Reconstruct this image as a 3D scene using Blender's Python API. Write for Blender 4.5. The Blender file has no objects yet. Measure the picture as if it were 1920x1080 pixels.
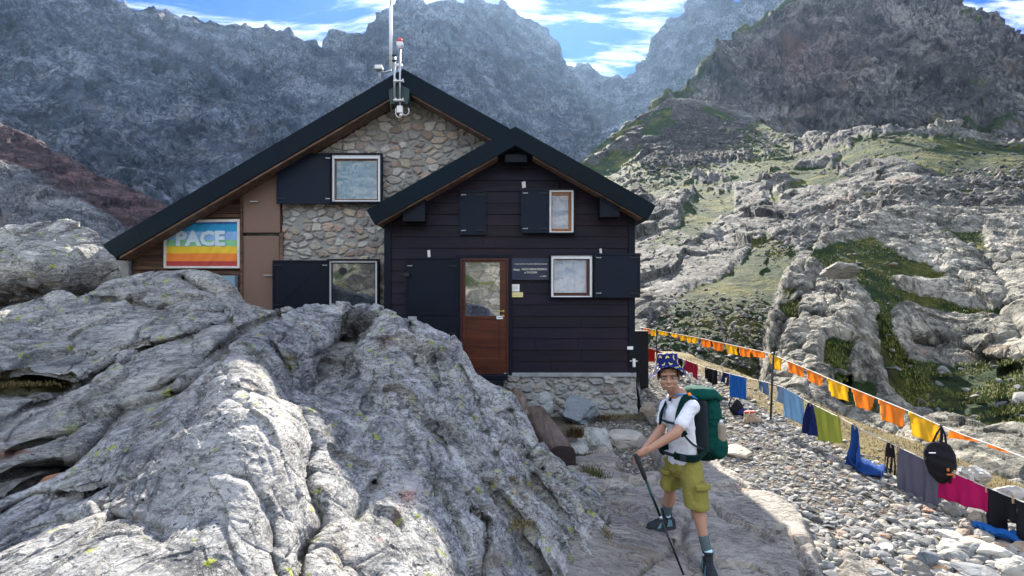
import bpy, math, random
import numpy as np
from mathutils import Vector, Matrix

R = math.radians
random.seed(7)
rng = np.random.default_rng(7)
sc = bpy.context.scene
COL = sc.collection

# ------------------------------------------------------------------ camera, sky, sun, exposure
EYE, FL = 2.2, 1000.0          # eye height in metres, focal length in 1920-wide pixels
cam_d = bpy.data.cameras.new('camera')
cam = bpy.data.objects.new('camera', cam_d); COL.objects.link(cam)
cam.location = (0, 0, EYE); cam.rotation_euler = (R(90), 0, 0)
cam_d.sensor_width = 36.0; cam_d.lens = 36.0*FL/1920.0
cam_d.clip_start = 0.05; cam_d.clip_end = 9000
sc.camera = cam
sc.render.resolution_x, sc.render.resolution_y = 1024, 576

SUN_EL, SUN_AZ = R(30.7), R(0.8)       # azimuth measured from +Y towards +X
SUN_DIR = Vector((math.sin(SUN_AZ)*math.cos(SUN_EL), math.cos(SUN_AZ)*math.cos(SUN_EL), math.sin(SUN_EL)))
sun_d = bpy.data.lights.new('sun', 'SUN'); sun_d.energy = 5.0; sun_d.angle = R(0.5); sun_d.color = (1.0, 0.93, 0.82)
sun = bpy.data.objects.new('sun', sun_d); COL.objects.link(sun)
sun.rotation_euler = SUN_DIR.to_track_quat('Z', 'Y').to_euler()
sun.location = SUN_DIR*50

world = bpy.data.worlds.new("World"); sc.world = world; world.use_nodes = True
nt = world.node_tree; nt.nodes.clear()
def wn(t, **k):
    n = nt.nodes.new(t)
    for a, b in k.items(): setattr(n, a, b)
    return n
wo = wn('ShaderNodeOutputWorld'); bg = wn('ShaderNodeBackground')
sky = wn('ShaderNodeTexSky', sky_type='NISHITA', sun_disc=False, sun_elevation=SUN_EL, sun_rotation=SUN_AZ,
         altitude=2600, air_density=1.0, dust_density=0.1, ozone_density=3.0)
tc = wn('ShaderNodeTexCoord'); sep = wn('ShaderNodeSeparateXYZ')
nt.links.new(tc.outputs['Generated'], sep.inputs[0])
zc = wn('ShaderNodeMath', operation='MAXIMUM'); zc.inputs[1].default_value = 0.04
nt.links.new(sep.outputs['Z'], zc.inputs[0])
dv = []
for ax in ('X', 'Y'):
    d = wn('ShaderNodeMath', operation='DIVIDE'); nt.links.new(sep.outputs[ax], d.inputs[0]); nt.links.new(zc.outputs[0], d.inputs[1]); dv.append(d)
cmb = wn('ShaderNodeCombineXYZ'); nt.links.new(dv[0].outputs[0], cmb.inputs[0]); nt.links.new(dv[1].outputs[0], cmb.inputs[1])
mp = wn('ShaderNodeMapping'); mp.inputs['Rotation'].default_value = (0, 0, R(38)); mp.inputs['Scale'].default_value = (0.8, 2.4, 1); mp.inputs['Location'].default_value = (0.45, 0.2, 0)
nt.links.new(cmb.outputs[0], mp.inputs[0])
cn = wn('ShaderNodeTexNoise'); cn.inputs['Scale'].default_value = 1.3; cn.inputs['Detail'].default_value = 9; cn.inputs['Roughness'].default_value = 0.62; cn.inputs['Distortion'].default_value = 0.5
nt.links.new(mp.outputs[0], cn.inputs['Vector'])
cr = wn('ShaderNodeMapRange', interpolation_type='SMOOTHSTEP'); cr.inputs[1].default_value = 0.48; cr.inputs[2].default_value = 0.60; cr.inputs[4].default_value = 0.95
nt.links.new(cn.outputs['Fac'], cr.inputs[0])
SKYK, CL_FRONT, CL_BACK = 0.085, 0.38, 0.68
tint = wn('ShaderNodeMixRGB', blend_type='MULTIPLY'); tint.inputs[0].default_value = 1; tint.inputs[2].default_value = (1, 1, 1, 1)
nt.links.new(sky.outputs[0], tint.inputs[1])
mixc = wn('ShaderNodeMixRGB')
hsv = wn('ShaderNodeHueSaturation'); hsv.inputs['Saturation'].default_value = 1.35; hsv.inputs['Value'].default_value = 1.0
nt.links.new(tint.outputs[0], hsv.inputs['Color'])
tint.inputs[2].default_value = (0.08, 0.25, 0.85, 1)
# thin high cloud; unseen part behind camera made brighter and denser as added fill
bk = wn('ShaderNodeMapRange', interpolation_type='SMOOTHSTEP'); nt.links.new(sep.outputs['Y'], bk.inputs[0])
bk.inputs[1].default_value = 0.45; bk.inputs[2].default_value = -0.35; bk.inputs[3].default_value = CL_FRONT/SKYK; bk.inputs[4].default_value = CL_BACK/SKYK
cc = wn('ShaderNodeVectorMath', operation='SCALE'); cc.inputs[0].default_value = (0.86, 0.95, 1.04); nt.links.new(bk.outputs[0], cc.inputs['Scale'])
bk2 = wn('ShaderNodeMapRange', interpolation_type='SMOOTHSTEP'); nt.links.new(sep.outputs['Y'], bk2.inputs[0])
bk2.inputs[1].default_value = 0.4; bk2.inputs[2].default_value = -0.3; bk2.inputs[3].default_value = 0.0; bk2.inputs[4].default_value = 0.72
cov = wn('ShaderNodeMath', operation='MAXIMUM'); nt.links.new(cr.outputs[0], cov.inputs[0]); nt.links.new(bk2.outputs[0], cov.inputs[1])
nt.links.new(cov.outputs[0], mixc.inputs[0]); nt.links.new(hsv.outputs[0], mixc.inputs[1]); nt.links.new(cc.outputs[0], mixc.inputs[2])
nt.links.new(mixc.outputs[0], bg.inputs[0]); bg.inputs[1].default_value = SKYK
nt.links.new(bg.outputs[0], wo.inputs[0])

sc.view_settings.view_transform = 'Standard'; sc.view_settings.look = 'None'
sc.view_settings.gamma = 1.0; sc.view_settings.use_curve_mapping = False
sc.view_settings.exposure = 1.95
sc.render.engine = 'CYCLES'
sc.cycles.use_denoising = True
sc.cycles.max_bounces = 6; sc.cycles.diffuse_bounces = 3; sc.cycles.glossy_bounces = 3
sc.cycles.transparent_max_bounces = 8; sc.cycles.volume_bounces = 0
sc.cycles.caustics_reflective = False; sc.cycles.caustics_refractive = False

# ------------------------------------------------------------------ numeric noise
_pr = np.random.default_rng(11)
_perm = _pr.permutation(256).astype(np.int32)
_perm = np.concatenate([_perm, _perm, _perm])
_g = _pr.normal(size=(256, 3)); _g /= np.linalg.norm(_g, axis=1)[:, None]; _g = _g.astype(np.float32)
def pn(p):
    """gradient noise, p (N,3) -> (N,) in about -1..1"""
    p = np.asarray(p, np.float32)
    out = np.empty(len(p), np.float32)
    for s in range(0, len(p), 200000):
        q = p[s:s+200000]; i = np.floor(q).astype(np.int32); f = q - i; i &= 255
        u = f*f*f*(f*(f*6-15)+10)
        r = 0
        for dx in (0, 1):
            wx = u[:, 0] if dx else 1-u[:, 0]
            a = _perm[(i[:, 0]+dx)]
            for dy in (0, 1):
                wy = wx*(u[:, 1] if dy else 1-u[:, 1])
                b = _perm[(a+i[:, 1]+dy)]
                for dz in (0, 1):
                    w = wy*(u[:, 2] if dz else 1-u[:, 2])
                    g = _g[_perm[(b+i[:, 2]+dz)] & 255]
                    r = r + w*(g[:, 0]*(f[:, 0]-dx)+g[:, 1]*(f[:, 1]-dy)+g[:, 2]*(f[:, 2]-dz))
        out[s:s+200000] = r*1.6
    return out
def fbm(p, o=5, g=0.5, l=2.03):
    a, s, t = 1.0, 0, 0
    for k in range(o):
        s = s + a*pn(p*(l**k)+k*17.3); t += a; a *= g
    return s/t
def ridged(p, o=5, g=0.5, l=2.1):
    a, s, t = 1.0, 0, 0
    for k in range(o):
        n = 1-np.abs(pn(p*(l**k)+k*9.7)); s = s + a*n*n; t += a; a *= g
    return s/t
_wj = _pr.random((4096, 3)).astype(np.float32)
def worley(p, want_id=False):
    """F1, F2 (and id of nearest cell) of jittered cells"""
    p = np.asarray(p, np.float32); N = len(p)
    F1 = np.full(N, 9, np.float32); F2 = F1.copy(); ID = np.zeros(N, np.int32)
    for s in range(0, N, 150000):
        q = p[s:s+150000]; i = np.floor(q).astype(np.int32); f = q-i
        a = np.full(len(q), 9, np.float32); b = a.copy(); d_ = np.zeros(len(q), np.int32)
        for dx in (-1, 0, 1):
            for dy in (-1, 0, 1):
                for dz in (-1, 0, 1):
                    h = ((i[:, 0]+dx)*73856093 ^ (i[:, 1]+dy)*19349663 ^ (i[:, 2]+dz)*83492791) & 4095
                    j = _wj[h]
                    d = (dx+j[:, 0]-f[:, 0])**2+(dy+j[:, 1]-f[:, 1])**2+(dz+j[:, 2]-f[:, 2])**2
                    lt = d < a
                    b = np.where(lt, a, np.minimum(b, d)); d_ = np.where(lt, h, d_); a = np.where(lt, d, a)
        F1[s:s+150000] = np.sqrt(a); F2[s:s+150000] = np.sqrt(b); ID[s:s+150000] = d_
    return (F1, F2, ID) if want_id else (F1, F2)
def facets(p, seed=0.0):
    """tilted flat faces of broken rock: every jittered cell has its own plane; also returns F2-F1"""
    p = np.asarray(p, np.float32)+seed; N = len(p); H_ = np.empty(N, np.float32); E_ = np.empty(N, np.float32)
    for s in range(0, N, 150000):
        q = p[s:s+150000]; i = np.floor(q).astype(np.int32); f = q-i
        a = np.full(len(q), 9, np.float32); b = a.copy(); h_ = np.zeros(len(q), np.float32)
        for dx in (-1, 0, 1):
            for dy in (-1, 0, 1):
                for dz in (-1, 0, 1):
                    h = ((i[:, 0]+dx)*73856093 ^ (i[:, 1]+dy)*19349663 ^ (i[:, 2]+dz)*83492791) & 4095
                    j = _wj[h]; ox = dx+j[:, 0]-f[:, 0]; oy = dy+j[:, 1]-f[:, 1]; oz = dz+j[:, 2]-f[:, 2]
                    d = ox*ox+oy*oy+oz*oz; lt = d < a; t = _wj[(h*31+7) & 4095]-0.5
                    b = np.where(lt, a, np.minimum(b, d)); h_ = np.where(lt, (ox*t[:, 0]+oy*t[:, 1]+oz*t[:, 2])*1.6+t[:, 0]*0.5, h_); a = np.where(lt, d, a)
        H_[s:s+150000] = h_; E_[s:s+150000] = np.sqrt(b)-np.sqrt(a)
    return H_, E_
def sstep(a, b, x):
    t = np.clip((x-a)/(b-a), 0, 1); return t*t*(3-2*t)

# ------------------------------------------------------------------ object helpers
def tag(o, label=None, cat=None, group=None, kind=None):
    if label: o['label'] = label
    if cat: o['category'] = cat
    if group: o['group'] = group
    if kind: o['kind'] = kind
    return o
def link(o, parent=None):
    COL.objects.link(o)
    if parent is not None: o.parent = parent
    return o
def empty(name, loc=(0, 0, 0), parent=None):
    o = bpy.data.objects.new(name, None); o.location = loc; o.empty_display_size = 0.2
    return link(o, parent)
def from_np(name, V, Fc, mat, parent=None, smooth=True, attrs=None, colattrs=None):
    """V (N,3), Fc (M,4) or (M,3) int"""
    me = bpy.data.meshes.new(name); V = np.ascontiguousarray(V, np.float32); Fc = np.ascontiguousarray(Fc, np.int32)
    me.vertices.add(len(V)); me.vertices.foreach_set('co', V.ravel())
    k = Fc.shape[1]
    me.loops.add(Fc.size); me.loops.foreach_set('vertex_index', Fc.ravel())
    me.polygons.add(len(Fc)); me.polygons.foreach_set('loop_start', np.arange(0, Fc.size, k, dtype=np.int32))
    me.polygons.foreach_set('use_smooth', np.full(len(Fc), smooth))
    me.update(calc_edges=True); me.validate()
    for n, a in (attrs or {}).items():
        at = me.attributes.new(n, 'FLOAT', 'POINT'); at.data.foreach_set('value', np.ascontiguousarray(a, np.float32))
    for n, a in (colattrs or {}).items():
        at = me.attributes.new(n, 'FLOAT_COLOR', 'POINT'); at.data.foreach_set('color', np.ascontiguousarray(a, np.float32).ravel())
    if mat: me.materials.append(mat)
    o = bpy.data.objects.new(name, me)
    return link(o, parent)
def grid_faces(ny, nx):
    i = np.arange(ny*nx).reshape(ny, nx)
    return np.stack([i[:-1, :-1], i[:-1, 1:], i[1:, 1:], i[1:, :-1]], -1).reshape(-1, 4)

class MB:
    """collects simple solids, then becomes ONE mesh object"""
    def __init__(s): s.v = []; s.f = []; s.sm = []
    def add(s, v, f, smooth=False):
        b = len(s.v); s.v += [tuple(p) for p in v]; s.f += [tuple(b+i for i in q) for q in f]; s.sm += [smooth]*len(f); return s
    def box(s, x0, x1, y0, y1, z0, z1):
        v = [(x0, y0, z0), (x1, y0, z0), (x1, y1, z0), (x0, y1, z0), (x0, y0, z1), (x1, y0, z1), (x1, y1, z1), (x0, y1, z1)]
        return s.add(v, [(0, 3, 2, 1), (4, 5, 6, 7), (0, 1, 5, 4), (1, 2, 6, 5), (2, 3, 7, 6), (3, 0, 4, 7)])
    def prism(s, xz, y0, y1):
        """outline in XZ (counter-clockwise seen from -Y), extruded from y0 (front) to y1"""
        n = len(xz); v = [(x, y0, z) for x, z in xz]+[(x, y1, z) for x, z in xz]
        f = [tuple(range(n)), tuple(range(2*n-1, n-1, -1))]+[((i+1) % n, i, n+i, n+(i+1) % n) for i in range(n)]
        return s.add(v, f)
    def tube(s, pts, r, n=8, caps=True, smooth=True):
        pts = [Vector(p) for p in pts]; m = len(pts); rr = r if isinstance(r, (list, tuple)) else [r]*m
        v = []; up = None
        for i, p in enumerate(pts):
            t = (pts[min(i+1, m-1)]-pts[max(i-1, 0)]).normalized()
            if up is None: up = t.orthogonal().normalized()
            else:
                up = (up-t*up.dot(t)); up = up.normalized() if up.length > 1e-6 else t.orthogonal().normalized()
            w = t.cross(up)
            for k in range(n):
                a = 2*math.pi*k/n; v.append(p+(up*math.cos(a)+w*math.sin(a))*rr[i])
        f = []
        for i in range(m-1):
            for k in range(n):
                f.append((i*n+k, i*n+(k+1) % n, (i+1)*n+(k+1) % n, (i+1)*n+k))
        s.add(v, f, smooth)
        if caps:
            b = len(s.v)-m*n
            s.f += [tuple(b+k for k in range(n-1, -1, -1)), tuple(b+(m-1)*n+k for k in range(n))]; s.sm += [False, False]
        return s
    def ball(s, c, r, n=12, m=8):
        rx, ry, rz = r if isinstance(r, (list, tuple)) else (r, r, r)
        v = [(c[0], c[1], c[2]+rz)]
        for i in range(1, m):
            th = math.pi*i/m
            for k in range(n):
                a = 2*math.pi*k/n; v.append((c[0]+rx*math.sin(th)*math.cos(a), c[1]+ry*math.sin(th)*math.sin(a), c[2]+rz*math.cos(th)))
        v.append((c[0], c[1], c[2]-rz)); f = []
        for k in range(n): f.append((0, 1+k, 1+(k+1) % n))
        for i in range(m-2):
            for k in range(n): f.append((1+i*n+k, 1+(i+1)*n+k, 1+(i+1)*n+(k+1) % n, 1+i*n+(k+1) % n))
        e = len(v)-1
        for k in range(n): f.append((e, 1+(m-2)*n+(k+1) % n, 1+(m-2)*n+k))
        return s.add(v, f, True)
    def build(s, name, mat, parent=None, bevel=0.0, loc=None, mods=None):
        me = bpy.data.meshes.new(name); me.from_pydata(s.v, [], s.f); me.validate(); me.update()
        if len(me.polygons) == len(s.sm): me.polygons.foreach_set('use_smooth', s.sm)
        me.materials.append(mat)
        o = bpy.data.objects.new(name, me); link(o, parent)
        if bevel:
            b = o.modifiers.new('bevel', 'BEVEL'); b.width = bevel; b.segments = 2; b.limit_method = 'ANGLE'
        return o
def WP(px, py, Y): return ((px-960)*Y/FL, Y, EYE+(540-py)*Y/FL)
def XZ(pts, Y): return [((x-960)*Y/FL, EYE+(540-y)*Y/FL) for x, y in pts]

# ------------------------------------------------------------------ materials
class NT:
    def __init__(s, name):
        s.m = bpy.data.materials.new(name); s.m.use_nodes = True; s.t = s.m.node_tree; s.t.nodes.clear()
        s.out = s.n('ShaderNodeOutputMaterial'); s.b = s.n('ShaderNodeBsdfPrincipled'); s.l(s.b.outputs[0], s.out.inputs[0])
    def n(s, t, **k):
        n = s.t.nodes.new(t)
        for a, b in k.items(): setattr(n, a, b)
        return n
    def l(s, a, b): s.t.links.new(a, b)
    def set(s, sock, v):
        if isinstance(v, bpy.types.NodeSocket): s.l(v, sock)
        elif v is not None:
            if isinstance(v, tuple) and len(v) == 3 and sock.type == 'RGBA': v = (*v, 1)
            sock.default_value = v
    def pos(s, scale=(1, 1, 1), rot=(0, 0, 0), loc=(0, 0, 0), kind='Object'):
        if kind == 'world': o = s.n('ShaderNodeNewGeometry').outputs['Position']
        else: o = s.n('ShaderNodeTexCoord').outputs[kind]
        m = s.n('ShaderNodeMapping'); s.l(o, m.inputs[0]); m.inputs['Scale'].default_value = scale; m.inputs['Rotation'].default_value = rot; m.inputs['Location'].default_value = loc
        return m.outputs[0]
    def noise(s, v, scale, detail=6, rough=0.6, dist=0.0, out='Fac'):
        n = s.n('ShaderNodeTexNoise'); s.l(v, n.inputs['Vector']); n.inputs['Scale'].default_value = scale
        n.inputs['Detail'].default_value = detail; n.inputs['Roughness'].default_value = rough; n.inputs['Distortion'].default_value = dist
        return n.outputs[out]
    def vor(s, v, scale, feature='F1', out='Distance', rand=1.0):
        n = s.n('ShaderNodeTexVoronoi', feature=feature); s.l(v, n.inputs['Vector']); n.inputs['Scale'].default_value = scale; n.inputs['Randomness'].default_value = rand
        return n.outputs[out]
    def ramp(s, x, a, b, lo=0.0, hi=1.0, smooth=True):
        n = s.n('ShaderNodeMapRange', interpolation_type='SMOOTHSTEP' if smooth else 'LINEAR'); s.set(n.inputs[0], x)
        n.inputs[1].default_value = a; n.inputs[2].default_value = b; n.inputs[3].default_value = lo; n.inputs[4].default_value = hi
        return n.outputs[0]
    def mix(s, f, a, b, mode='MIX'):
        n = s.n('ShaderNodeMixRGB', blend_type=mode); s.set(n.inputs[0], f); s.set(n.inputs[1], a); s.set(n.inputs[2], b); return n.outputs[0]
    def math(s, op, a, b=None, c=None):
        n = s.n('ShaderNodeMath', operation=op); s.set(n.inputs[0], a)
        if b is not None: s.set(n.inputs[1], b)
        if c is not None: s.set(n.inputs[2], c)
        return n.outputs[0]
    def attr(s, name, out='Fac'): return s.n('ShaderNodeAttribute', attribute_name=name).outputs[out]
    def warp(s, v, scale, amt):
        n = s.n('ShaderNodeTexNoise'); s.l(v, n.inputs['Vector']); n.inputs['Scale'].default_value = scale; n.inputs['Detail'].default_value = 3
        a = s.n('ShaderNodeVectorMath', operation='MULTIPLY_ADD'); s.l(n.outputs['Color'], a.inputs[0]); a.inputs[1].default_value = (amt,)*3; s.l(v, a.inputs[2])
        return a.outputs[0]
    def bump(s, h, dist, strength=1.0, prev=None):
        n = s.n('ShaderNodeBump'); n.inputs['Distance'].default_value = dist; n.inputs['Strength'].default_value = strength; s.l(h, n.inputs['Height'])
        if prev is not None: s.l(prev, n.inputs['Normal'])
        return n.outputs[0]
    def done(s, col=None, rough=0.8, normal=None, metal=None, spec=None):
        s.set(s.b.inputs['Base Color'], col); s.set(s.b.inputs['Roughness'], rough)
        if normal is not None: s.l(normal, s.b.inputs['Normal'])
        if metal is not None: s.set(s.b.inputs['Metallic'], metal)
        if spec is not None: s.set(s.b.inputs['Specular IOR Level'], spec)
        return s.m
# ------------------------------------------------------------------ rock materials
def rock_mat(name, cols, sc_, fol_rot=(0, 0, 0), stretch=(1, 1, 5), lichen=0.0, grass=False, bump=1.0, speck=0.0, tone=False, rust=0.0, micro=True, snow=None, rough=0.9, vc=0.0, wamt=0.35, dist=0.6):
    """cols: dark, mid, light; sc_: size in metres of the largest mottling"""
    T = NT(name); f = 1.0/sc_
    p0 = T.pos(kind='world'); p = T.warp(p0, 0.9*f, wamt*sc_)
    st = T.n('ShaderNodeMapping'); T.l(p, st.inputs[0]); st.inputs['Rotation'].default_value = fol_rot; st.inputs['Scale'].default_value = stretch
    sv = st.outputs[0]
    a = T.noise(p, 1.1*f, 8, 0.65); b = T.noise(sv, 2.2*f, 9, 0.68, dist); c = T.noise(sv, 9*f, 8, 0.7, 0.3)
    col = T.mix(T.ramp(b, 0.36, 0.62), cols[0], cols[1])
    col = T.mix(T.ramp(T.math('ADD', T.math('MULTIPLY', a, 0.5), T.math('MULTIPLY', c, 0.5)), 0.46, 0.6), col, cols[2])
    # thin dark fissures following the banding, and branching cracks
    fis = T.math('ABSOLUTE', T.math('SUBTRACT', T.noise(sv, 3.1*f, 7, 0.62, 1.0), 0.5))
    fm = T.ramp(fis, 0.0, 0.022, 1, 0)
    fis2 = T.math('ABSOLUTE', T.math('SUBTRACT', T.noise(p, 1.7*f, 6, 0.6, 0.4), 0.5))
    fm2 = T.ramp(fis2, 0.0, 0.012, 1, 0)
    fm = T.math('MAXIMUM', T.math('MULTIPLY', fm, 0.75), fm2)
    fm = T.math('MULTIPLY', fm, T.ramp(T.noise(p, 2.6*f, 3), 0.38, 0.54))
    if vc:
        w2 = T.warp(sv, 2.5*f, 0.22*sc_); w3 = T.warp(p0, 6*f, 0.10*sc_)
        c1 = T.ramp(T.vor(w2, 1.3*f, 'DISTANCE_TO_EDGE'), 0.0, 0.045, 1, 0); c2 = T.ramp(T.vor(w3, 4.1*f, 'DISTANCE_TO_EDGE'), 0.0, 0.07, 1, 0)
        c2 = T.math('MULTIPLY', c2, T.ramp(T.noise(p0, 1.9*f, 3), 0.46, 0.6)); vcm = T.math('MULTIPLY', T.math('MAXIMUM', c1, T.math('MULTIPLY', c2, 0.8)), vc)
        fm = T.math('MAXIMUM', fm, T.math('MULTIPLY', vcm, T.ramp(T.noise(p0, 2.2*f, 4), 0.38, 0.55, 0.25, 1)))
        cell = T.vor(w3, 4.1*f, 'F1', 'Color'); cb = T.n('ShaderNodeSeparateColor'); T.l(cell, cb.inputs[0]); col = T.mix(0.35*vc, col, T.mix(1.0, col, T.mix(cb.outputs[0], (0.55, 0.56, 0.58), (1.5, 1.48, 1.44)), 'MULTIPLY'))
    col = T.mix(T.math('MULTIPLY', fm, 0.7), col, tuple(x*0.28 for x in cols[0]))
    if rust:
        rm = T.math('MULTIPLY', T.ramp(T.noise(sv, 0.9*f, 5, 0.7), 0.55, 0.72), rust); col = T.mix(rm, col, (0.30, 0.19, 0.11))
    if speck:
        s1 = T.vor(T.warp(p0, 30*f, 0.02*sc_), 16*f); n1 = T.noise(p0, 5*f, 4)
        sm = T.math('MULTIPLY', T.ramp(s1, 0.20, 0.30, 1, 0), T.ramp(n1, 0.5, 0.6))
        s2 = T.vor(p0, 42*f); sm = T.math('MAXIMUM', sm, T.math('MULTIPLY', T.ramp(s2, 0.2, 0.3, 1, 0), T.ramp(T.noise(p0, 9*f, 3), 0.48, 0.58)))
        col = T.mix(T.math('MULTIPLY', sm, speck), col, (0.045, 0.05, 0.055))
        wsp = T.math('MULTIPLY', T.ramp(T.noise(p0, 34*f, 4, 0.7), 0.56, 0.66), 0.5); col = T.mix(wsp, col, tuple(min(0.62, x*1.55) for x in cols[2]))
    if lichen:
        w = T.warp(p0, 9*f, 0.22*sc_)
        l1 = T.vor(w, 3.6*f); lm = T.math('MULTIPLY', T.ramp(l1, 0.17, 0.24, 1, 0), T.ramp(T.noise(p0, 0.9*f, 3), 0.46, 0.52))
        lm = T.math('MULTIPLY', lm, T.ramp(T.noise(p0, 22*f, 5, 0.7), 0.42, 0.52))
        col = T.mix(T.math('MULTIPLY', lm, lichen), col, (0.42, 0.47, 0.07))
    if tone: 
        at = T.attr('tone', 'Color'); col = T.mix(1.0, col, at, 'MULTIPLY')
    h = T.math('ADD', T.math('MULTIPLY', b, 1.0), T.math('MULTIPLY', c, 0.45))
    h = T.math('SUBTRACT', h, T.math('MULTIPLY', fm, 0.25))
    nb = T.bump(h, 0.16*sc_*bump, 0.8)
    if micro:
        hm = T.math('ADD', T.noise(p0, 22*f, 8, 0.75), T.math('MULTIPLY', T.vor(p0, 26*f), 0.3)); nb = T.bump(hm, 0.03*sc_*bump, 0.9, nb)
    if grass:
        g = T.attr('grass'); gn = T.noise(p0, 3.0*f, 7, 0.7)
        gm = T.ramp(T.math('ADD', g, T.math('MULTIPLY', T.math('SUBTRACT', gn, 0.5), 1.1)), 0.42, 0.58)
        dry = T.ramp(T.noise(p0, 1.2*f, 5, 0.65), 0.47, 0.66)
        gc = T.mix(dry, (0.034, 0.066, 0.014), (0.19, 0.18, 0.035)); gc = T.mix(T.ramp(T.noise(p0, 14*f, 5, 0.7), 0.35, 0.7), T.mix(1.0, gc, (0.45, 0.5, 0.5), 'MULTIPLY'), gc)
        if grass == 'dry': gc = T.mix(0.6, gc, (0.27, 0.19, 0.085))
        col = T.mix(gm, col, gc)
        gb = T.bump(T.noise(p0, 12*f, 7, 0.75), 0.12*sc_, 1.0)
        mixn = T.n('ShaderNodeMix', data_type='VECTOR'); T.l(gm, mixn.inputs[0]); T.l(nb, mixn.inputs[4]); T.l(gb, mixn.inputs[5]); nb = mixn.outputs[1]
    return T.done(col, rough, nb, spec=0.25)

M = {}
M['rock_near'] = rock_mat('gneiss_near', ((0.10, 0.105, 0.11), (0.40, 0.40, 0.385), (0.58, 0.565, 0.53)), 0.42, fol_rot=(0.3, 0.9, 0.35), stretch=(1, 1.2, 3.6), lichen=0.95, speck=0.95, rust=0.3, tone=True, vc=0.45, wamt=0.3, bump=0.85)
M['rock_ledge'] = rock_mat('gneiss_ledge', ((0.16, 0.16, 0.155), (0.40, 0.395, 0.365), (0.57, 0.55, 0.49)), 0.8, fol_rot=(0.2, 1.1, 0.2), stretch=(1, 1.2, 4.5), lichen=0.85, speck=0.8, rust=0.35, tone=True, vc=0.4)
M['rock_slab'] = rock_mat('slab_stone', ((0.25, 0.225, 0.20), (0.46, 0.42, 0.365), (0.60, 0.545, 0.465)), 0.9, fol_rot=(0, 0, 0.5), stretch=(1, 4, 1), lichen=0.0, speck=0.5, rust=0.5, grass='dry', tone=True)
M['rock_hill'] = rock_mat('hillside_rock', ((0.07, 0.075, 0.065), (0.26, 0.255, 0.225), (0.44, 0.42, 0.365)), 2.4, fol_rot=(0.2, 0.5, 0), stretch=(1.5, 1, 0.8), grass=True, rust=0.25, tone=True, vc=0.9, wamt=0.15, dist=0.2, bump=1.2)
M['rock_hill_far'] = rock_mat('scree_slope_rock', ((0.045, 0.048, 0.042), (0.165, 0.16, 0.145), (0.31, 0.295, 0.255)), 6.0, fol_rot=(0.2, 0.5, 0), stretch=(1.4, 1, 0.8), grass=True, rust=0.3, tone=True, vc=0.9, wamt=0.15, dist=0.2, bump=1.2)
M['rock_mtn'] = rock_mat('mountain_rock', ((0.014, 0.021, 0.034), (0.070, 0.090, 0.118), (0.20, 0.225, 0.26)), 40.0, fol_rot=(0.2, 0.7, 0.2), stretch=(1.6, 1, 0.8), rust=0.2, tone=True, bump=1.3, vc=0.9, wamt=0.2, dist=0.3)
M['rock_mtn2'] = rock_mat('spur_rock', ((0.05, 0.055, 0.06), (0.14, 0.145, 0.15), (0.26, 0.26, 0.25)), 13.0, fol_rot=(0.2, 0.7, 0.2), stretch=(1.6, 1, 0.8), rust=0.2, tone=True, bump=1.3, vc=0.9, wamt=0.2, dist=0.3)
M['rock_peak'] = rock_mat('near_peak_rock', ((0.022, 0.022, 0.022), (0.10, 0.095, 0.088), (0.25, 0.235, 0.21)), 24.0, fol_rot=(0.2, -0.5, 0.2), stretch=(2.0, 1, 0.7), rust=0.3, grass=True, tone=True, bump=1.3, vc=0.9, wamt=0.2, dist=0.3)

# ------------------------------------------------------------------ rock sheets: a real surface through measured points, each with its own distance
def tps(ctrl):
    C = np.array(ctrl, float); X = C[:, :2]/400.0; y = C[:, 2]; n = len(C)
    def U(d2): return np.where(d2 > 1e-12, 0.5*d2*np.log(np.maximum(d2, 1e-12)), 0)
    K = U(((X[:, None]-X[None])**2).sum(-1))+np.eye(n)*2e-4
    P = np.c_[np.ones(n), X]; A = np.block([[K, P], [P.T, np.zeros((3, 3))]])
    w = np.linalg.solve(A, np.r_[y, 0, 0, 0])
    def f(a, b):
        q = np.c_[a.ravel(), b.ravel()]/400.0; out = np.empty(len(q))
        for s in range(0, len(q), 50000):
            k = U(((q[s:s+50000, None]-X[None])**2).sum(-1)); out[s:s+50000] = k@w[:n]+w[n]+q[s:s+50000]@w[n+1:]
        return out.reshape(a.shape)
    return f
def pldist(px, py, pts):
    d = np.full(px.shape, 1e9)
    for (x0, y0), (x1, y1) in zip(pts[:-1], pts[1:]):
        vx, vy = x1-x0, y1-y0; L = vx*vx+vy*vy+1e-9
        t = np.clip(((px-x0)*vx+(py-y0)*vy)/L, 0, 1)
        d = np.minimum(d, np.hypot(px-x0-t*vx, py-y0-t*vy))
    return d
def inpoly(px, py, poly, soft=8.0):
    ins = np.zeros(px.shape, bool); n = len(poly)
    for i in range(n):
        x0, y0 = poly[i]; x1, y1 = poly[(i+1) % n]
        if y0 == y1: continue
        ins ^= ((y0 > py) != (y1 > py)) & (px < (x1-x0)*(py-y0)/(y1-y0)+x0)
    d = pldist(px, py, list(poly)+[poly[0]])
    return np.clip(0.5+np.where(ins, d, -d)/(2*soft), 0, 1)

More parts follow.
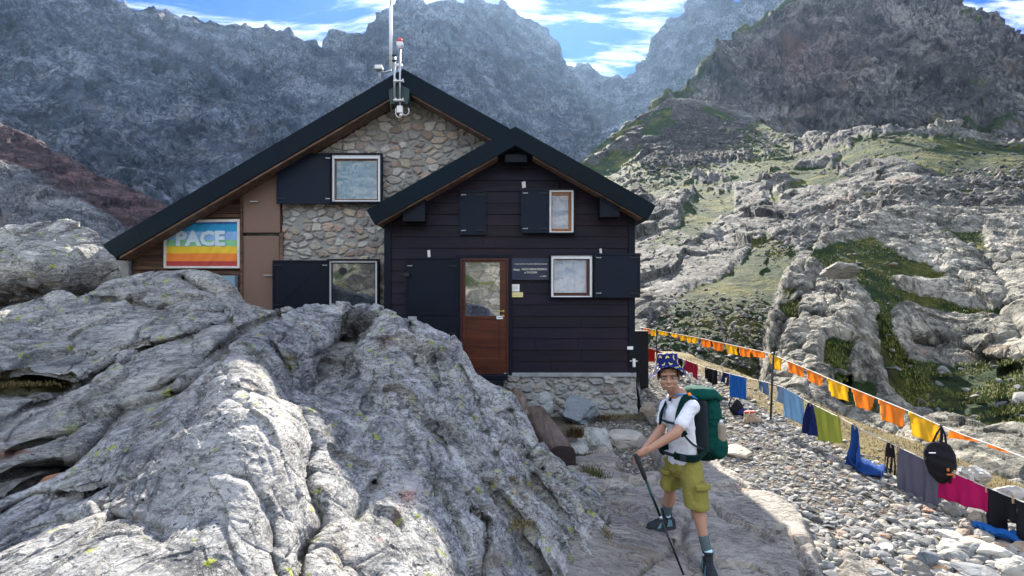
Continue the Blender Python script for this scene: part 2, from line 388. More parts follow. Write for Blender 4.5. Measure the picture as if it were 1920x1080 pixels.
GK = 1.5
def sheet(name, x0, x1, nx, top, bot, ny, ctrl, mat, grooves=(), disp=None, back=(0.5, 1.0), nback=26, roundr=0.0, attrs=None, vpow=1.0, jag=0.0):
    """surface between bottom line and skyline; behind the skyline it folds over and drops away"""
    tx, ty = zip(*top)
    px1 = np.linspace(x0, x1, nx); tp = np.interp(px1, tx, ty)
    if jag: q1 = np.stack([px1/34.0, 0*px1+.3, 0*px1+.7], -1); tp = tp-jag*(ridged(q1, 4, .6)-0.55)*2-jag*.35*np.abs(pn(q1*9))
    bp = np.interp(px1, *zip(*bot)) if isinstance(bot, (list, tuple)) else np.full(nx, float(bot))
    v = np.linspace(0, 1, ny)**vpow
    PX = np.broadcast_to(px1, (ny, nx)).copy(); PY = bp[None]+(tp-bp)[None]*v[:, None]
    f = tps([(a, b, 1.0/c) for a, b, c in ctrl])
    iY = np.clip(f(PX, PY), 1.0/2500, 1.0)
    Y = 1/iY
    for g in grooves:
        pts, w, d = g[:3]
        dd = pldist(PX+6*np.sin(PY/23.0)*min(1, w/8), PY+5*np.sin(PX/31.0)*min(1, w/8), pts)
        Y = Y*(1+GK*d*np.exp(-(dd/w)**1.4))
    if roundr:
        t = np.clip((v-0.9)/0.1, 0, 1)[:, None]; Y = Y+roundr*t*t*(v[:, None] > 0)
    V = np.stack([(PX-960)*Y/FL, Y, EYE+(540-PY)*Y/FL], -1)
    # fold over
    bs, bd = back; Yl = Y[-1]; k = np.arange(1, nback+1)[:, None]/nback
    far = Yl[None]*(1+bs*k); zl = V[-1, :, 2][None]
    zz = zl-(zl-(-6.0))*bd*(0.10*k+0.9*k**1.6)
    VB = np.stack([V[-1, :, 0][None]*far/Yl[None], far, zz], -1)
    VV = np.concatenate([V, VB], 0); NY = VV.shape[0]
    dx = np.gradient(VV, axis=1); dy = np.gradient(VV, axis=0); N = np.cross(dx, dy); N /= np.linalg.norm(N, axis=-1, keepdims=True)+1e-9
    # smooth the normals so that displacement stays well behaved
    for _ in range(3):
        N[1:-1] = (N[:-2]+N[1:-1]*2+N[2:])/4; N[:, 1:-1] = (N[:, :-2]+N[:, 1:-1]*2+N[:, 2:])/4
    N /= np.linalg.norm(N, axis=-1, keepdims=True)+1e-9
    flip = np.sign((N[..., 1]).mean()); N = -N*flip if flip > 0 else N
    PXX = np.concatenate([PX, np.broadcast_to(px1, (nback, nx))], 0); PYY = np.concatenate([PY, np.broadcast_to(tp, (nback, nx))-0.0], 0)
    at = attrs(PXX.ravel(), PYY.ravel(), VV.reshape(-1, 3)) if attrs else {}
    if disp is not None:
        h = disp(VV.reshape(-1, 3), at, PXX.ravel(), PYY.ravel()).reshape(NY, nx)
        VV = VV+N*h[..., None]
    ca = {}
    if 'tone' in at: ca['tone'] = np.c_[at.pop('tone'), np.ones(NY*nx)]
    else: ca['tone'] = np.ones((NY*nx, 4))
    return from_np(name, VV.reshape(-1, 3), grid_faces(NY, nx), mat, attrs=at, colattrs=ca)

def rot3(ax, ay, az):
    return np.array(Matrix.Rotation(az, 3, 'Z')@Matrix.Rotation(ay, 3, 'Y')@Matrix.Rotation(ax, 3, 'X'), np.float32)
def rockd(P, s, amp, Rm=None, st=(1, 1, 1), blocks=1.0, cr=1.0, fine=5, wp=0.55, mid=1.0):
    """bedrock relief: folded bands, stepped blocks, cracks. s = size of the largest form"""
    Q = (P@Rm.T if Rm is not None else P)/s*np.array(st, np.float32)
    W_ = np.stack([fbm(Q*0.8+3.1, 3), fbm(Q*0.8+31.7, 3), fbm(Q*0.8+57.3, 3)], -1)
    q = Q+W_*wp
    h = 0.80*fbm(q, 3)+0.34*(ridged(q*1.9+5, fine, 0.52)-0.5)
    if blocks:
        f, e = facets(q*1.5+W_*0.3); h = h+blocks*0.75*f
        f2, e2 = facets(q*4.3+7.7+W_*0.8); h = h+mid*blocks*0.27*f2
        m = sstep(-0.15, 0.25, fbm(q*1.1+71, 2))
        h = h-cr*m*(0.16*np.exp(-(e/0.03)**2)+0.06*np.exp(-(e2/0.05)**2))
        f3, e3 = facets(q*11.0+2.2); h = h+mid*blocks*0.07*f3
    h = h+0.045*fbm(q*9, 4, 0.6)+0.025*(ridged(q*21, 3)-0.5)
    return (h*amp).astype(np.float32)

# ---- far mountains
sky_left = [(-500, -220), (-200, -150), (0, -120), (120, -60), (180, -12), (215, 0), (240, 12), (262, 14), (275, 6), (288, 4), (300, 17), (345, 27), (370, 25), (395, 31), (455, 47), (500, 50), (550, 63), (575, 76), (603, 92), (612, 88), (623, 67), (640, 62), (655, 67), (673, 63), (687, 60), (693, 47), (710, 33), (727, 16), (743, 2), (760, -6), (787, 0), (803, 8), (820, 2), (843, 2), (860, 5), (890, 0), (927, 5), (960, 17), (980, 32), (1007, 47), (1027, 77), (1043, 100), (1060, 125), (1077, 128), (1100, 125), (1123, 132), (1130, 143), (1147, 142), (1177, 147), (1230, 150), (1300, 160)]
RA = rot3(0.3, 0.6, 0.2)
def d_mtn(P, at, px, py):
    h = rockd(P, 110.0, 11.0, RA, (1.5, 1, 0.6), 0.9, 0.6, 6)
    g = ridged(P*np.array([1/55., 1/120., 1/160.], np.float32), 4)   # gullies running down the faces
    return h+19*(g-0.5)+7*(ridged(P@RA.T*np.array([1/30., 1/60., 1/90.], np.float32), 4)-0.5)
def a_mtn(px, py, P):
    n = fbm(P/140.0, 4); b = fbm(P/40.0+9, 4)
    c_ = fbm((P@RA.T)/np.array([28., 60., 120.], np.float32)+3, 4); t = np.stack([1+0.10*n, 1+0.06*n, 1-0.02*n], -1)*(1+0.4*b+0.45*n+0.5*c_)[:, None]
    return {'tone': np.clip(t, 0.35, 1.9)}
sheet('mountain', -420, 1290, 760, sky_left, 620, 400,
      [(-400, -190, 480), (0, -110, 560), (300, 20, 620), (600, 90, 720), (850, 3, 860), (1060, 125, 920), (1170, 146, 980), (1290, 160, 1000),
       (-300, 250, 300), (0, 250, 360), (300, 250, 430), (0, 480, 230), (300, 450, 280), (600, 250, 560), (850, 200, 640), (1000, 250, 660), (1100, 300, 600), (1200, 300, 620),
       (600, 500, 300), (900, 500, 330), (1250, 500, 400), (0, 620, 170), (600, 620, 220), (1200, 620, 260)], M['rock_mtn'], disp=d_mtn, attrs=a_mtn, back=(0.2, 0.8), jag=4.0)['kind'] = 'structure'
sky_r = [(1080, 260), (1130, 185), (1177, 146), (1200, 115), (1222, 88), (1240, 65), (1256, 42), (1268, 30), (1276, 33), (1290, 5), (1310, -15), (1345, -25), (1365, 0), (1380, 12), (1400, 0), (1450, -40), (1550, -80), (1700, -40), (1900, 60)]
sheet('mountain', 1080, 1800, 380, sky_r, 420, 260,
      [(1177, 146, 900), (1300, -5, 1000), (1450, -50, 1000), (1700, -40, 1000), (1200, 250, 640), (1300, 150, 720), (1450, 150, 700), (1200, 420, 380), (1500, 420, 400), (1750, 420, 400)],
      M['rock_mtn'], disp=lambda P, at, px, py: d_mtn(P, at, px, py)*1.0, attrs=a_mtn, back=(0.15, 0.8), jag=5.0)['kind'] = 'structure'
# spur at the left with a dark red brown band
def a_spur(px, py, P):
    n = fbm(P/60.0, 4); crest = np.interp(px, [-300, -200, 0, 100, 200, 310, 420, 560], [130, 150, 230, 278, 335, 382, 440, 540])
    d = py-crest+fbm(P/25.0, 4)*28; m = (sstep(-14, 4, d)*(1-sstep(58, 84, d)))[:, None]
    base = np.ones((len(px), 3))*(1.12+0.3*n)[:, None]
    return {'tone': base*(1-m)+np.array([0.72, 0.42, 0.40])*m*(0.55+1.5*np.abs(fbm((P@RA.T)/np.array([30., 12., 7.], np.float32), 4))[:, None])}
sheet('spur', -300, 560, 420, [(-300, 130), (-200, 150), (0, 230), (100, 278), (200, 335), (310, 382), (420, 440), (560, 540)], 640, 240,
      [(-200, 150, 250), (0, 230, 260), (200, 335, 270), (420, 440, 280), (560, 540, 280), (0, 350, 222), (200, 450, 220), (0, 500, 172), (300, 640, 170), (-200, 500, 160), (400, 600, 190)],
      M['rock_mtn2'], disp=lambda P, at, px, py: rockd(P, 28.0, 4.2, RA, (1, 1, 0.9), 1.0, 1.0), attrs=lambda a, b, c: dict(a_spur(a, b, c), grass=np.zeros(len(a))))['kind'] = 'structure'
# near right peak
sky_b = [(1120, 300), (1180, 235), (1215, 205), (1250, 178), (1290, 150), (1330, 115), (1352, 88), (1370, 60), (1385, 46), (1400, 42), (1440, 34), (1470, 12), (1490, 0), (1560, -60), (1650, -80), (1720, -40), (1765, 0), (1800, 14), (1821, 22), (1850, 26), (1865, 32), (1880, 52), (1893, 70), (1920, 72), (2000, 90), (2200, 150)]
def a_peak(px, py, P):
    n = fbm(P/30.0, 5); red = np.exp(-(((px-1500)/120)**2+((py-110)/80)**2)*0.8)[:, None]
    t = np.ones((len(px), 3))*(1.05+0.6*n+0.5*fbm(P/90.0+5, 3))[:, None]; t = t*(1-0.75*red)+np.array([0.98, 0.74, 0.76])*0.8*red*(1+0.4*n[:, None])
    crest = np.interp(px, *zip(*sky_b)); g = 0.75*(1-sstep(0, 22, py-crest+12*fbm(P/14.0+4, 3)))*(px > 1200)*(px < 1530)
    g = np.maximum(g, 0.62*sstep(0.08, 0.35, fbm(P/22.0+11, 4))*sstep(1620, 1800, px))
    g = np.maximum(g, 0.8*(pldist(px, py, [(1190, 235), (1250, 190), (1290, 172)]) < 14))
    return {'tone': np.clip(t, 0.3, 1.7), 'grass': np.clip(g, 0, 1)}
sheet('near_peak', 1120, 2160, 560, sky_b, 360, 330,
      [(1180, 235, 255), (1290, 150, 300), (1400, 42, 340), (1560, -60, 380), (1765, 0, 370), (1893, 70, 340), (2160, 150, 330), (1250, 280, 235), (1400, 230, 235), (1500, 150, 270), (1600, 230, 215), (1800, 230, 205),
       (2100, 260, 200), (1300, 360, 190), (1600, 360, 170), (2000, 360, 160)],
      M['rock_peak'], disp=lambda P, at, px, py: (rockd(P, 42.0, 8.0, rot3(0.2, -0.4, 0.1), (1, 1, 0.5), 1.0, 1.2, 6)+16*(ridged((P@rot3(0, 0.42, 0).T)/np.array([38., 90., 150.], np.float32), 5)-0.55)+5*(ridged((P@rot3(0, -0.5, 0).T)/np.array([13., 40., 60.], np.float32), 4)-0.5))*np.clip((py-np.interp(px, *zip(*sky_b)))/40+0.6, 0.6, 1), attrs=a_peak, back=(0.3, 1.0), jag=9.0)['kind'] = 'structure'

# ---- hillside across the gully
G_hill = [[(1440, 200), (1500, 262), (1430, 285), (1560, 270), (1640, 255), (1500, 300), (1440, 320), (1390, 330), (1330, 320), (1230, 345), (1130, 350), (1105, 310), (1150, 285), (1205, 270), (1190, 300), (1260, 310), (1330, 300), (1420, 290), (1380, 262)],
          [(1305, 350), (1330, 345), (1375, 352), (1368, 395), (1330, 415), (1300, 440), (1270, 420), (1260, 445), (1240, 440), (1275, 400)],
          [(1600, 250), (1700, 238), (1920, 270), (1960, 330), (1800, 330), (1700, 300), (1640, 290), (1590, 310), (1560, 300)],
          [(1395, 470), (1430, 432), (1480, 450), (1500, 470), (1470, 520), (1440, 600), (1440, 720), (1200, 720), (1200, 640), (1230, 590), (1290, 530), (1330, 520), (1370, 500)],
          [(1440, 250), (1480, 268), (1500, 290), (1440, 292)], [(1440, 350), (1466, 352), (1460, 375), (1445, 372)],
          [(1200, 350), (1260, 330), (1330, 335), (1400, 318), (1440, 322), (1300, 352), (1220, 366)]]
def a_hill(px, py, P):
    wx = px+14*fbm(P/np.maximum(P[:, 1:2], 1)*45, 4); wy = py+12*fbm(P/np.maximum(P[:, 1:2], 1)*45+20, 4)
    g = np.zeros(len(px))
    for k, poly in enumerate(G_hill): g = np.maximum(g, inpoly(wx, wy, poly, 7)*(0.72 if k == 3 else 0.9))
    scr = np.maximum.reduce([inpoly(wx, wy, [(1290, 215), (1400, 232), (1505, 262), (1430, 290), (1330, 300), (1200, 360), (1150, 330), (1230, 290)], 12),
                             inpoly(wx, wy, [(1500, 400), (1600, 360), (1760, 330), (1930, 300), (1940, 400), (1760, 400), (1600, 420), (1480, 470), (1420, 470)], 12),
                             0.8*inpoly(wx, wy, [(1200, 560), (1440, 560), (1440, 760), (1200, 760)], 20)])
    g = np.clip(g-0.25*(scr > 0.5)*(fbm(P/2.0, 3)+0.3), 0, 1)
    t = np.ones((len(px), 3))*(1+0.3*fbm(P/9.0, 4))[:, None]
    up_ = inpoly(wx, wy, [(1040, 380), (1090, 280), (1200, 200), (1340, 190), (1410, 228), (1505, 262), (1430, 292), (1330, 305), (1200, 370), (1100, 380)], 14)[:, None]  # upper scree darkened in its colour to stand for shade
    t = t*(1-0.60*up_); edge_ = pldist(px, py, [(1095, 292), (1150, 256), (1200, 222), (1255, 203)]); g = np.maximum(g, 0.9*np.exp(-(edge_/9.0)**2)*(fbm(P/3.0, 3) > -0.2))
    g = np.maximum(g, 0.7*sstep(0.12, 0.34, fbm(P/13.0+3, 4)))
    return {'grass': g, 'scree': scr, 'tone': np.clip(t, 0.3, 1.5)}
def d_hill(P, at, px, py):
    Yd = P[:, 1]; k = np.clip(Yd/45.0, 0.45, 3.0)
    s = at['scree']; g = np.clip(at['grass']*1.3, 0, 1)
    h = rockd(P, 12.0, 0.85, rot3(0.1, 0.5, 0.3), (1.3, 1, 0.8), 1.3, 2.0, wp=0.30, mid=0.8)
    h = h*(1-0.8*g)*(1-0.75*s)-0.45*g
    f1, f2, idd = worley(P/1.1, True); st = (np.minimum(f2-f1, 0.5)*0.9*(0.3+_wj[idd, 2]))
    f1, f2, idd = worley(P/0.45+3, True); st = st+0.4*(np.minimum(f2-f1, 0.5)*(_wj[idd, 2]))
    return h*np.clip(k, 0.6, 2.0)*(1-0.65*sstep(110, 160, Yd))+s*st*0.9*(1-0.5*g)+0.10*g*fbm(P/0.8, 4)
sky_c = [(1040, 370), (1080, 312), (1100, 287), (1150, 250), (1200, 216), (1256, 184), (1310, 187), (1382, 200), (1430, 228), (1470, 248), (1504, 257), (1535, 250), (1571, 244), (1610, 236), (1654, 233), (1720, 238), (1793, 239), (1840, 246), (1876, 244), (1920, 261), (2120, 300)]
hill_ctrl = [(1045, 370, 118), (1100, 290, 138), (1200, 216, 156), (1256, 184, 160), (1330, 190, 162), (1400, 225, 150), (1504, 260, 112), (1571, 246, 95), (1654, 235, 88), (1793, 240, 86), (1920, 262, 80), (2120, 300, 70),
             (1250, 640, 25), (1230, 500, 40), (1250, 400, 62), (1240, 330, 98), (1150, 310, 130), (1440, 640, 25), (1440, 500, 38), (1350, 430, 54), (1300, 300, 112), (1450, 330, 76), (1500, 290, 96), (1650, 300, 66), (1700, 360, 47),
             (1850, 300, 62), (1900, 380, 40), (1750, 450, 38), (1920, 500, 36), (1650, 560, 32), (1620, 700, 27), (1850, 650, 29), (1600, 850, 23), (1900, 860, 23), (1300, 760, 20), (1150, 700, 25), (1080, 500, 50), (2100, 500, 34), (2100, 860, 22)]
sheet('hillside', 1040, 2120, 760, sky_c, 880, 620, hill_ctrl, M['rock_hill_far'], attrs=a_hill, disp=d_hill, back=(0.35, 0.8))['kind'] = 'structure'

# ---- outcrop and grassy slabs on the near side of the gully's far bank
G_out = [[(1508, 478), (1560, 455), (1634, 440), (1660, 455), (1690, 478), (1719, 489), (1760, 505), (1787, 522), (1740, 526), (1677, 520), (1672, 535), (1700, 546), (1783, 566), (1877, 580), (1880, 600), (1800, 594), (1722, 578), (1690, 566), (1672, 580), (1684, 634), (1705, 672), (1792, 680), (1920, 672), (1960, 680), (1960, 806), (1838, 810), (1770, 790), (1679, 745), (1650, 690), (1636, 630), (1640, 580), (1634, 545), (1600, 520), (1545, 500)],
         [(1755, 428), (1840, 430), (1850, 470), (1800, 452)], [(1545, 640), (1600, 640), (1590, 700), (1545, 690)], [(1560, 700), (1640, 720), (1640, 790), (1560, 760)],
         [(1452, 540), (1486, 540), (1482, 560), (1455, 562)], [(1455, 570), (1500, 560), (1495, 600), (1470, 590)]]
sky_d = [(1405, 900), (1418, 820), (1432, 740), (1441, 690), (1447, 640), (1455, 590), (1468, 560), (1482, 520), (1505, 492), (1535, 460), (1562, 438), (1600, 418), (1650, 402), (1700, 398), (1760, 396), (1850, 392), (1920, 392), (2120, 400)]
def a_out(px, py, P):
    wx = px+13*fbm(P/1.6, 4); wy = py+11*fbm(P/1.6+20, 4); g = np.zeros(len(px))
    for poly in G_out: g = np.maximum(g, inpoly(wx, wy, poly, 9)*0.95)
    big = 1.15+0.35*fbm(P/2.5, 4); return {'grass': g, 'tone': np.clip(np.stack([big*1.03, big, big*0.95], -1), 0.5, 1.5)}
def d_out(P, at, px, py):
    g = np.clip(at['grass']*1.25, 0, 1)
    h = rockd(P, 5.0, 0.42, rot3(0.2, 0.55, 0.3), (1.5, 1, 0.75), 0.9, 2.4, wp=0.30, mid=1.0)
    h = h+0.16*(ridged((P@rot3(0, 0.35, 0).T)*np.array([1.1, .5, .28], np.float32), 5)-0.5)+0.07*facets(P/0.7)[0]
    return h*(1-0.85*g)+0.38*(1-g)-0.15+0.07*g*fbm(P/0.5, 5)+0.12*g*fbm(P/2.0, 3)
out_ctrl = [(1418, 820, 15.5), (1441, 690, 18), (1455, 590, 20), (1482, 520, 23), (1560, 438, 29), (1650, 402, 33), (1850, 392, 34), (2100, 400, 32), (1550, 560, 20.5), (1550, 650, 17), (1510, 700, 16.4), (1700, 550, 23), (1700, 650, 19), (1850, 600, 20.5),
            (1600, 590, 18.4), (1640, 560, 21), (1900, 700, 15.5), (1700, 750, 15.6), (1500, 800, 14.2), (1600, 870, 12.6), (1900, 860, 10.6), (1750, 980, 9), (2050, 980, 8), (1420, 980, 11), (1800, 480, 26), (1950, 500, 23)]
out_g = [([(1445, 680), (1500, 560), (1560, 500)], 12, 0.03), ([(1650, 600), (1690, 700), (1720, 790)], 16, 0.05), ([(1610, 600), (1590, 700), (1575, 760)], 5, 0.03), ([(1530, 560), (1505, 700), (1480, 780)], 5, 0.025), ([(1480, 600), (1466, 720)], 4, 0.02), ([(1720, 640), (1800, 665), (1900, 690)], 12, 0.04),
         ([(1840, 480), (1880, 540), (1920, 620)], 8, 0.04), ([(1880, 690), (1890, 750), (1910, 800)], 6, 0.03), ([(1740, 790), (1850, 820)], 9, 0.04)]
sheet('rocky_bank', 1405, 2100, 640, sky_d, [(1405, 1040), (2100, 1100)], 640, out_ctrl, M['rock_hill'], grooves=out_g, attrs=a_out, disp=d_out, back=(0.25, 0.5), vpow=0.9)['kind'] = 'structure'

# ---- bedrock ledges on the left
sky_o_pts = [(-100, 975), (0, 938), (69, 912), (120, 888), (151, 868), (178, 838), (200, 816), (235, 797), (271, 780), (310, 758), (353, 728), (395, 690), (435, 648), (465, 628), (500, 608), (530, 590), (554, 580)]
def a_plain(px, py, P): return {'tone': np.clip(np.ones((len(px), 3))*(1+0.18*fbm(P/0.9, 4))[:, None], 0.6, 1.4)}
RL = rot3(0.15, -0.65, 0.5)
o = sheet('background_boulder', -260, 226, 300, [(-260, 470), (-150, 436), (0, 426), (30, 420), (60, 417), (95, 411), (120, 413), (142, 418), (165, 428), (180, 436), (192, 458), (205, 474), (216, 484), (222, 505), (226, 540)], 640, 260,
      [(-200, 440, 9.4), (0, 426, 9.3), (100, 412, 9.2), (180, 436, 9.0), (222, 510, 8.9), (50, 490, 8.2), (150, 490, 8.3), (-150, 500, 8.1), (0, 540, 8.25), (120, 535, 8.3), (50, 572, 8.9), (150, 556, 8.85), (226, 560, 9.0), (-150, 590, 8.9), (0, 600, 9.3), (-200, 660, 9.4), (150, 640, 9.4)],
      M['rock_ledge'], disp=lambda P, at, px, py: rockd(P, 1.3, 0.14, RL, (1, 1, 1.3), 0.9, 0.9), attrs=lambda a, b, c: {'tone': a_plain(a, b, c)['tone']*1.2}, back=(0.22, 0.6))
tag(o, 'big rounded grey boulder at the left behind the ledge, its top edge in the sun', 'boulder')
sky_m = [(-260, 620), (-150, 602), (0, 582), (60, 562), (120, 552), (160, 552), (190, 536), (220, 523), (265, 512), (300, 508), (345, 508), (385, 515), (415, 524), (438, 545), (455, 560), (475, 572), (520, 577), (560, 580), (640, 592), (700, 620)]
def a_ledge(px, py, P):
    d = a_plain(px, py, P); wx = px+5*fbm(P*3, 3); wy = py+4*fbm(P*3+9, 3)
    m = inpoly(wx, wy, [(-60, 692), (30, 700), (95, 704), (150, 712), (110, 728), (40, 735), (-60, 735)], 4)[:, None]
    r = inpoly(wx, wy, [(-20, 838), (40, 842), (62, 850), (20, 858), (-20, 856)], 4)[:, None]
    d['tone'] = d['tone']*(1-m)+np.array([0.26, 0.22, 0.06])*m; d['tone'] = d['tone']*(1-r)+np.array([0.6, 0.34, 0.24])*r; return d
led_g = [([(x_, y_-3) for x_, y_ in sky_o_pts], 11, 0.07), ([(-50, 740), (60, 728), (150, 716), (230, 668), (330, 640), (440, 608)], 8, 0.035), ([(0, 800), (70, 760), (160, 720), (280, 650), (400, 612)], 6, 0.03), ([(20, 850), (80, 830), (200, 790), (330, 710), (410, 655)], 6, 0.035),
         ([(60, 560), (120, 590), (230, 600)], 8, 0.02), ([(340, 520), (372, 545), (400, 560)], 9, 0.04), ([(170, 556), (250, 575), (330, 585), (420, 590)], 7, 0.03), ([(0, 905), (80, 880), (150, 866)], 10, 0.06), ([(-50, 716), (40, 718), (120, 720)], 9, 0.05)]
o = sheet('bedrock_ledge', -260, 700, 620, sky_m, [(-260, 1120), (0, 1060), (300, 900), (700, 760)], 430,
      [(-200, 610, 7.6), (0, 582, 7.4), (120, 552, 7.6), (190, 536, 7.7), (300, 508, 8.0), (385, 515, 8.0), (455, 560, 7.6), (560, 580, 7.0), (700, 620, 6.4), (300, 570, 6.9), (150, 610, 5.9), (0, 640, 5.3), (60, 700, 4.5), (60, 730, 4.15), (250, 650, 5.0), (400, 620, 5.4),
       (180, 760, 3.75), (330, 700, 4.0), (100, 820, 3.3), (0, 800, 3.4), (0, 900, 2.75), (100, 900, 2.9), (-200, 800, 3.2), (-200, 1000, 2.2), (200, 860, 3.1), (400, 760, 3.7), (600, 760, 4.0)],
      M['rock_ledge'], grooves=led_g, disp=lambda P, at, px, py: rockd(P, 1.5, 0.125, RL, (1, 1, 2.0), 0.8, 1.0), attrs=a_ledge, back=(0.14, 0.45))
tag(o, 'wide bedrock ledge at the left between the front outcrop and the boarded wall', 'rock')

# ---- the big outcrop in front of the door
sky_o = [(-260, 1010), (-100, 975), (0, 938), (69, 912), (120, 888), (151, 868), (178, 838), (200, 816), (235, 797), (271, 780), (310, 758), (353, 728), (395, 690), (435, 648), (465, 628), (500, 608), (530, 590), (554, 580), (575, 573), (600, 569), (640, 566), (665, 566), (690, 569), (712, 574), (735, 588), (755, 597), (775, 600),
         (800, 607), (825, 618), (848, 632), (862, 646), (876, 670), (893, 698), (920, 716), (945, 728), (965, 742), (985, 775), (1000, 800), (1020, 840), (1040, 858), (1062, 873), (1090, 888), (1118, 908), (1132, 940), (1142, 985), (1160, 1025), (1176, 1058), (1200, 1110), (1230, 1180)]
def a_front(px, py, P):
    n = fbm(P/0.6, 4); t = np.ones((len(px), 3))*(1+0.16*n)[:, None]
    wx = px+8*fbm(P*5, 4); wy = py+8*fbm(P*5+9, 4)
    def st(cx, cy, rx, ry, col, a):
        m = (a*np.exp(-(((wx-cx)/rx)**2+((wy-cy)/ry)**2)))[:, None]; return t*(1-m)+np.array(col)*t*m
    t = st(620, 700, 50, 26, (0.38, 0.36, 0.33), 0.8); t = st(725, 650, 16, 20, (0.45, 0.3, 0.25), 0.9); t = st(660, 620, 14, 40, (0.45, 0.42, 0.38), 0.6)
    t = st(748, 780, 8, 80, (0.5, 0.42, 0.36), 0.6); t = st(764, 932, 16, 14, (1.05, 0.55, 0.45), 0.8); t = st(742, 968, 9, 12, (1.0, 0.62, 0.52), 0.6); t = st(707, 1022, 6, 9, (1.1, 0.55, 0.45), 0.7)
    t = st(600, 1000, 30, 50, (0.6, 0.58, 0.56), 0.6); t = st(930, 1050, 30, 26, (0.35, 0.28, 0.2), 0.85); t = st(975, 985, 22, 20, (0.45, 0.38, 0.25), 0.7); t = st(545, 672, 14, 10, (0.5, 0.45, 0.2), 0.9)
    t = st(850, 800, 90, 120, (1.08, 1.1, 1.12), 0.6); t = st(990, 905, 26, 12, (0.45, 0.4, 0.22), 0.7)
    return {'tone': np.clip(t, 0.1, 1.7)}
front_g = [([(700, 560), (680, 600), (650, 650), (622, 690), (590, 722)], 17, 0.10), ([(590, 695), (640, 705)], 30, 0.10), ([(772, 600), (776, 640), (772, 680), (748, 730), (741, 770), (762, 830), (777, 880)], 7, 0.05),
           ([(662, 640), (610, 660), (560, 676)], 5, 0.03), ([(510, 640), (540, 700), (560, 780), (570, 850)], 7, 0.035), ([(575, 860), (578, 930), (596, 990), (572, 1060), (560, 1100)], 13, 0.06), ([(640, 1080), (650, 1000), (690, 930), (720, 880)], 6, 0.025),
           ([(925, 905), (945, 950), (968, 990), (1001, 1041), (1020, 1080)], 13, 0.05), ([(1010, 900), (1040, 950), (1075, 1010), (1110, 1080)], 12, 0.04), ([(880, 960), (905, 975), (915, 1030), (905, 1080)], 9, 0.05), ([(0, 962), (74, 930), (155, 922), (210, 914)], 6, 0.05),
           ([(215, 912), (260, 900), (330, 890), (380, 876)], 4, 0.02), ([(380, 890), (470, 905), (500, 960), (520, 1080)], 6, 0.03), ([(0, 1010), (100, 980), (200, 975), (300, 1000)], 12, 0.035), ([(860, 690), (900, 760), (915, 830), (945, 880)], 5, 0.02),
           ([(800, 650), (820, 720), (815, 800), (850, 880)], 4, 0.018), ([(700, 700), (690, 780), (640, 850)], 6, 0.03), ([(960, 770), (975, 840), (1015, 880)], 5, 0.02), ([(420, 700), (440, 760), (500, 800)], 4, 0.015)]
front_ctrl = [(-260, 1010, 2.3), (0, 938, 2.5), (151, 868, 2.75), (200, 816, 2.85), (271, 780, 2.95), (353, 728, 3.05), (435, 648, 3.35), (500, 608, 4.1), (554, 580, 5.0), (600, 569, 5.5), (690, 569, 5.7), (775, 600, 5.6), (862, 646, 5.5), (893, 698, 5.35), (965, 742, 5.3), (1000, 800, 5.1), (1062, 873, 4.95),
              (1118, 908, 4.75), (1142, 985, 4.25), (1176, 1058, 3.95), (1230, 1180, 3.4), (441, 700, 2.78), (400, 760, 2.55), (492, 803, 2.32), (520, 740, 2.9), (300, 830, 2.45), (330, 920, 2.05), (150, 960, 2.05), (0, 1020, 1.85), (470, 900, 2.02), (250, 1080, 1.55), (0, 1150, 1.42), (500, 1080, 1.72), (500, 1200, 1.45),
              (560, 870, 2.45), (620, 930, 2.45), (600, 780, 3.1), (620, 700, 4.2), (580, 640, 4.3), (700, 640, 4.9), (720, 760, 3.75), (700, 860, 3.05), (760, 900, 2.95), (680, 1000, 2.35), (800, 1080, 2.25), (700, 1200, 1.75), (840, 700, 4.8), (830, 800, 3.95), (850, 900, 3.25), (950, 830, 4.35), (970, 900, 3.75),
              (900, 980, 2.95), (950, 1050, 2.85), (1030, 930, 4.0), (1060, 1000, 3.55), (1080, 1080, 3.25), (950, 1200, 2.2), (1150, 1200, 3.0), (-200, 1200, 1.35)]
RF = rot3(0.2, 0.9, 0.35)
def d_front(P, at, px, py):
    k = sstep(350, 700, px)[:]  # banding turns from diagonal to steep towards the right
    h1 = rockd(P, 1.05, 0.10, rot3(0.15, -0.65, 0.5), (1, 1, 1.7), 1.25, 2.2, wp=0.28, mid=0.9); h2 = rockd(P, 1.15, 0.125, rot3(0.1, 0.25, -0.2), (1.6, 1, 0.85), 1.2, 2.2, wp=0.28, mid=0.9)
    f_, e_ = facets(P/np.array([.16, .16, .24], np.float32)+fbm(P*4, 2)[:, None]*.4); fine = 0.006*fbm(P/0.05, 4, 0.6)+0.012*(ridged(P/0.16, 4)-0.5)+0.012*f_
    return (h1*(1-k)+h2*k+fine)*np.clip(P[:, 1]/3.6, 0.55, 1.1)*(0.45+0.55*sstep(0, 45, py-np.interp(px, *zip(*sky_o))))
o = sheet('rock_outcrop', -260, 1230, 1050, sky_o, 1230, 640, front_ctrl, M['rock_near'], grooves=front_g, attrs=a_front, disp=d_front, back=(0.16, 0.7), vpow=0.85)
tag(o, 'huge rough grey outcrop with yellow lichen filling the foreground before the hut', 'rock')
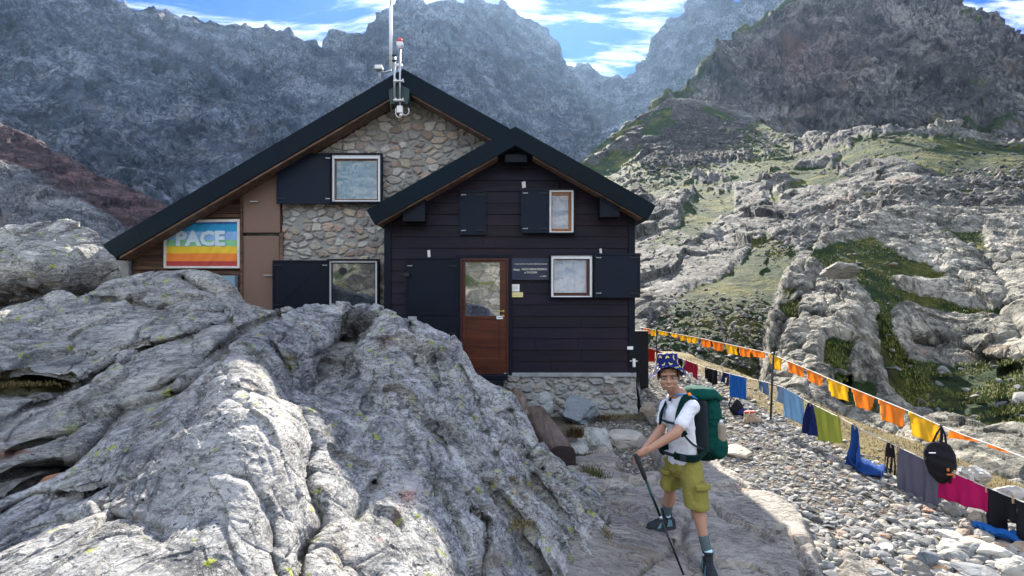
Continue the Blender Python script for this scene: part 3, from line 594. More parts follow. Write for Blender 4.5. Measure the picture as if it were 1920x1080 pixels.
# ------------------------------------------------------------------ ground: one sheet out to the horizon
slab_poly = [(0.2, 2.4), (0.2, 6.0), (1.05, 6.9), (1.75, 7.2), (2.1, 7.6), (2.55, 6.9), (2.45, 6.1), (2.72, 5.2), (2.6, 4.6), (2.45, 4.2), (2.25, 3.7), (2.1, 3.0), (1.9, 2.2)]
slab2 = [(2.6, 4.35), (2.95, 4.2), (3.0, 3.7), (2.9, 3.1), (2.35, 3.0), (2.4, 3.6), (2.5, 4.0)]
gap_poly = [(1.3, 8.6), (2.2, 8.4), (2.0, 7.3), (1.8, 6.5), (1.62, 5.9), (1.3, 5.7), (1.25, 6.3), (1.32, 7.2), (1.0, 7.9)]
_sl = tps([(x*100, y*100, z) for x, y, z in [(1.4, 3.85, .15), (1.17, 4.3, .25), (2.5, 6.6, .12), (2.6, 5.0, .14), (2.3, 3.8, .08), (1.5, 7, .10), (0.9, 6, .20), (.5, 4.5, .38), (.5, 3, .45), (1.5, 2.5, .12), (2, 9, .0), (0, 8, .2)]])
def ground_z(X, Y, fine=True):
    X = np.asarray(X, float); Y = np.asarray(Y, float)
    P = np.stack([X, Y, np.zeros_like(X)], -1)
    wx = X+0.17*fbm(P*1.9, 5, .6); wy = Y+0.17*fbm(P*1.9+8, 5, .6)
    s1 = inpoly(wx, wy, slab_poly, 0.05); s2 = inpoly(wx, wy, slab2, 0.05); gp = inpoly(wx, wy, gap_poly, 0.05)
    slab = np.maximum(s1*(1-gp), s2)
    zs = np.clip(_sl(np.clip(X, -1, 4)*100, np.clip(Y, 2, 9)*100), -0.1, 0.6)
    z = 0.02*fbm(P*0.9, 3)-0.02
    z = z+0.10*sstep(6, 14, Y)*sstep(0, 3, X)
    near = (np.hypot(X-1.5, Y-5) < 9)
    det = np.zeros_like(X)
    if fine:
        q = P*np.array([1.0, 0.6, 1.0]); W3_ = fbm(P*2.0, 3)[:, None]*0.25
        det = 0.05*fbm(q*1.3+2, 4)+0.035*(ridged(q*np.array([3.2, 1.2, 1])@rot3(0, 0, 0.5).T, 4)-0.5)+0.010*fbm(q*9, 4)
        f1, f2 = worley(P/1.15+0.3+W3_); det = det-0.07*np.exp(-((f2-f1)/0.028)**2)+0.05*facets(P/0.85+W3_)[0]
    z = z*(1-slab)+slab*(zs+det)
    # the path ends in a grassy verge, then the gully
    edge = 5.45+0.35*fbm(P*0.35, 3)+0.25*sstep(8, 3, Y)
    drop = np.clip(X-edge, 0, 1e4); z = z+0.10*sstep(4.4, 5.2, X)*(drop < 0.01)*1.0+0.10*(drop >= 0.01)
    z = z-np.minimum(drop*0.62, 7.0)
    z = z-sstep(16, 40, Y)*6-sstep(-12, -30, X)*3
    verge = sstep(4.3, 4.75, X+0.25*fbm(P*1.3, 3))*(1-sstep(0.8, 2.0, drop))*sstep(2.5, 4.5, Y)
    return z, slab, verge
def axis(a, b, step, lo, hi, g=1.16):
    xs = list(np.arange(a, b, step)); s = step; x = xs[-1]
    while x < hi: s *= g; x += s; xs.append(x)
    s = step; x = xs[0]; L = []
    while x > lo: s *= g; x -= s; L.append(x)
    return np.array(L[::-1]+xs)
gx = axis(0.4, 6.2, 0.02, -1100, 1100, 1.12); gy = axis(2.6, 9.5, 0.022, -300, 1200, 1.06)
GX, GY = np.meshgrid(gx, gy)
gz, gslab, gverge = ground_z(GX.ravel(), GY.ravel())
tn = np.ones((gz.size, 3)); Pq = np.stack([GX.ravel(), GY.ravel(), gz*0], -1)
tn = tn*(1+0.15*fbm(Pq*1.2, 4))[:, None]
gr = (1-gslab)[:, None]; tn = tn*(1-gr)+np.array([0.36, 0.34, 0.31])*gr       # sandy dirt between the stones
o = from_np('ground', np.stack([GX.ravel(), GY.ravel(), gz], -1), grid_faces(*GX.shape), M['rock_slab'],
            attrs={'grass': np.clip(gverge, 0, 1)}, colattrs={'tone': np.c_[tn, np.ones(gz.size)]})
tag(o, kind='structure')
def gz1(x, y): return float(ground_z(np.array([x]), np.array([y]))[0][0])
# slope behind the photographer (seen mirrored in the panes, and it throws light back)
xs = np.linspace(-90, 90, 180); ys = np.linspace(-95, -9, 120); BX, BY = np.meshgrid(xs, ys)
bz = -0.6+np.clip((-9-BY), 0, 99)*0.42*(1-0.25*sstep(20, 80, np.abs(BX))); bp = np.stack([BX.ravel(), BY.ravel(), bz.ravel()], -1)
bp[:, 2] += rockd(bp, 14.0, 1.7, None, (1, 1, 1), 1.0, 1.0)*sstep(-9, -14, bp[:, 1])
o = from_np('hill', bp, grid_faces(120, 180)[:, ::-1], M['rock_hill_far'], attrs={'grass': 0.45*sstep(0, .4, fbm(bp/9, 3))}, colattrs={'tone': np.ones((len(bp), 4))})
tag(o, kind='structure')

# mountain air
HAZE = 0.00005
T = NT('mountain_air'); T.t.nodes.remove(T.b); v = T.n('ShaderNodeVolumePrincipled'); v.inputs['Color'].default_value = (0.42, 0.66, 1.0, 1); v.inputs['Density'].default_value = HAZE; v.inputs['Anisotropy'].default_value = 0.55
T.l(v.outputs[0], T.out.inputs['Volume'])
tag(MB().box(-1350, 1350, -420, 1420, -14, 700).build('haze', T.m), kind='stuff')
# ------------------------------------------------------------------ simple materials
def plain(name, col, rough=0.6, metal=0.0, var=0.12, vs=3.0, bump=0.0, bs=40.0, spec=None, stretch=(1, 1, 1), dirt=None):
    T = NT(name); p = T.pos(stretch); n = T.noise(p, vs, 5, 0.6)
    c = T.mix(T.ramp(n, 0.3, 0.7), tuple(x*(1-var) for x in col), tuple(min(1, x*(1+var)) for x in col))
    if dirt: c = T.mix(T.math('MULTIPLY', T.ramp(T.noise(p, vs*2.3, 6, 0.7), 0.52, 0.7), 0.6), c, dirt)
    nb = T.bump(T.noise(p, bs, 4, 0.6), bump, 0.6) if bump else None
    rr = T.ramp(n, 0.3, 0.7, max(0, rough-0.08), min(1, rough+0.08))
    return T.done(c, rr, nb, metal, spec)
def woodmat(name, c0, c1, rough=0.7, along='x', scale=1.0, bump=0.004, spec=0.3, wear=None):
    T = NT(name); st = {'x': (0.6, 8, 9), 'y': (8, 0.6, 9), 'z': (9, 8, 0.6)}[along]
    p = T.pos(tuple(s*scale for s in st)); g = T.noise(p, 2.0, 8, 0.7, 0.4); big = T.noise(T.pos(), 1.3, 3)
    c = T.mix(T.ramp(g, 0.35, 0.65), c0, c1); c = T.mix(T.ramp(big, 0.35, 0.65), c, T.mix(1.0, c, (0.7, 0.72, 0.78), 'MULTIPLY'))
    if wear: c = T.mix(T.math('MULTIPLY', T.ramp(T.noise(p, 5, 6, 0.7), 0.60, 0.72), 0.7), c, wear)
    return T.done(c, rough, T.bump(g, bump, 0.8), spec=spec)
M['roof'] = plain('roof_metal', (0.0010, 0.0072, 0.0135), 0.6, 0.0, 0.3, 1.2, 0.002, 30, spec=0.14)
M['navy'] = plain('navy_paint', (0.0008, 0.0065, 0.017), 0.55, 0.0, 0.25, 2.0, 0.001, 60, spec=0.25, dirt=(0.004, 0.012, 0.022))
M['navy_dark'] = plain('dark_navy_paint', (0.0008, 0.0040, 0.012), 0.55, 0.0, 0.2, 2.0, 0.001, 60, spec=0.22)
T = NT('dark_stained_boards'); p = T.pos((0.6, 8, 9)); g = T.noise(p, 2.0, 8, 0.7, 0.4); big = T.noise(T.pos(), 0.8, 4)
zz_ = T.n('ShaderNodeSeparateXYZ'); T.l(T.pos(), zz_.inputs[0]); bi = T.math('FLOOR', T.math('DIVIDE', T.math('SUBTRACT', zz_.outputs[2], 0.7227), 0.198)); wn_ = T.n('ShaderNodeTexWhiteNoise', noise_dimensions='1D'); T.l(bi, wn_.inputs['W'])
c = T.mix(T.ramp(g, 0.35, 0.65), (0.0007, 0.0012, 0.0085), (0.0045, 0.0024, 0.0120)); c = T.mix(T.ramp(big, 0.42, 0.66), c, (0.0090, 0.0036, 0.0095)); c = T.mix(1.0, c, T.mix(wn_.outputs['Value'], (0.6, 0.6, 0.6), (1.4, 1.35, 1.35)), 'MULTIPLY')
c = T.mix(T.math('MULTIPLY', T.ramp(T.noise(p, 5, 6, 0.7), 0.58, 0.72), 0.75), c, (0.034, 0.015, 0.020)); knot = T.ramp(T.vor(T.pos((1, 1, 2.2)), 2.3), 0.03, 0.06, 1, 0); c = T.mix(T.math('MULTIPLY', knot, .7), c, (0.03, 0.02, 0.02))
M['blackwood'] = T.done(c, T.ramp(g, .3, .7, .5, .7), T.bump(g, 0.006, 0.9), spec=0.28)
M['blackboard'] = plain('black_paint', (0.002, 0.004, 0.008), 0.55, spec=.25)
M['brownwood'] = woodmat('weathered_brown_boards', (0.045, 0.024, 0.016), (0.17, 0.095, 0.062), 0.75, 'x', 0.9, 0.008)
M['soffit'] = woodmat('bare_rafter_wood', (0.10, 0.055, 0.035), (0.24, 0.15, 0.10), 0.7, 'x', 1.0, 0.004)
M['tanpanel'] = plain('tan_metal_door', (0.165, 0.098, 0.066), 0.5, 0, 0.06, 2.0, 0.001, 30)
M['doorwood'] = woodmat('varnished_door_wood', (0.042, 0.010, 0.005), (0.098, 0.025, 0.009), 0.35, 'x', 0.8, 0.001, spec=0.5)
M['doorframe'] = woodmat('varnished_frame_wood', (0.042, 0.010, 0.006), (0.085, 0.023, 0.011), 0.35, 'z', 0.8, 0.001, spec=0.5)
M['orangewood'] = woodmat('orange_varnished_wood', (0.26, 0.10, 0.035), (0.42, 0.18, 0.07), 0.4, 'z', 0.8, 0.001)
M['white'] = plain('white_paint', (0.72, 0.74, 0.76), 0.5, 0, 0.06, 4)
M['white_wood'] = plain('white_wood_strip', (0.62, 0.60, 0.55), 0.6, 0, 0.12, 6, dirt=(0.4, 0.36, 0.3))
M['steel'] = plain('galvanised_steel', (0.42, 0.44, 0.46), 0.38, 0.8, 0.1, 8)
M['darksteel'] = plain('dark_iron', (0.03, 0.032, 0.036), 0.5, 0.6, 0.1, 8)
M['brass'] = plain('brass', (0.75, 0.52, 0.2), 0.3, 1.0, 0.1, 8)
M['curtain_b'] = plain('blue_curtain', (0.18, 0.38, 0.52), 0.8, 0, 0.06, 2, stretch=(4, 4, 0.6))
M['curtain_w'] = plain('pale_curtain', (0.42, 0.52, 0.66), 0.8, 0, 0.08, 2, stretch=(4, 4, 0.6))
M['concrete'] = plain('grey_render', (0.23, 0.25, 0.26), 0.85, 0, 0.2, 4, 0.006, 50, dirt=(0.16, 0.15, 0.14))
M['bluepanel'] = plain('pale_blue_panel', (0.20, 0.30, 0.36), 0.5, 0, 0.08, 2)
M['plaque'] = plain('dark_plaque', (0.016, 0.024, 0.052), 0.4, 0, 0.15, 5)
M['paper'] = plain('white_paper', (0.74, 0.74, 0.70), 0.8, 0, 0.05, 9)
M['paper_y'] = plain('yellow_paper', (0.72, 0.60, 0.26), 0.8, 0, 0.05, 9)
M['ink'] = plain('grey_ink', (0.2, 0.2, 0.22), 0.8)
M['gold'] = plain('pale_lettering', (0.60, 0.58, 0.48), 0.5)
M['red_lamp'] = plain('red_lamp', (0.8, 0.03, 0.04), 0.25)
M['cable_w'] = plain('white_plastic', (0.68, 0.68, 0.66), 0.45)
M['cable_k'] = plain('black_cable', (0.012, 0.012, 0.014), 0.5)
M['darkroom'] = plain('dark_interior', (0.02, 0.025, 0.03), 0.9)
def glassmat(name, base, refl, tint=(0.9, 0.95, 1.0), wave=0.0):
    T = NT(name); T.t.nodes.remove(T.b)
    d = T.n('ShaderNodeBsdfDiffuse'); d.inputs[0].default_value = (*base, 1)
    g = T.n('ShaderNodeBsdfGlossy'); g.inputs[0].default_value = (*tint, 1); g.inputs['Roughness'].default_value = 0.015
    if wave: T.l(T.bump(T.noise(T.pos(), 2.0, 1), wave, 1.0), g.inputs['Normal'])
    m = T.n('ShaderNodeMixShader'); m.inputs[0].default_value = refl; T.l(d.outputs[0], m.inputs[1]); T.l(g.outputs[0], m.inputs[2]); T.l(m.outputs[0], T.out.inputs[0])
    return T.m
def clearmat(name, refl):
    T = NT(name); T.t.nodes.remove(T.b)
    d = T.n('ShaderNodeBsdfTransparent'); g = T.n('ShaderNodeBsdfGlossy'); g.inputs['Roughness'].default_value = 0.015
    m = T.n('ShaderNodeMixShader'); m.inputs[0].default_value = refl; T.l(d.outputs[0], m.inputs[1]); T.l(g.outputs[0], m.inputs[2]); T.l(m.outputs[0], T.out.inputs[0])
    return T.m
M['glass_door'] = glassmat('door_glass', (0.03, 0.03, 0.025), 0.5, wave=0.004)
M['glass'] = clearmat('window_glass', 0.16)
M['glass_dark'] = glassmat('dark_window_glass', (0.02, 0.025, 0.03), 0.28, wave=0.003)
T = NT('rubble_masonry'); col = T.attr('cid', 'Color'); p0 = T.pos(); e = T.attr('edge')
stone = T.mix(1.0, col, T.mix(T.noise(p0, 16, 8, 0.7), (0.55, 0.55, 0.55), (1.3, 1.3, 1.3)), 'MULTIPLY')
stone = T.mix(T.math('MULTIPLY', T.ramp(T.noise(T.warp(p0, 5, 0.1), 9, 6, 0.7), 0.55, 0.68), 0.45), stone, (0.38, 0.36, 0.31))
stone = T.mix(T.math('MULTIPLY', T.ramp(T.noise(T.warp(p0, 7, 0.1), 13, 6, 0.7), 0.60, 0.70), 0.6), stone, (0.07, 0.06, 0.05))
mort = T.mix(T.noise(p0, 11, 7, 0.7), (0.20, 0.205, 0.20), (0.36, 0.355, 0.33))
mc = T.mix(T.ramp(e, 0.35, 0.65), mort, stone)
M['masonry'] = T.done(mc, 0.9, T.bump(T.noise(p0, 45, 8, 0.75), 0.012, 0.9), spec=0.2)

# ------------------------------------------------------------------ masonry wall as a relief with a colour per stone
def masonry(name, x0, x1, z0, z1, Y, cell, mortar, parent, clip=None, depth=0.045, slant=None, cool=0.0, seed=0.0, step=0.011):
    nx = int((x1-x0)/step); nz = int((z1-z0)/step)
    A, B = np.meshgrid(np.linspace(x0, x1, nx), np.linspace(z0, z1, nz)); a, b = A.ravel(), B.ravel()
    P = np.stack([a/cell+seed, b/(cell*0.66)+seed, np.zeros_like(a)+0.5], -1).astype(np.float32)
    Wn = np.stack([fbm(P*1.4, 4, 0.6), fbm(P*1.4+40, 4, 0.6), 0*a], -1); P2 = P+Wn*0.30; P2[:, 2] = 0.5
    f1, f2, idd = worley(P2, True)
    e = (f2-f1)-mortar*(1+1.5*fbm(P*0.8+5, 3)); big = sstep(0, 0.10, e)
    u = _wj[idd]; w2 = _wj[(idd*7+13) & 4095]
    pal = np.array([[.30, .27, .21], [.25, .245, .22], [.34, .32, .27], [.27, .17, .115], [.33, .26, .17], [.20, .145, .11], [.40, .38, .33], [.15, .14, .125], [.30, .22, .155], [.28, .275, .25]])
    pal = pal*0.68+np.array([.34, .33, .31])*0.32
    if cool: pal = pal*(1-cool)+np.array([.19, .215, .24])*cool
    if cool: pal = pal*0.72  # foundation stone colours darkened to carry its shade
    c = pal[(u[:, 0]*9.99).astype(int)]*(0.95+0.65*u[:, 1:2])
    h = big*(0.4+0.6*w2[:, 0])*depth+(0.028 if cool else 0.010)*fbm(P*(2.5 if cool else 5), 5)+big*0.012*fbm(P*3+8, 4)
    yy = Y-h
    if slant: yy = yy-slant*np.clip((z1-b)/(z1-z0), 0, 1)**1.3
    V = np.stack([a, yy, b], -1); Fc = grid_faces(nz, nx)
    if clip is not None:
        cz = V[Fc].mean(1); Fc = Fc[clip(cz[:, 0], cz[:, 2])]
        used, inv = np.unique(Fc, return_inverse=True); Fc = inv.reshape(Fc.shape); V = V[used]; c = c[used]; big = big[used]
    o = from_np(name, V, Fc, M['masonry'], parent, attrs={'edge': big}, colattrs={'cid': np.c_[c, np.ones(len(c))]})
    return o

# ------------------------------------------------------------------ mountain hut
YA, YR, YS, YM = 9.35, 8.95, 10.35, 9.90     # annex wall, annex rake, stone wall, main rake
hut = empty('mountain_hut', (0, 9.4, 0)); hut_inv = Matrix.Translation((0, -9.4, 0))
tag(hut, 'alpine hut with stone gable, black timber annex, dark metal roofs and blue shutters', 'mountain hut')
def hp(o):
    """parent to the hut keeping world position"""
    o.parent = hut; o.matrix_parent_inverse = hut_inv; return o
def fix(o, par=None):
    o.parent = par if par is not None else hut; o.matrix_parent_inverse = hut_inv if par is None else Matrix(); return o

def px_prism(mb, pts, Y, y0, y1): return mb.prism(XZ(pts[::-1], Y), y0, y1)
# annex roof outline at the rake plane (pixel measures taken at distance YR)
def roof_top_z(side, x):  # top surface height of annex roof
    ax, az = WP(966, 237, YR)[0], WP(966, 237, YR)[2]
    return az-abs(x-ax)*0.562
AX, AZ = WP(966, 237, YR)[0], WP(966, 237, YR)[2]
MX, MZ = WP(756, 129, YM)[0], WP(756, 129, YM)[2]
def roof(ax, az, sl, sr, xl, xr, th, yf, yb, name):
    """two roof slabs with ends cut square; returns one mesh"""
    mb = MB()
    for s, slope, xe in ((-1, sl, xl), (1, sr, xr)):
        c = 1/math.hypot(1, slope); nx_, nz_ = -s*slope*c*0+0, 0
        ze = az-abs(xe-ax)*slope; tv = th/c
        # end cut perpendicular to the slope
        ex, ez = xe-s*slope*c*th, ze-c*th
        out = [(ax, az), (ax, az-tv), (ex, ez), (xe, ze)]
        if s < 0: out = [(ax, az), (xe, ze), (ex, ez), (ax, az-tv)]
        mb.prism(out, yf, yb)
    o = mb.build(name, M['roof']); return o
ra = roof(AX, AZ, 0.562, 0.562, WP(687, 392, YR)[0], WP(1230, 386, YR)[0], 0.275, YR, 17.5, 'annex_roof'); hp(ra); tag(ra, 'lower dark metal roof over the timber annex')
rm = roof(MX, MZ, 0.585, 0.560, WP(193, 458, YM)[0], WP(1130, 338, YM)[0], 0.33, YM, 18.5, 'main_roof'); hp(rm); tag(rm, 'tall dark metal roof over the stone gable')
# thin drip edge and seam joints on the rake boards
for k, (fa, fz, sl, s, y, n, L) in enumerate([(AX, AZ, 0.562, -1, YR, 2, 2.4), (AX, AZ, 0.562, 1, YR, 2, 2.3), (MX, MZ, 0.585, -1, YM, 4, 5.5)]):
    c = 1/math.hypot(1, sl)
    for i in range(n):
        x = fa+s*(L*(i+0.8)/(n+0.2)); z = fa*0+fz-abs(x-fa)*sl
        th = 0.275 if y == YR else 0.34
        mb = MB(); mb.add([(x, y-0.006, z+0.004), (x+s*0.03, y-0.006, z-0.03*sl+0.004), (x+s*0.03-s*sl*c*th, y-0.006, z-0.03*sl-c*th-0.004), (x-s*sl*c*th, y-0.006, z-c*th-0.004),
                (x, y+0.0, z+0.004), (x+s*0.03, y+0.0, z-0.03*sl+0.004), (x+s*0.03-s*sl*c*th, y, z-0.03*sl-c*th-0.004), (x-s*sl*c*th, y, z-c*th-0.004)],
               [(0, 1, 2, 3), (0, 4, 5, 1), (1, 5, 6, 2), (2, 6, 7, 3), (3, 7, 4, 0)]); hp(mb.build('roof_joint', M['roof']))
# soffits: bare wood under the overhangs
def soffit(ax, az, slope, th, y0, y1, xs, xe, name, off=0.004, t=0.05):
    s = -1 if xe < ax else 1; c = 1/math.hypot(1, slope); tv = th/c
    def zb(x): return az-tv-abs(x-ax)*slope-off
    mb = MB(); pts = [(xs, zb(xs)), (xe, zb(xe)), (xe, zb(xe)-t), (xs, zb(xs)-t)]
    if s > 0: pts = pts[::-1]
    mb.prism(pts, y0, y1)
    return hp(mb.build(name, M['soffit']))
soffit(MX, MZ, 0.585, 0.33, YM+0.03, 10.3, MX-0.15, WP(222, 478, YM)[0], 'soffit', t=0.045)
soffit(MX, MZ, 0.560, 0.33, YM+0.03, 10.3, MX+0.15, WP(1000, 290, YM)[0], 'soffit', t=0.03)
soffit(AX, AZ, 0.562, 0.275, YR+0.03, 9.3, AX-0.3, WP(706, 425, YR)[0], 'soffit', t=0.025)
soffit(AX, AZ, 0.562, 0.275, YR+0.05, 9.3, AX+0.3, WP(1205, 410, YR)[0], 'soffit', t=0.02)

# annex walls: lapped dark boards
mb = MB(); z0 = EYE-(698-540)*YA/1000; zt = AZ-0.32; xl, xr = WP(729, 0, YA)[0], WP(1184, 0, YA)[0]
z = z0; hb = 0.198; k = 0; rr = random.Random(5)
def zlim(x): return AZ-abs(x-AX)*0.562-0.30
while z < AZ-0.3:
    zb, ztop = z, z+hb-0.004
    # clip to gable
    def xr_at(zz): return AX+(AZ-0.30-zz)/0.562
    def xl_at(zz): return AX-(AZ-0.30-zz)/0.562
    a0, a1 = max(xl, xl_at(zb)), max(xl, xl_at(min(ztop, AZ-0.31))); b0, b1 = min(xr, xr_at(zb)), min(xr, xr_at(min(ztop, AZ-0.31)))
    if b0-a0 > 0.1:
        cuts = sorted([0.0]+[rr.uniform(0.15, 0.85) for _ in range(1 if rr.random() < 0.75 else 2)]+[1.0])
        for i in range(len(cuts)-1):
            if cuts[i+1]-cuts[i] < 0.12: continue
            u0, u1 = cuts[i], cuts[i+1]; g = 0.0015
            xa0, xa1 = a0+(b0-a0)*u0+g, a0+(b0-a0)*u1-g; xb0, xb1 = max(a1, xa0), min(b1, xa1)
            if u0 == 0: xb0 = a1
            if u1 == 1: xb1 = b1
            if xb1-xb0 < 0.02: continue
            o_ = rr.uniform(0, 0.004); yb_, yt_ = YA-0.016-o_, YA-0.002-o_; zt_ = min(ztop, AZ-0.31)
            mb.add([(xa0, yb_, zb), (xa1, yb_, zb), (xb1, yt_, zt_), (xb0, yt_, zt_), (xa0, YA+0.03, zb), (xa1, YA+0.03, zb), (xb1, YA+0.03, zt_), (xb0, YA+0.03, zt_)],
                   [(0, 1, 2, 3), (0, 4, 5, 1), (1, 5, 6, 2), (2, 6, 7, 3), (3, 7, 4, 0)])
    z += hb
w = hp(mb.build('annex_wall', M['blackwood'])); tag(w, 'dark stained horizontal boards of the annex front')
mb = MB()
mb.prism([(xl, z0), (xr, z0), (xr, zlim(xr)), (AX, AZ-0.34), (xl, zlim(xl))], YA+0.035, YA+0.2)
mb.box(xr-0.12, xr, YA+0.2, 17.2, z0, zlim(xr)-0.02); mb.box(xl, xl+0.12, YA+0.2, 17.2, z0, zlim(xl)-0.02)
hp(mb.build('annex_shell', M['blackboard']))
def vbox(name, x0, x1, y0, y1, Y, yf, yb, mat, par=None, bevel=0.004):
    """box from pixel measures at distance Y"""
    a, b = WP(x0, y1, Y), WP(x1, y0, Y); mb = MB().box(a[0], b[0], yf, yb, a[2], b[2]); o = mb.build(name, mat, None, bevel)
    if par is None: hp(o)
    else: o.parent = par; 
    return o
vbox('corner_board', 721, 734, 414, 588, YA, YA-0.035, YA+0.1, M['navy_dark']); vbox('corner_board', 1178, 1190, 408, 699, YA, YA-0.035, YA+0.1, M['navy_dark'])
for x0, x1, y0, y1 in ((761, 802, 369, 419), (947, 987, 272, 311), (1120, 1156, 361, 411)):
    a, b = WP(x0, y1, YA), WP(x1, y0, YA)
    t1 = AZ-abs(a[0]-AX)*0.562-0.33; t2 = AZ-abs(b[0]-AX)*0.562-0.33
    t1, t2 = min(b[2]+.02, t1), min(b[2]+.02, t2)
    hp(MB().prism([(a[0], a[2]), (b[0], a[2]), (b[0], t2), (a[0], t1)], YR+0.12, YA-0.02).build('purlin_cover', M['navy_dark'], None, 0.004))

# stone walls
def clip_main(x, z):
    top = np.where(x < MX, MZ-(MX-x)*0.585-0.44, MZ-(x-MX)*0.56-0.40)
    ok = (z < top)
    # openings
    return ok
xs0, xs1 = WP(531, 0, YS)[0], WP(742, 0, YS)[0]
o = masonry('stone_gable', WP(531, 0, YS)[0], 1.2, EYE-(620-540)*YS/1000, MZ-0.3, YS, 0.215, 0.11, None, clip=clip_main); hp(o); tag(o, 'rubble stone gable wall with pale mortar')
mb = MB(); mb.prism([(WP(224, 0, YS)[0], -0.3), (1.9, -0.3), (1.9, MZ-0.5-(1.9-MX)*0.56), (MX, MZ-0.5), (WP(224, 0, YS)[0], 2.75)], YS+0.06, YS+0.3); mb.box(WP(224, 0, YS)[0], WP(224, 0, YS)[0]+.2, YS+.3, 18.2, -0.3, 2.6); mb.box(1.7, 1.9, YS+.3, 18.2, -0.3, 3.1)
hp(mb.build('main_shell', M['concrete']))
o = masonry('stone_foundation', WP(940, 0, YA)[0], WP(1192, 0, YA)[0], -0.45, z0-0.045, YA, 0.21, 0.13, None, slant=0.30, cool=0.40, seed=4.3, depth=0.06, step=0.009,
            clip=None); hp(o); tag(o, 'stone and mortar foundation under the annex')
# splayed right flank of the foundation
xw = WP(1192, 0, YA)[0]
nzz, nyy = 90, 130; A, B = np.meshgrid(np.linspace(0, 1, nyy), np.linspace(-0.45, z0-0.05, nzz))
a, b = A.ravel(), B.ravel(); t = (z0-0.05-b)/(z0+0.4)
X = xw+0.02+0.14*t**1.3; Yv = YA-0.30*t**1.3+a*(2.2+0.3*t)
P = np.stack([Yv/0.3, b/0.2, 0*a+.3], -1); f1, f2, idd = worley(P, True); big = sstep(0.03, 0.14, f2-f1)
X = X+big*0.04*_wj[idd, 0]; cc = np.array([.21, .21, .20])*(0.6+0.8*_wj[idd, 1:2])
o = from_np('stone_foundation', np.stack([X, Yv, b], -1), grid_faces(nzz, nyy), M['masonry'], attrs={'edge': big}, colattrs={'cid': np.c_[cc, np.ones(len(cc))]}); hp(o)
hp(MB().box(WP(945, 0, YA)[0], xw, YA-0.05, YA+0.1, z0-0.075, z0-0.004).build('concrete_ledge', M['concrete'], None, 0.008))
# boarded wall left of the stone, in slightly uneven weathered planks
mb = MB(); xa, xb = WP(246, 0, YS)[0], WP(459, 0, YS)[0]; z = EYE-(600-540)*YS/1000; rr = random.Random(3)
def zl2(x): return MZ-(MX-x)*0.585-0.36
while z < 4.6:
    h = rr.uniform(0.07, 0.105); zt_ = z+h-0.006
    a0 = max(xa, MX-(MZ-0.36-z)/0.585); a1 = max(xa, MX-(MZ-0.36-zt_)/0.585)
    if a1 < xb-0.03:
        o_ = rr.uniform(0, 0.018)
        mb.add([(a0, YS-0.03-o_, z), (xb, YS-0.03-o_, z), (xb, YS-0.012-o_, zt_), (a1, YS-0.012-o_, zt_), (a0, YS+.05, z), (xb, YS+.05, z), (xb, YS+.05, zt_), (a1, YS+.05, zt_)], [(0, 1, 2, 3), (0, 4, 5, 1), (1, 5, 6, 2), (2, 6, 7, 3), (3, 7, 4, 0)])
    z += h
hp(mb.build('board_wall', M['brownwood']))
vbox('corner_pillar', 216, 248, 476, 560, YS, YS-0.10, YS+0.3, M['concrete'])
# tall tan metal doors of the lean-to
def tan(x0, x1, y0l, y0r, y1):
    a, b = WP(x0, y1, YS), WP(x1, y0r, YS); zl_ = EYE+(540-y0l)*YS/1000
    d = hp(MB().prism([(a[0], a[2]), (b[0], a[2]), (b[0], b[2]), (a[0], zl_)], YS-0.075, YS+0.02).build('store_door', M['tanpanel'], None, 0.006)); return d
d1 = tan(459, 528, 354, 313, 437); d2 = tan(459, 526, 443, 443, 600)
for dd, (x, y) in ((d1, (477, 378)), (d2, (503, 516))):
    p = WP(x, y, YS-0.1); mbb = MB(); mbb.box(p[0]-0.08, p[0]+0.08, YS-0.125, YS-0.11, p[2]-0.008, p[2]+0.008); mbb.tube([(p[0]-0.06, YS-0.11, p[2]), (p[0]-0.06, YS-0.078, p[2])], 0.008); mbb.tube([(p[0]+0.06, YS-0.11, p[2]), (p[0]+0.06, YS-0.078, p[2])], 0.008)
    h = mbb.build('handle', M['steel']); h.parent = dd
vbox('door_post', 455, 459.5, 350, 600, YS, YS-0.10, YS, M['brownwood']); vbox('door_post', 526, 533, 437, 600, YS, YS-0.06, YS+.03, M['soffit'])
vbox('meter_cabinet', 398, 448, 517, 560, YS, YS-0.16, YS-0.03, M['bluepanel'])

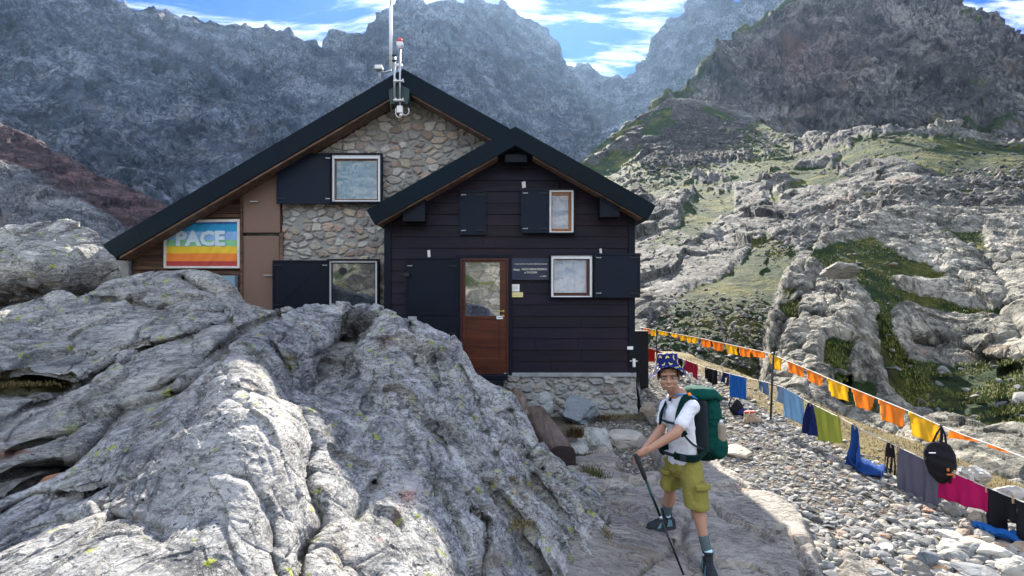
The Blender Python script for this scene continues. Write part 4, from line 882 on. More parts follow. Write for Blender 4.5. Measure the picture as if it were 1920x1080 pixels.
# shutters, windows
def shutter(x0, x1, y0, y1, Y, yf, mat, par=None, bars=False, hinge='right', frame=True, name='shutter'):
    a, b = WP(x0, y1, Y), WP(x1, y0, Y); t = 0.035; mb = MB()
    mb.box(a[0], b[0], yf+0.010, yf+t, a[2], b[2])
    if frame:
        fw = 0.035
        mb.box(a[0], a[0]+fw, yf, yf+0.010, a[2], b[2]); mb.box(b[0]-fw, b[0], yf, yf+0.010, a[2], b[2])
        mb.box(a[0]+fw, b[0]-fw, yf, yf+0.010, a[2], a[2]+fw); mb.box(a[0]+fw, b[0]-fw, yf, yf+0.010, b[2]-fw, b[2])
    if bars:   # pressed cross ribs
        cx, cz = (a[0]+b[0])/2, (a[2]+b[2])/2
        for q in ((a[0]+.05, a[2]+.05), (b[0]-.05, a[2]+.05), (a[0]+.05, b[2]-.05), (b[0]-.05, b[2]-.05)):
            mb.tube([(cx, yf+0.011, cz), (q[0], yf+0.011, q[1])], 0.006, 4, smooth=False)
    rv = MB()
    for q in range(5):
        for xx in (a[0]+.017, b[0]-.017): rv.ball((xx, yf-.001, a[2]+.06+(b[2]-a[2]-.12)*q/4), .006, 6, 4)
    o = hp(mb.build(name, mat, None, 0.003)); rv = rv.build('rivets', M['darksteel']); rv.parent = o; rv['kind'] = 'stuff'
    s = 1 if hinge == 'right' else -1; xh = b[0] if s > 0 else a[0]
    for zz in (a[2]+(b[2]-a[2])*0.10, b[2]-(b[2]-a[2])*0.10):
        h = MB(); h.box(min(xh-s*0.11, xh-s*0.03), max(xh-s*0.11, xh-s*0.03), yf-0.008, yf-0.0015, zz-0.007, zz+0.007); h.tube([(xh-s*0.11, yf-0.005, zz-0.010), (xh-s*0.11, yf-0.005, zz+0.014)], 0.008)
        g = h.build('hinge', M['steel']); g.parent = o
        h = MB(); xo = a[0] if s > 0 else b[0]
        h.box(min(xo+s*0.02, xo+s*0.17), max(xo+s*0.02, xo+s*0.17), yf-0.008, yf-0.0015, zz-0.010, zz+0.010); g = h.build('hinge', M['darksteel']); g.parent = o
    return o
def window(x0, x1, y0, y1, Y, yf, outer, inner, pane, curtain=None, surround=M['navy_dark'], ow=0.03, iw=0.05, sw=0.035, top=None, label=None, inner_sides='lrtb', reveal=0.05):
    a, b = WP(x0, y1, Y), WP(x1, y0, Y); X0, X1, Z0, Z1 = a[0], b[0], a[2], b[2]
    mb = MB(); y2 = Y+0.02
    mb.box(X0, X0+sw, yf, y2, Z0, Z1); mb.box(X1-sw, X1, yf, y2, Z0, Z1); mb.box(X0+sw, X1-sw, yf, y2, Z0, Z0+sw); mb.box(X0+sw, X1-sw, yf, y2, Z1-sw, Z1)
    w = hp(mb.build('window', surround, None, 0.003)); 
    if label: w['label'] = label
    X0 += sw+.001; X1 -= sw+.001; Z0 += sw+.001; Z1 -= sw+.001; yo = yf+reveal*0.35
    mb = MB(); t = top or ow; L = ow; Rr = ow
    mb.box(X0, X0+L, yo, y2-.003, Z0, Z1); mb.box(X1-Rr, X1, yo, y2-.003, Z0, Z1); mb.box(X0+L, X1-Rr, yo, y2-.003, Z1-t, Z1); mb.box(X0+L, X1-Rr, yo, y2-.003, Z0, Z0+ow*0.5)
    f = mb.build('frame', outer, None, 0.003); f.parent = w
    X0 += L+.001; X1 -= Rr+.001; Z1 -= t+.001; Z0 += ow*0.5+.001; yi = yf+reveal*0.7
    mb = MB(); l_ = iw if 'l' in inner_sides else .012; r_ = iw if 'r' in inner_sides else .012; t_ = iw if 't' in inner_sides else .012; b_ = iw if 'b' in inner_sides else .012
    mb.box(X0, X0+l_, yi, y2-.006, Z0, Z1); mb.box(X1-r_, X1, yi, y2-.006, Z0, Z1); mb.box(X0+l_, X1-r_, yi, y2-.006, Z1-t_, Z1); mb.box(X0+l_, X1-r_, yi, y2-.006, Z0, Z0+b_)
    s = mb.build('sash', inner, None, 0.003); s.parent = w
    yg = yi+0.012
    g = MB().box(X0+l_, X1-r_, yg, yg+0.004, Z0+b_, Z1-t_).build('pane', pane); g.parent = w
    if curtain:   # hanging cloth with soft folds just behind the glass
        n = 60; xs_ = np.linspace(X0+l_, X1-r_, n); zs_ = np.linspace(Z0+b_, Z1-t_, 12); XX, ZZ = np.meshgrid(xs_, zs_)
        yy = yg+0.014+0.0016*np.sin(XX*37+2*np.sin(XX*13)+ZZ*2)+0.0008*np.sin(XX*90+ZZ*5)
        c = from_np('curtain', np.stack([XX.ravel(), yy.ravel(), ZZ.ravel()], -1), grid_faces(12, n), curtain); c.parent = w
    else:
        c = MB().box(X0+l_, X1-r_, yg+0.012, yg+0.016, Z0+b_, Z1-t_).build('dark_backing', M['darkroom']); c.parent = w  # dark panel standing in for the dark interior behind the glass
    return w
# stone wall pair
shutter(518, 622, 287, 382, YS-0.2, YS-0.20, M['navy'])
window(621, 718, 289, 382, YS-0.1, YS-0.20, M['white'], M['soffit'], M['glass'], M['curtain_b'], ow=0.045, iw=0.03, sw=0.03, top=0.07, label='upper window of the stone gable with a pale blue curtain', reveal=0.09)
shutter(511, 617, 488, 581, YS-0.2, YS-0.21, M['navy_dark'], bars=True)
wl = window(616, 712, 486, 580, YS-0.1, YS-0.20, M['white'], M['darkroom'], M['glass_dark'], None, ow=0.035, iw=0.02, sw=0.03, label='lower window of the stone wall with dark glass and white frame', reveal=0.09)
# round vent in the dark pane
p = WP(642, 508, YS-0.15); v = MB().tube([(p[0], YS-0.150, p[2]), (p[0], YS-0.125, p[2])], 0.07, 18).build('vent', M['darksteel']); v.parent = wl
# annex
shutter(862, 912, 358, 441, YA, YA-0.055, M['navy'], hinge='none')
shutter(977, 1028, 354, 437, YA-0.1, YA-0.11, M['navy'], hinge='left')
window(1027, 1078, 354, 439, YA-0.05, YA-0.11, M['white'], M['orangewood'], M['glass'], M['curtain_w'], ow=0.035, iw=0.05, sw=0.025, inner_sides='rtb', label='upper annex window with orange wooden sash', reveal=0.08)
window(1031, 1112, 477, 559, YA-0.05, YA-0.11, M['white'], M['doorframe'], M['glass'], M['curtain_w'], ow=0.04, iw=0.055, sw=0.018, top=0.06, inner_sides='rb', label='lower annex window with white outer frame and brown sash', reveal=0.08)
shutter(1114, 1200, 475, 558, YA-0.1, YA-0.13, M['navy'], hinge='left')
for x0, x1, y0, y1 in ((978, 986, 341, 354), (1123, 1128, 466, 476), (802, 808, 469, 483)):
    a, b = WP(x0, y1, YA), WP(x1, y0, YA)
    mb = MB().prism([(a[0]+.01, a[2]), (b[0], a[2]+.012), (b[0]-.01, b[2]), (a[0], b[2]-.01)], YA-0.06, YA-0.015); hp(mb.build('wooden_catch', M['white_wood'], None, 0.003))
# entrance: black surround, brown door with mirror-like glass
a, b = WP(857, 703, YA), WP(960, 478, YA); sw = 0.06; mb = MB()
mb.box(a[0], a[0]+sw, YA-0.055, YA+.02, a[2], b[2]); mb.box(b[0]-sw, b[0], YA-0.055, YA+.02, a[2], b[2]); mb.box(a[0]+sw, b[0]-sw, YA-0.055, YA+.02, b[2]-sw*1.0, b[2])
hp(mb.build('door_surround', M['navy_dark'], None, 0.003))
x0, x1, zb, zt = a[0]+sw+.002, b[0]-sw-.002, a[2]+.0, b[2]-sw-.002
mb = MB(); fw = 0.035; mb.box(x0, x0+fw, YA-0.05, YA+.015, zb, zt); mb.box(x1-fw, x1, YA-0.05, YA+.015, zb, zt); mb.box(x0+fw, x1-fw, YA-0.05, YA+.015, zt-fw, zt)
hp(mb.build('door_frame', M['doorframe'], None, 0.003))
x0 += fw+.003; x1 -= fw+.003; zt -= fw+.003; zm = EYE-(592-540)*YA/1000; st = 0.085
mb = MB(); mb.box(x0, x0+st*.6, YA-0.035, YA+.01, zb, zt); mb.box(x1-st*1.35, x1, YA-0.035, YA+.01, zb, zt); mb.box(x0+st*.6, x1-st*1.35, YA-0.035, YA+.01, zt-st*.4, zt); mb.box(x0+st*.6, x1-st*1.35, YA-0.035, YA+.01, zm-0.06, zm)
mb.box(x0+st*.6, x1-st*1.35, YA-0.035, YA+.01, zb, zb+0.30); mb.box(x0+st*.6, x1-st*1.35, YA-0.024, YA+.008, zb+0.30, zm-0.06)
door = hp(mb.build('door', M['doorwood'], None, 0.003)); tag(door, 'brown wooden entrance door with a large glass pane')
g = MB().box(x0+st*.6, x1-st*1.35, YA-0.022, YA-0.016, zm, zt-st*.4).build('pane', M['glass_door']); g.parent = door
xk = x1-st*0.62
mbh = MB()
for zz in (EYE-(583-540)*YA/1000, EYE-(592-540)*YA/1000):
    mbh.tube([(xk, YA-0.043, zz), (xk, YA-0.035, zz)], 0.022, 14)
zz = EYE-(583-540)*YA/1000; mbh.tube([(xk, YA-0.04, zz), (xk, YA-0.075, zz), (xk-0.11, YA-0.078, zz-0.004)], 0.008, 8)
h = mbh.build('handle', M['brass']); h.parent = door
a, b = WP(931, 598, YA), WP(943, 592, YA); n_ = MB().box(a[0], b[0], YA-0.040, YA-0.0365, a[2], b[2]).build('door_notice', M['paper']); n_.parent = door
n_ = MB().box(a[0]+.012, b[0]-.012, YA-0.0415, YA-0.0405, (a[2]+b[2])/2-.007, (a[2]+b[2])/2+.007).build('door_notice', plain('blue_print', (0.12, 0.25, 0.5), 0.7)); n_.parent = door
# door sill and dark steps
hp(MB().box(WP(862, 0, YA)[0], WP(952, 0, YA)[0], YA-0.22, YA-0.02, z0-0.10, z0-0.02).build('door_sill', M['navy_dark'], None, 0.006))
hp(MB().box(WP(905, 0, YA)[0], WP(944, 0, YA)[0], YA-0.35, YA-0.02, z0-0.55, z0-0.103).build('step', M['blackboard'], None, 0.006))
# big dark metal panel door left of the entrance
pd = shutter(762, 859, 483, 640, YA, YA-0.075, M['navy_dark'], hinge='none', bars=False, name='metal_door'); tag(pd, 'closed dark metal door left of the entrance')
a, b = WP(768, 590, YA), WP(856, 588, YA); r_ = MB().box(a[0], b[0], YA-0.080, YA-0.0755, a[2], b[2]+.02).build('crossbar', M['navy_dark']); r_.parent = pd
p = WP(763, 515, YA); h = MB(); h.box(p[0]-.03, p[0]+.06, YA-0.12, YA-0.076, p[2]-.03, p[2]+.03); h.tube([(p[0]-.02, YA-.11, p[2]), (p[0]-.09, YA-.13, p[2]-.01)], .012); h = h.build('handle', M['darksteel']); h.parent = pd
a, b = WP(767, 601, YA), WP(783, 593, YA); h = MB().box(a[0], b[0], YA-0.11, YA-0.076, a[2], b[2]).build('lock_box', M['steel'], None, .004); h.parent = pd
# small white fittings on the right corner
a, b = WP(1175, 655, YA), WP(1186, 649, YA); hp(MB().box(a[0], b[0], YA-0.05, YA-0.036, a[2], b[2]).build('bracket', M['cable_w'], None, .003))
a, b = WP(1185, 687, YA), WP(1190, 672, YA); mb = MB().box(a[0], b[0], YA-0.065, YA-0.036, a[2], b[2]); zc_ = (a[2]+b[2])/2+.03; mb.tube([(a[0]-.05, YA-.05, zc_), (b[0]+.04, YA-.05, zc_)], .008); hp(mb.build('bracket', M['cable_w']))
# plaque and papers
def text(name, s, size, x, y, z, mat, par=None, align='CENTER', bold=0.0, ext=0.001, squash=1.0, rotx=90):
    c = bpy.data.curves.new(name, 'FONT'); c.body = s; c.size = size; c.align_x = align; c.align_y = 'CENTER'; c.extrude = ext; c.offset = bold; c.resolution_u = 2
    c.materials.append(mat); o = bpy.data.objects.new(name, c); o.location = (x, y, z); o.rotation_euler = (R(rotx), 0, 0); o.scale = (squash, 1, 1); link(o)
    bpy.context.view_layer.update(); me = bpy.data.meshes.new_from_object(o.evaluated_get(bpy.context.evaluated_depsgraph_get())); me.transform(o.matrix_world); me.name = name
    if not me.materials: me.materials.append(mat)
    bpy.data.objects.remove(o); o = bpy.data.objects.new(name, me); link(o)
    if par is not None: o.parent = par
    return o
a, b = WP(957, 525, YA), WP(1029, 485, YA)
pl = hp(MB().box(a[0], b[0], YA-0.045, YA-0.022, a[2], b[2]).build('plaque', M['plaque'], None, .003)); tag(pl, 'dark blue name plaque with pale lettering beside the door')
cx = (a[0]+b[0])/2+.02
def zpx(y): return EYE+(540-y)*YA/1000
text('lettering', 'CLUB ALPINO ITALIANO SEZIONE LIGURE', 0.030, cx, YA-.0465, zpx(495.3), M['gold'], pl, bold=.0004)
text('lettering', 'Rifugio', 0.042, cx-0.245, YA-.0465, zpx(505.8), M['gold'], pl, bold=.001)
text('lettering', 'MARCHESINI-FEDERICI', 0.050, cx+0.065, YA-.0465, zpx(505), M['gold'], pl, bold=.0008, squash=.88)
text('lettering', 'al', 0.042, cx-0.10, YA-.0465, zpx(511.5), M['gold'], pl, bold=.001)
text('lettering', 'PAGARI', 0.052, cx+0.02, YA-.0465, zpx(511), M['gold'], pl, bold=.0008)
text('lettering', 'm. 2650', 0.034, cx+0.215, YA-.0465, zpx(518), M['gold'], pl, bold=.0006)
a, b = WP(959, 546.5, YA), WP(974, 533, YA); pw = hp(MB().box(a[0], b[0], YA-0.032, YA-0.0265, a[2], b[2]).build('notice', M['paper'])); pw['label'] = 'white paper notice below the plaque'
mbt = MB()
for i in range(4): mbt.box(a[0]+.02, b[0]-.025-.02*(i % 2), YA-.0332, YA-.0325, b[2]-.035-i*.022, b[2]-.031-i*.022)
q = mbt.build('print', M['ink']); q.parent = pw
a, b = WP(960, 557, YA), WP(980.5, 548, YA); pw = hp(MB().box(a[0], b[0], YA-0.032, YA-0.0265, a[2], b[2]).build('notice', M['paper_y'])); pw['label'] = 'yellow notice strip below the white paper'
mbt = MB()
for i in range(2): mbt.box(a[0]+.02, b[0]-.02, YA-.0332, YA-.0325, b[2]-.035-i*.022, b[2]-.031-i*.022)
q = mbt.build('print', M['ink']); q.parent = pw

# black board standing behind the right corner
a, b = WP(1195, 737, 11.3), WP(1215, 620, 11.3)
bb = MB().box(2.16, b[0], 11.25, 11.33, a[2]-.05, b[2]).build('side_screen', M['blackboard'], None, .005); hp(bb)
# ------------------------------------------------------------------ rainbow peace flag in its white frame
T = NT('rainbow_cloth'); z = T.n('ShaderNodeSeparateXYZ'); T.l(T.n('ShaderNodeTexCoord').outputs['Object'], z.inputs[0])
zt_, zb_ = zpx(0), 0
fz1, fz0 = EYE+(540-417)*(YS-.09)/1000, EYE+(540-499)*(YS-.09)/1000
tt = T.math('DIVIDE', T.math('SUBTRACT', z.outputs[2], fz0), fz1-fz0)
cr_ = T.n('ShaderNodeValToRGB'); cr_.color_ramp.interpolation = 'CONSTANT'; el = cr_.color_ramp.elements
bands = [(0.0, (0.42, 0.045, 0.04)), (0.11, (0.80, 0.22, 0.03)), (0.29, (0.78, 0.52, 0.03)), (0.45, (0.24, 0.55, 0.28)), (0.60, (0.24, 0.44, 0.74)), (0.79, (0.02, 0.30, 0.56)), (0.95, (0.02, 0.14, 0.40))]
el[0].position = 0; el[0].color = (*bands[0][1], 1); el[1].position = bands[1][0]; el[1].color = (*bands[1][1], 1)
for p_, c_ in bands[2:]: e_ = el.new(p_); e_.color = (*c_, 1)
T.l(tt, cr_.inputs[0])
M['rainbow'] = T.done(T.mix(1.0, cr_.outputs[0], T.mix(T.noise(T.pos((1, 1, 6)), 3, 4), (0.8, 0.8, 0.8), (1.1, 1.1, 1.1)), 'MULTIPLY'), 0.75, T.bump(T.noise(T.pos((5, 1, 1)), 1.4, 3), 0.03, 0.8))
pf = empty('peace_flag', (WP(379, 0, YS)[0], YS-.1, 2.9)); tag(pf, 'rainbow flag reading PACE stretched in a white frame on the boarded wall', 'flag')
inv = Matrix.Translation(-Vector(pf.location))
def pfp(o): o.parent = pf; o.matrix_parent_inverse = inv; return o
Yf = YS-.09
ol = [(308, 503), (450, 503), (450, 411), (338, 413), (308, 433)]
il = [(312, 499), (445.5, 499), (445.5, 416), (339, 417.5), (312, 435.5)]
n = 120; m = 60; UX, UZ = np.meshgrid(np.linspace(311, 446.5, n), np.linspace(499.5, 415.5, m))
X = (UX-960)*Yf/1000; Z = EYE+(540-UZ)*Yf/1000
Yc = Yf+0.0+0.006*np.sin(X*14+Z*5)+0.004*np.sin(X*31-Z*22)
V = np.stack([X.ravel(), Yc.ravel(), Z.ravel()], -1); Fc = grid_faces(m, n); cx_ = UX.ravel()[Fc].mean(1); cz_ = UZ.ravel()[Fc].mean(1); Fc = Fc[cz_ > 417+(339-cx_)*0.66]
pfp(from_np('cloth', V, Fc, M['rainbow']))
for i in range(5):
    p0, p1 = ol[i], ol[(i+1) % 5]; q0, q1 = il[i], il[(i+1) % 5]
    pts = XZ([p0, p1, q1, q0], Yf)
    e = 0.0006*i
    pfp(MB().prism(pts, Yf-.02-e, Yf+.012+e).build('frame_strip', M['white_wood'], None, .002))
tx = text('lettering', 'PACE', 0.375, WP(376, 0, Yf)[0], Yf-.014, EYE+(540-448.5)*Yf/1000, plain('white_print', (0.55, 0.68, 0.74), 0.7), None, bold=.018, ext=.0005, squash=1.06); pfp(tx)

# ------------------------------------------------------------------ aerials on the ridge
am = empty('antenna_mast', WP(733, 130, 10.0)); tag(am, 'tall white aerial pole rising from the hut ridge', 'antenna')
inva = Matrix.Translation(-Vector(am.location))
def app(o, r=am, i=inva): o.parent = r; o.matrix_parent_inverse = i; return o
Ym = 9.72
app(MB().tube([WP(733, 128, Ym), WP(732.5, 12, Ym)], 0.030, 12).build('pole', M['white']))
app(MB().tube([WP(732.5, 12, Ym), WP(732, -60, Ym)], [0.014, 0.010], 10).build('whip', M['white']))
app(MB().tube([WP(740, 190, YM-.10), WP(740, 104, YM-.10)], 0.021, 10).build('support_pipe', M['steel']))
mb = MB()
for y in (104, 114): mb.tube([WP(729, y, Ym), WP(744, y, Ym)], 0.022, 8)
app(mb.build('clamp', M['darksteel']))
bm_ = empty('beacon_mast', WP(750, 200, YM-.15)); tag(bm_, 'thin steel mast with a red lamp in front of the hut ridge', 'beacon')
invb = Matrix.Translation(-Vector(bm_.location))
def bpp(o): return app(o, bm_, invb)
Yb = YM-.12
bpp(MB().tube([WP(750, 200, Yb), WP(750, 90, Yb)], 0.017, 10).build('pole', M['steel']))
mb = MB(); c0 = WP(750, 84, Yb); mb.box(c0[0]-.058, c0[0]+.058, Yb-.05, Yb+.05, c0[2]-.035, c0[2]+.045); mb.tube([WP(750, 92, Yb), WP(750, 87, Yb)], [.03, .055], 12); bpp(mb.build('lamp_housing', M['white'], None, .01))
mb = MB(); mb.tube([WP(750, 79.5, Yb), WP(750, 74, Yb), WP(750, 72, Yb)], [.046, .044, .028], 16); bpp(mb.build('red_lamp', M['red_lamp']))
for y in (152, 188):
    mb = MB(); a = WP(750, y, Yb); mb.box(WP(738, 0, Yb)[0], WP(757, 0, Yb)[0], Yb-.028, Yb+.05, a[2]-.012, a[2]+.012)
    for xx in (743, 756): mb.tube([(WP(xx, 0, Yb)[0], Yb-.03, a[2]-.03), (WP(xx, 0, Yb)[0], Yb-.03, a[2]+.03)], .010, 8)
    bpp(mb.build('clamp', M['cable_w']))
mb = MB(); a = WP(750, 206, Yb); mb.box(a[0]-.055, a[0]+.05, Yb-.03, Yb+.04, a[2]-.06, a[2]+.07); mb.ball((a[0]+.02, Yb-.01, a[2]-.10), .03); bpp(mb.build('junction_box', M['cable_w'], None, .01))
def arc(cx, cy, rx, ry, a0, a1, Y, n=14): return [WP(cx+rx*math.cos(R(a0+(a1-a0)*i/n)), cy-ry*math.sin(R(a0+(a1-a0)*i/n)), Y) for i in range(n+1)]
bpp(MB().tube([WP(742, 203, Yb)]+arc(748, 212, 6, 8, 180, 360, Yb), .009, 8).build('cable', M['cable_w'])); bpp(MB().tube(arc(760, 208, 7, 8, 200, 400, Yb), .009, 8).build('cable', M['cable_w']))
bpp(MB().tube([WP(733, 195, Yb), WP(733, 205, Yb), WP(737, 214, Yb)]+arc(748, 220, 8, 8, 180, -170, Yb, 20), .008, 8).build('cable', M['cable_k']))
# green backing board below the ridge
hp(MB().prism(XZ([(732, 192), (734, 198), (766, 198), (768, 190), (769, 170), (750, 160), (731, 172)], YM+.02), YM-.06, YM+.10).build('mast_board', plain('dark_green_board', (0.01, 0.035, 0.035), 0.5), None, .004))
ac = empty('ridge_camera', WP(712, 135, 10.1)); tag(ac, 'small white weather camera on the hut roof left of the aerial', 'camera'); ic = Matrix.Translation(-Vector(ac.location))
Yc_ = 10.15
mb = MB(); p = WP(712, 129, Yc_); mb.box(p[0]-.08, p[0]+.05, Yc_-.08, Yc_+.1, p[2]-.03, p[2]+.05); app(mb.build('housing', M['cable_w'], None, .012), ac, ic)
mb = MB(); mb.tube([WP(712, 134, Yc_), WP(722, 136, Yc_), WP(734, 131, Yc_)], .018, 8); mb.tube([WP(712, 131, Yc_), WP(712, 152, Yc_)], .016, 8); app(mb.build('bracket', M['steel']), ac, ic)
av = empty('roof_lamp', WP(748, 125, 10.3)); tag(av, 'small white dome fitting on the ridge behind the two masts', 'lamp'); iv = Matrix.Translation(-Vector(av.location))
p = WP(749, 124, 10.3); app(MB().ball(p, (.07, .07, .05)).build('dome', M['cable_w']), av, iv); app(MB().tube([(p[0], p[1], p[2]-.2), p], .03).build('stem', M['steel']), av, iv)

# ------------------------------------------------------------------ log bench and plank
def logmesh():
    n, m = 40, 60; A, Bv = WP(1054, 862, 5.95), WP(1003, 779, 7.7)
    A = Vector(A); Bv = Vector(Bv); d = (Bv-A); L = d.length; d.normalize(); side = d.cross(Vector((0, 0, 1))).normalized(); up = side.cross(d)
    V = []; 
    for i in range(m):
        t = i/(m-1); c = A+d*L*t
        for k in range(n):
            a = 2*math.pi*k/n; ca, sa = math.cos(a), math.sin(a)
            r = 0.155*(1-0.04*t)/max(abs(ca)**3.2+abs(sa)**3.2, 1e-6)**(1/3.2)
            r *= 1-0.05*math.exp(-((a-1.2)/.05)**2)-0.06*math.exp(-((a-2.0)/.04)**2)
            V.append(c+side*ca*r+up*sa*r)
    V = np.array(V); V = V+0.006*fbm(V*np.array([9., 2., 9.]), 4)[:, None]
    F_ = [(i*n+k, i*n+(k+1) % n, (i+1)*n+(k+1) % n, (i+1)*n+k) for i in range(m-1) for k in range(n)]
    mb = MB(); mb.add(V, F_, True); side_o = mb
    es = []
    for s_, q in ((0, 0), (m-1, 1)):
        e = MB(); es.append(e)
        ring = V[s_*n:(s_+1)*n]; c = ring.mean(0); vv = [tuple(c)]
        for f_ in (0.35, 0.7, 1.0): vv += [tuple(c+(p-c)*f_*0.995-np.array(d)*(0.004 if s_ == 0 else -.004)*(1 if f_ < 1 else 0)) for p in ring]
        fs = [(0, 1+(k+1) % n, 1+k) for k in range(n)]
        for j in range(2): fs += [(1+j*n+k, 1+j*n+(k+1) % n, 1+(j+1)*n+(k+1) % n, 1+(j+1)*n+k) for k in range(n)]
        e.add(vv, fs)
    return side_o, es
sm_, em_ = logmesh()
lg = empty('log_bench', (0.5, 6.8, 0)); tag(lg, 'old squared log lying below the outcrop with a dark end face', 'log'); il_ = Matrix.Translation(-Vector(lg.location))
M['logwood'] = woodmat('weathered_log', (0.055, 0.038, 0.028), (0.17, 0.125, 0.10), 0.8, 'y', 0.6, 0.012)
app(sm_.build('timber', M['logwood']), lg, il_)
T = NT('log_end'); p = T.pos((1, 1, 1)); M['logend'] = T.done(T.mix(T.noise(p, 22, 6), (0.010, 0.007, 0.009), (0.035, 0.022, 0.022)), 0.85, T.bump(T.noise(p, 40, 5), .01))
for e_ in em_: app(e_.build('end_face', M['logend']), lg, il_)
pk = MB(); a = Vector(WP(985, 790, 7.4)); b = Vector(WP(966, 738, 8.9)); pk.tube([a, a+(b-a)*.5+Vector((.01, 0, .01)), b], [.13, .14, .12], 7, smooth=False)
o = pk.build('weathered_stump', woodmat('grey_wood', (0.09, 0.06, 0.04), (0.26, 0.20, 0.155), 0.8, 'y', 0.7, 0.01), None, .01); tag(o, 'grey weathered timber stub behind the dark log against the foundation', 'timber')
# ------------------------------------------------------------------ loose stones
def ico(sub):
    import bmesh
    bm = bmesh.new(); bmesh.ops.create_icosphere(bm, subdivisions=sub, radius=1.0)
    V = np.array([v.co[:] for v in bm.verts]); F_ = np.array([[v.index for v in f.verts] for f in bm.faces]); bm.free(); return V, F_
def stone_shape(V, seed, ang=0.45, flat=0.5):
    r = np.random.default_rng(seed); W_ = V.copy()
    for k in range(15):      # plane cuts make it angular
        n = r.normal(size=3); n /= np.linalg.norm(n); d = r.uniform(0.5, 0.88); s = W_@n-d; W_ -= np.where(s > 0, s*0.92, 0)[:, None]*n
    W_ *= np.array([1.0, r.uniform(0.6, 0.9), flat*r.uniform(0.7, 1.2)])
    return W_
V1, F1_ = ico(2); V0, F0_ = ico(1)
lib = [stone_shape(V1, 100+i) for i in range(14)]; lib0 = [stone_shape(V0, 200+i) for i in range(8)]
spal = np.array([[.34, .33, .305], [.27, .265, .25], [.21, .215, .215], [.43, .42, .39], [.38, .34, .28], [.20, .21, .22], [.33, .25, .19], [.44, .41, .35]])
def rotm(a, b, c):
    ca, sa, cb, sb, cc_, sc2 = np.cos(a), np.sin(a), np.cos(b), np.sin(b), np.cos(c), np.sin(c); n = len(a); z = np.zeros(n); o = np.ones(n)
    Rz = np.stack([cc_, -sc2, z, sc2, cc_, z, z, z, o], -1).reshape(n, 3, 3); Rx = np.stack([o, z, z, z, ca, -sa, z, sa, ca], -1).reshape(n, 3, 3); Ry = np.stack([cb, z, sb, z, o, z, -sb, z, cb], -1).reshape(n, 3, 3)
    return Rz@Rx@Ry
def scatter(name, X, Y, Z, S, mat, shapes, faces, tilt=0.35, seed=1, bright=1.0):
    r = np.random.default_rng(seed); n = len(X); k = r.integers(0, len(shapes), n); Rm = rotm(r.normal(0, tilt, n), r.normal(0, tilt, n), r.uniform(0, 6.28, n))
    Sh = np.array(shapes)[k]; V = np.einsum('nij,nvj->nvi', Rm, Sh)*S[:, None, None]+np.stack([X, Y, Z], -1)[:, None]
    nv = Sh.shape[1]; Fc = (faces[None]+(np.arange(n)*nv)[:, None, None]).reshape(-1, 3)
    c = spal[r.choice(len(spal), n, p=[.2, .2, .17, .08, .13, .10, .05, .07])]*r.uniform(0.6, 1.1, (n, 1))*bright*.88
    ca = np.repeat(np.c_[c, np.ones(n)], nv, 0)
    return from_np(name, V.reshape(-1, 3), Fc, mat, smooth=False, colattrs={'cid': ca})
T = NT('pebble_stone'); p = T.pos(kind='world'); c = T.attr('cid', 'Color')
c = T.mix(1.0, c, T.mix(T.noise(p, 30, 8, 0.75), (0.55, 0.55, 0.56), (1.35, 1.34, 1.32)), 'MULTIPLY')
M['pebble'] = T.done(c, 0.85, T.bump(T.noise(p, 60, 6, 0.7), .006, 0.8), spec=0.25)
T = NT('loose_rock'); p = T.pos(kind='world'); c = T.attr('cid', 'Color'); sv = T.pos((3, 9, 22), (0.3, 0.2, 0.4), kind='world')
c = T.mix(1.0, c, T.mix(T.noise(sv, 1.0, 9, 0.72, 0.5), (0.45, 0.46, 0.48), (1.5, 1.48, 1.42)), 'MULTIPLY')
c = T.mix(T.math('MULTIPLY', T.ramp(T.noise(p, 9, 6, 0.7), 0.55, 0.66), 0.5), c, (0.10, 0.10, 0.10)); c = T.mix(T.math('MULTIPLY', T.ramp(T.noise(p, 5, 6, 0.7), 0.56, 0.7), 0.4), c, (0.30, 0.21, 0.13))
M['rock_loose'] = T.done(c, 0.88, T.bump(T.noise(sv, 1.6, 8, 0.7), .02, 0.9, T.bump(T.noise(p, 50, 6, 0.7), .006, 0.8)), spec=0.25)

r = np.random.default_rng(5)
def inwalk(X, Y): return (X > 0.9) & ~((X < 2.30) & (Y > 8.8))
# gravel: sizes fall off with distance so the near stones are drawn one by one
n = 15000; Yg = 3.0+(r.random(n)**1.45)*11.5; Xg = r.uniform(1.0, 4.95, n)
z, sl, vg = ground_z(Xg, Yg, False)
Pg = np.stack([Xg, Yg, 0*Xg], -1)
keep = inwalk(Xg, Yg) & (r.random(n) > sl*1.3) & (r.random(n) > (sstep(4.35, 4.7, Xg))*0.93)
Xg, Yg, z, sl = Xg[keep], Yg[keep], z[keep], sl[keep]
S = np.clip(r.lognormal(math.log(0.036), 0.42, len(Xg)), 0.014, 0.085)*(0.8+0.45*sstep(6.0, 4.0, Yg)+0.25*sstep(3.2, 4.4, Xg))*np.where(Xg < 2.4, 0.72, 1.0)
o = scatter('gravel', Xg, Yg, z+S*0.12, S, M['pebble'], lib, F1_, seed=3); tag(o, kind='stuff')
n = 22000; Yg = 3.0+(r.random(n)**1.3)*13; Xg = r.uniform(1.0, 5.3, n); z, sl, vg = ground_z(Xg, Yg, False)
keep = inwalk(Xg, Yg) & (r.random(n) > sl*1.05) & (r.random(n) > sstep(4.4, 4.9, Xg)*0.88)
Xg, Yg, z = Xg[keep], Yg[keep], z[keep]; S = r.uniform(0.010, 0.022, len(Xg))
o = scatter('gravel', Xg, Yg, z+S*0.2, S, M['pebble'], lib0, F0_, seed=4); tag(o, kind='stuff')

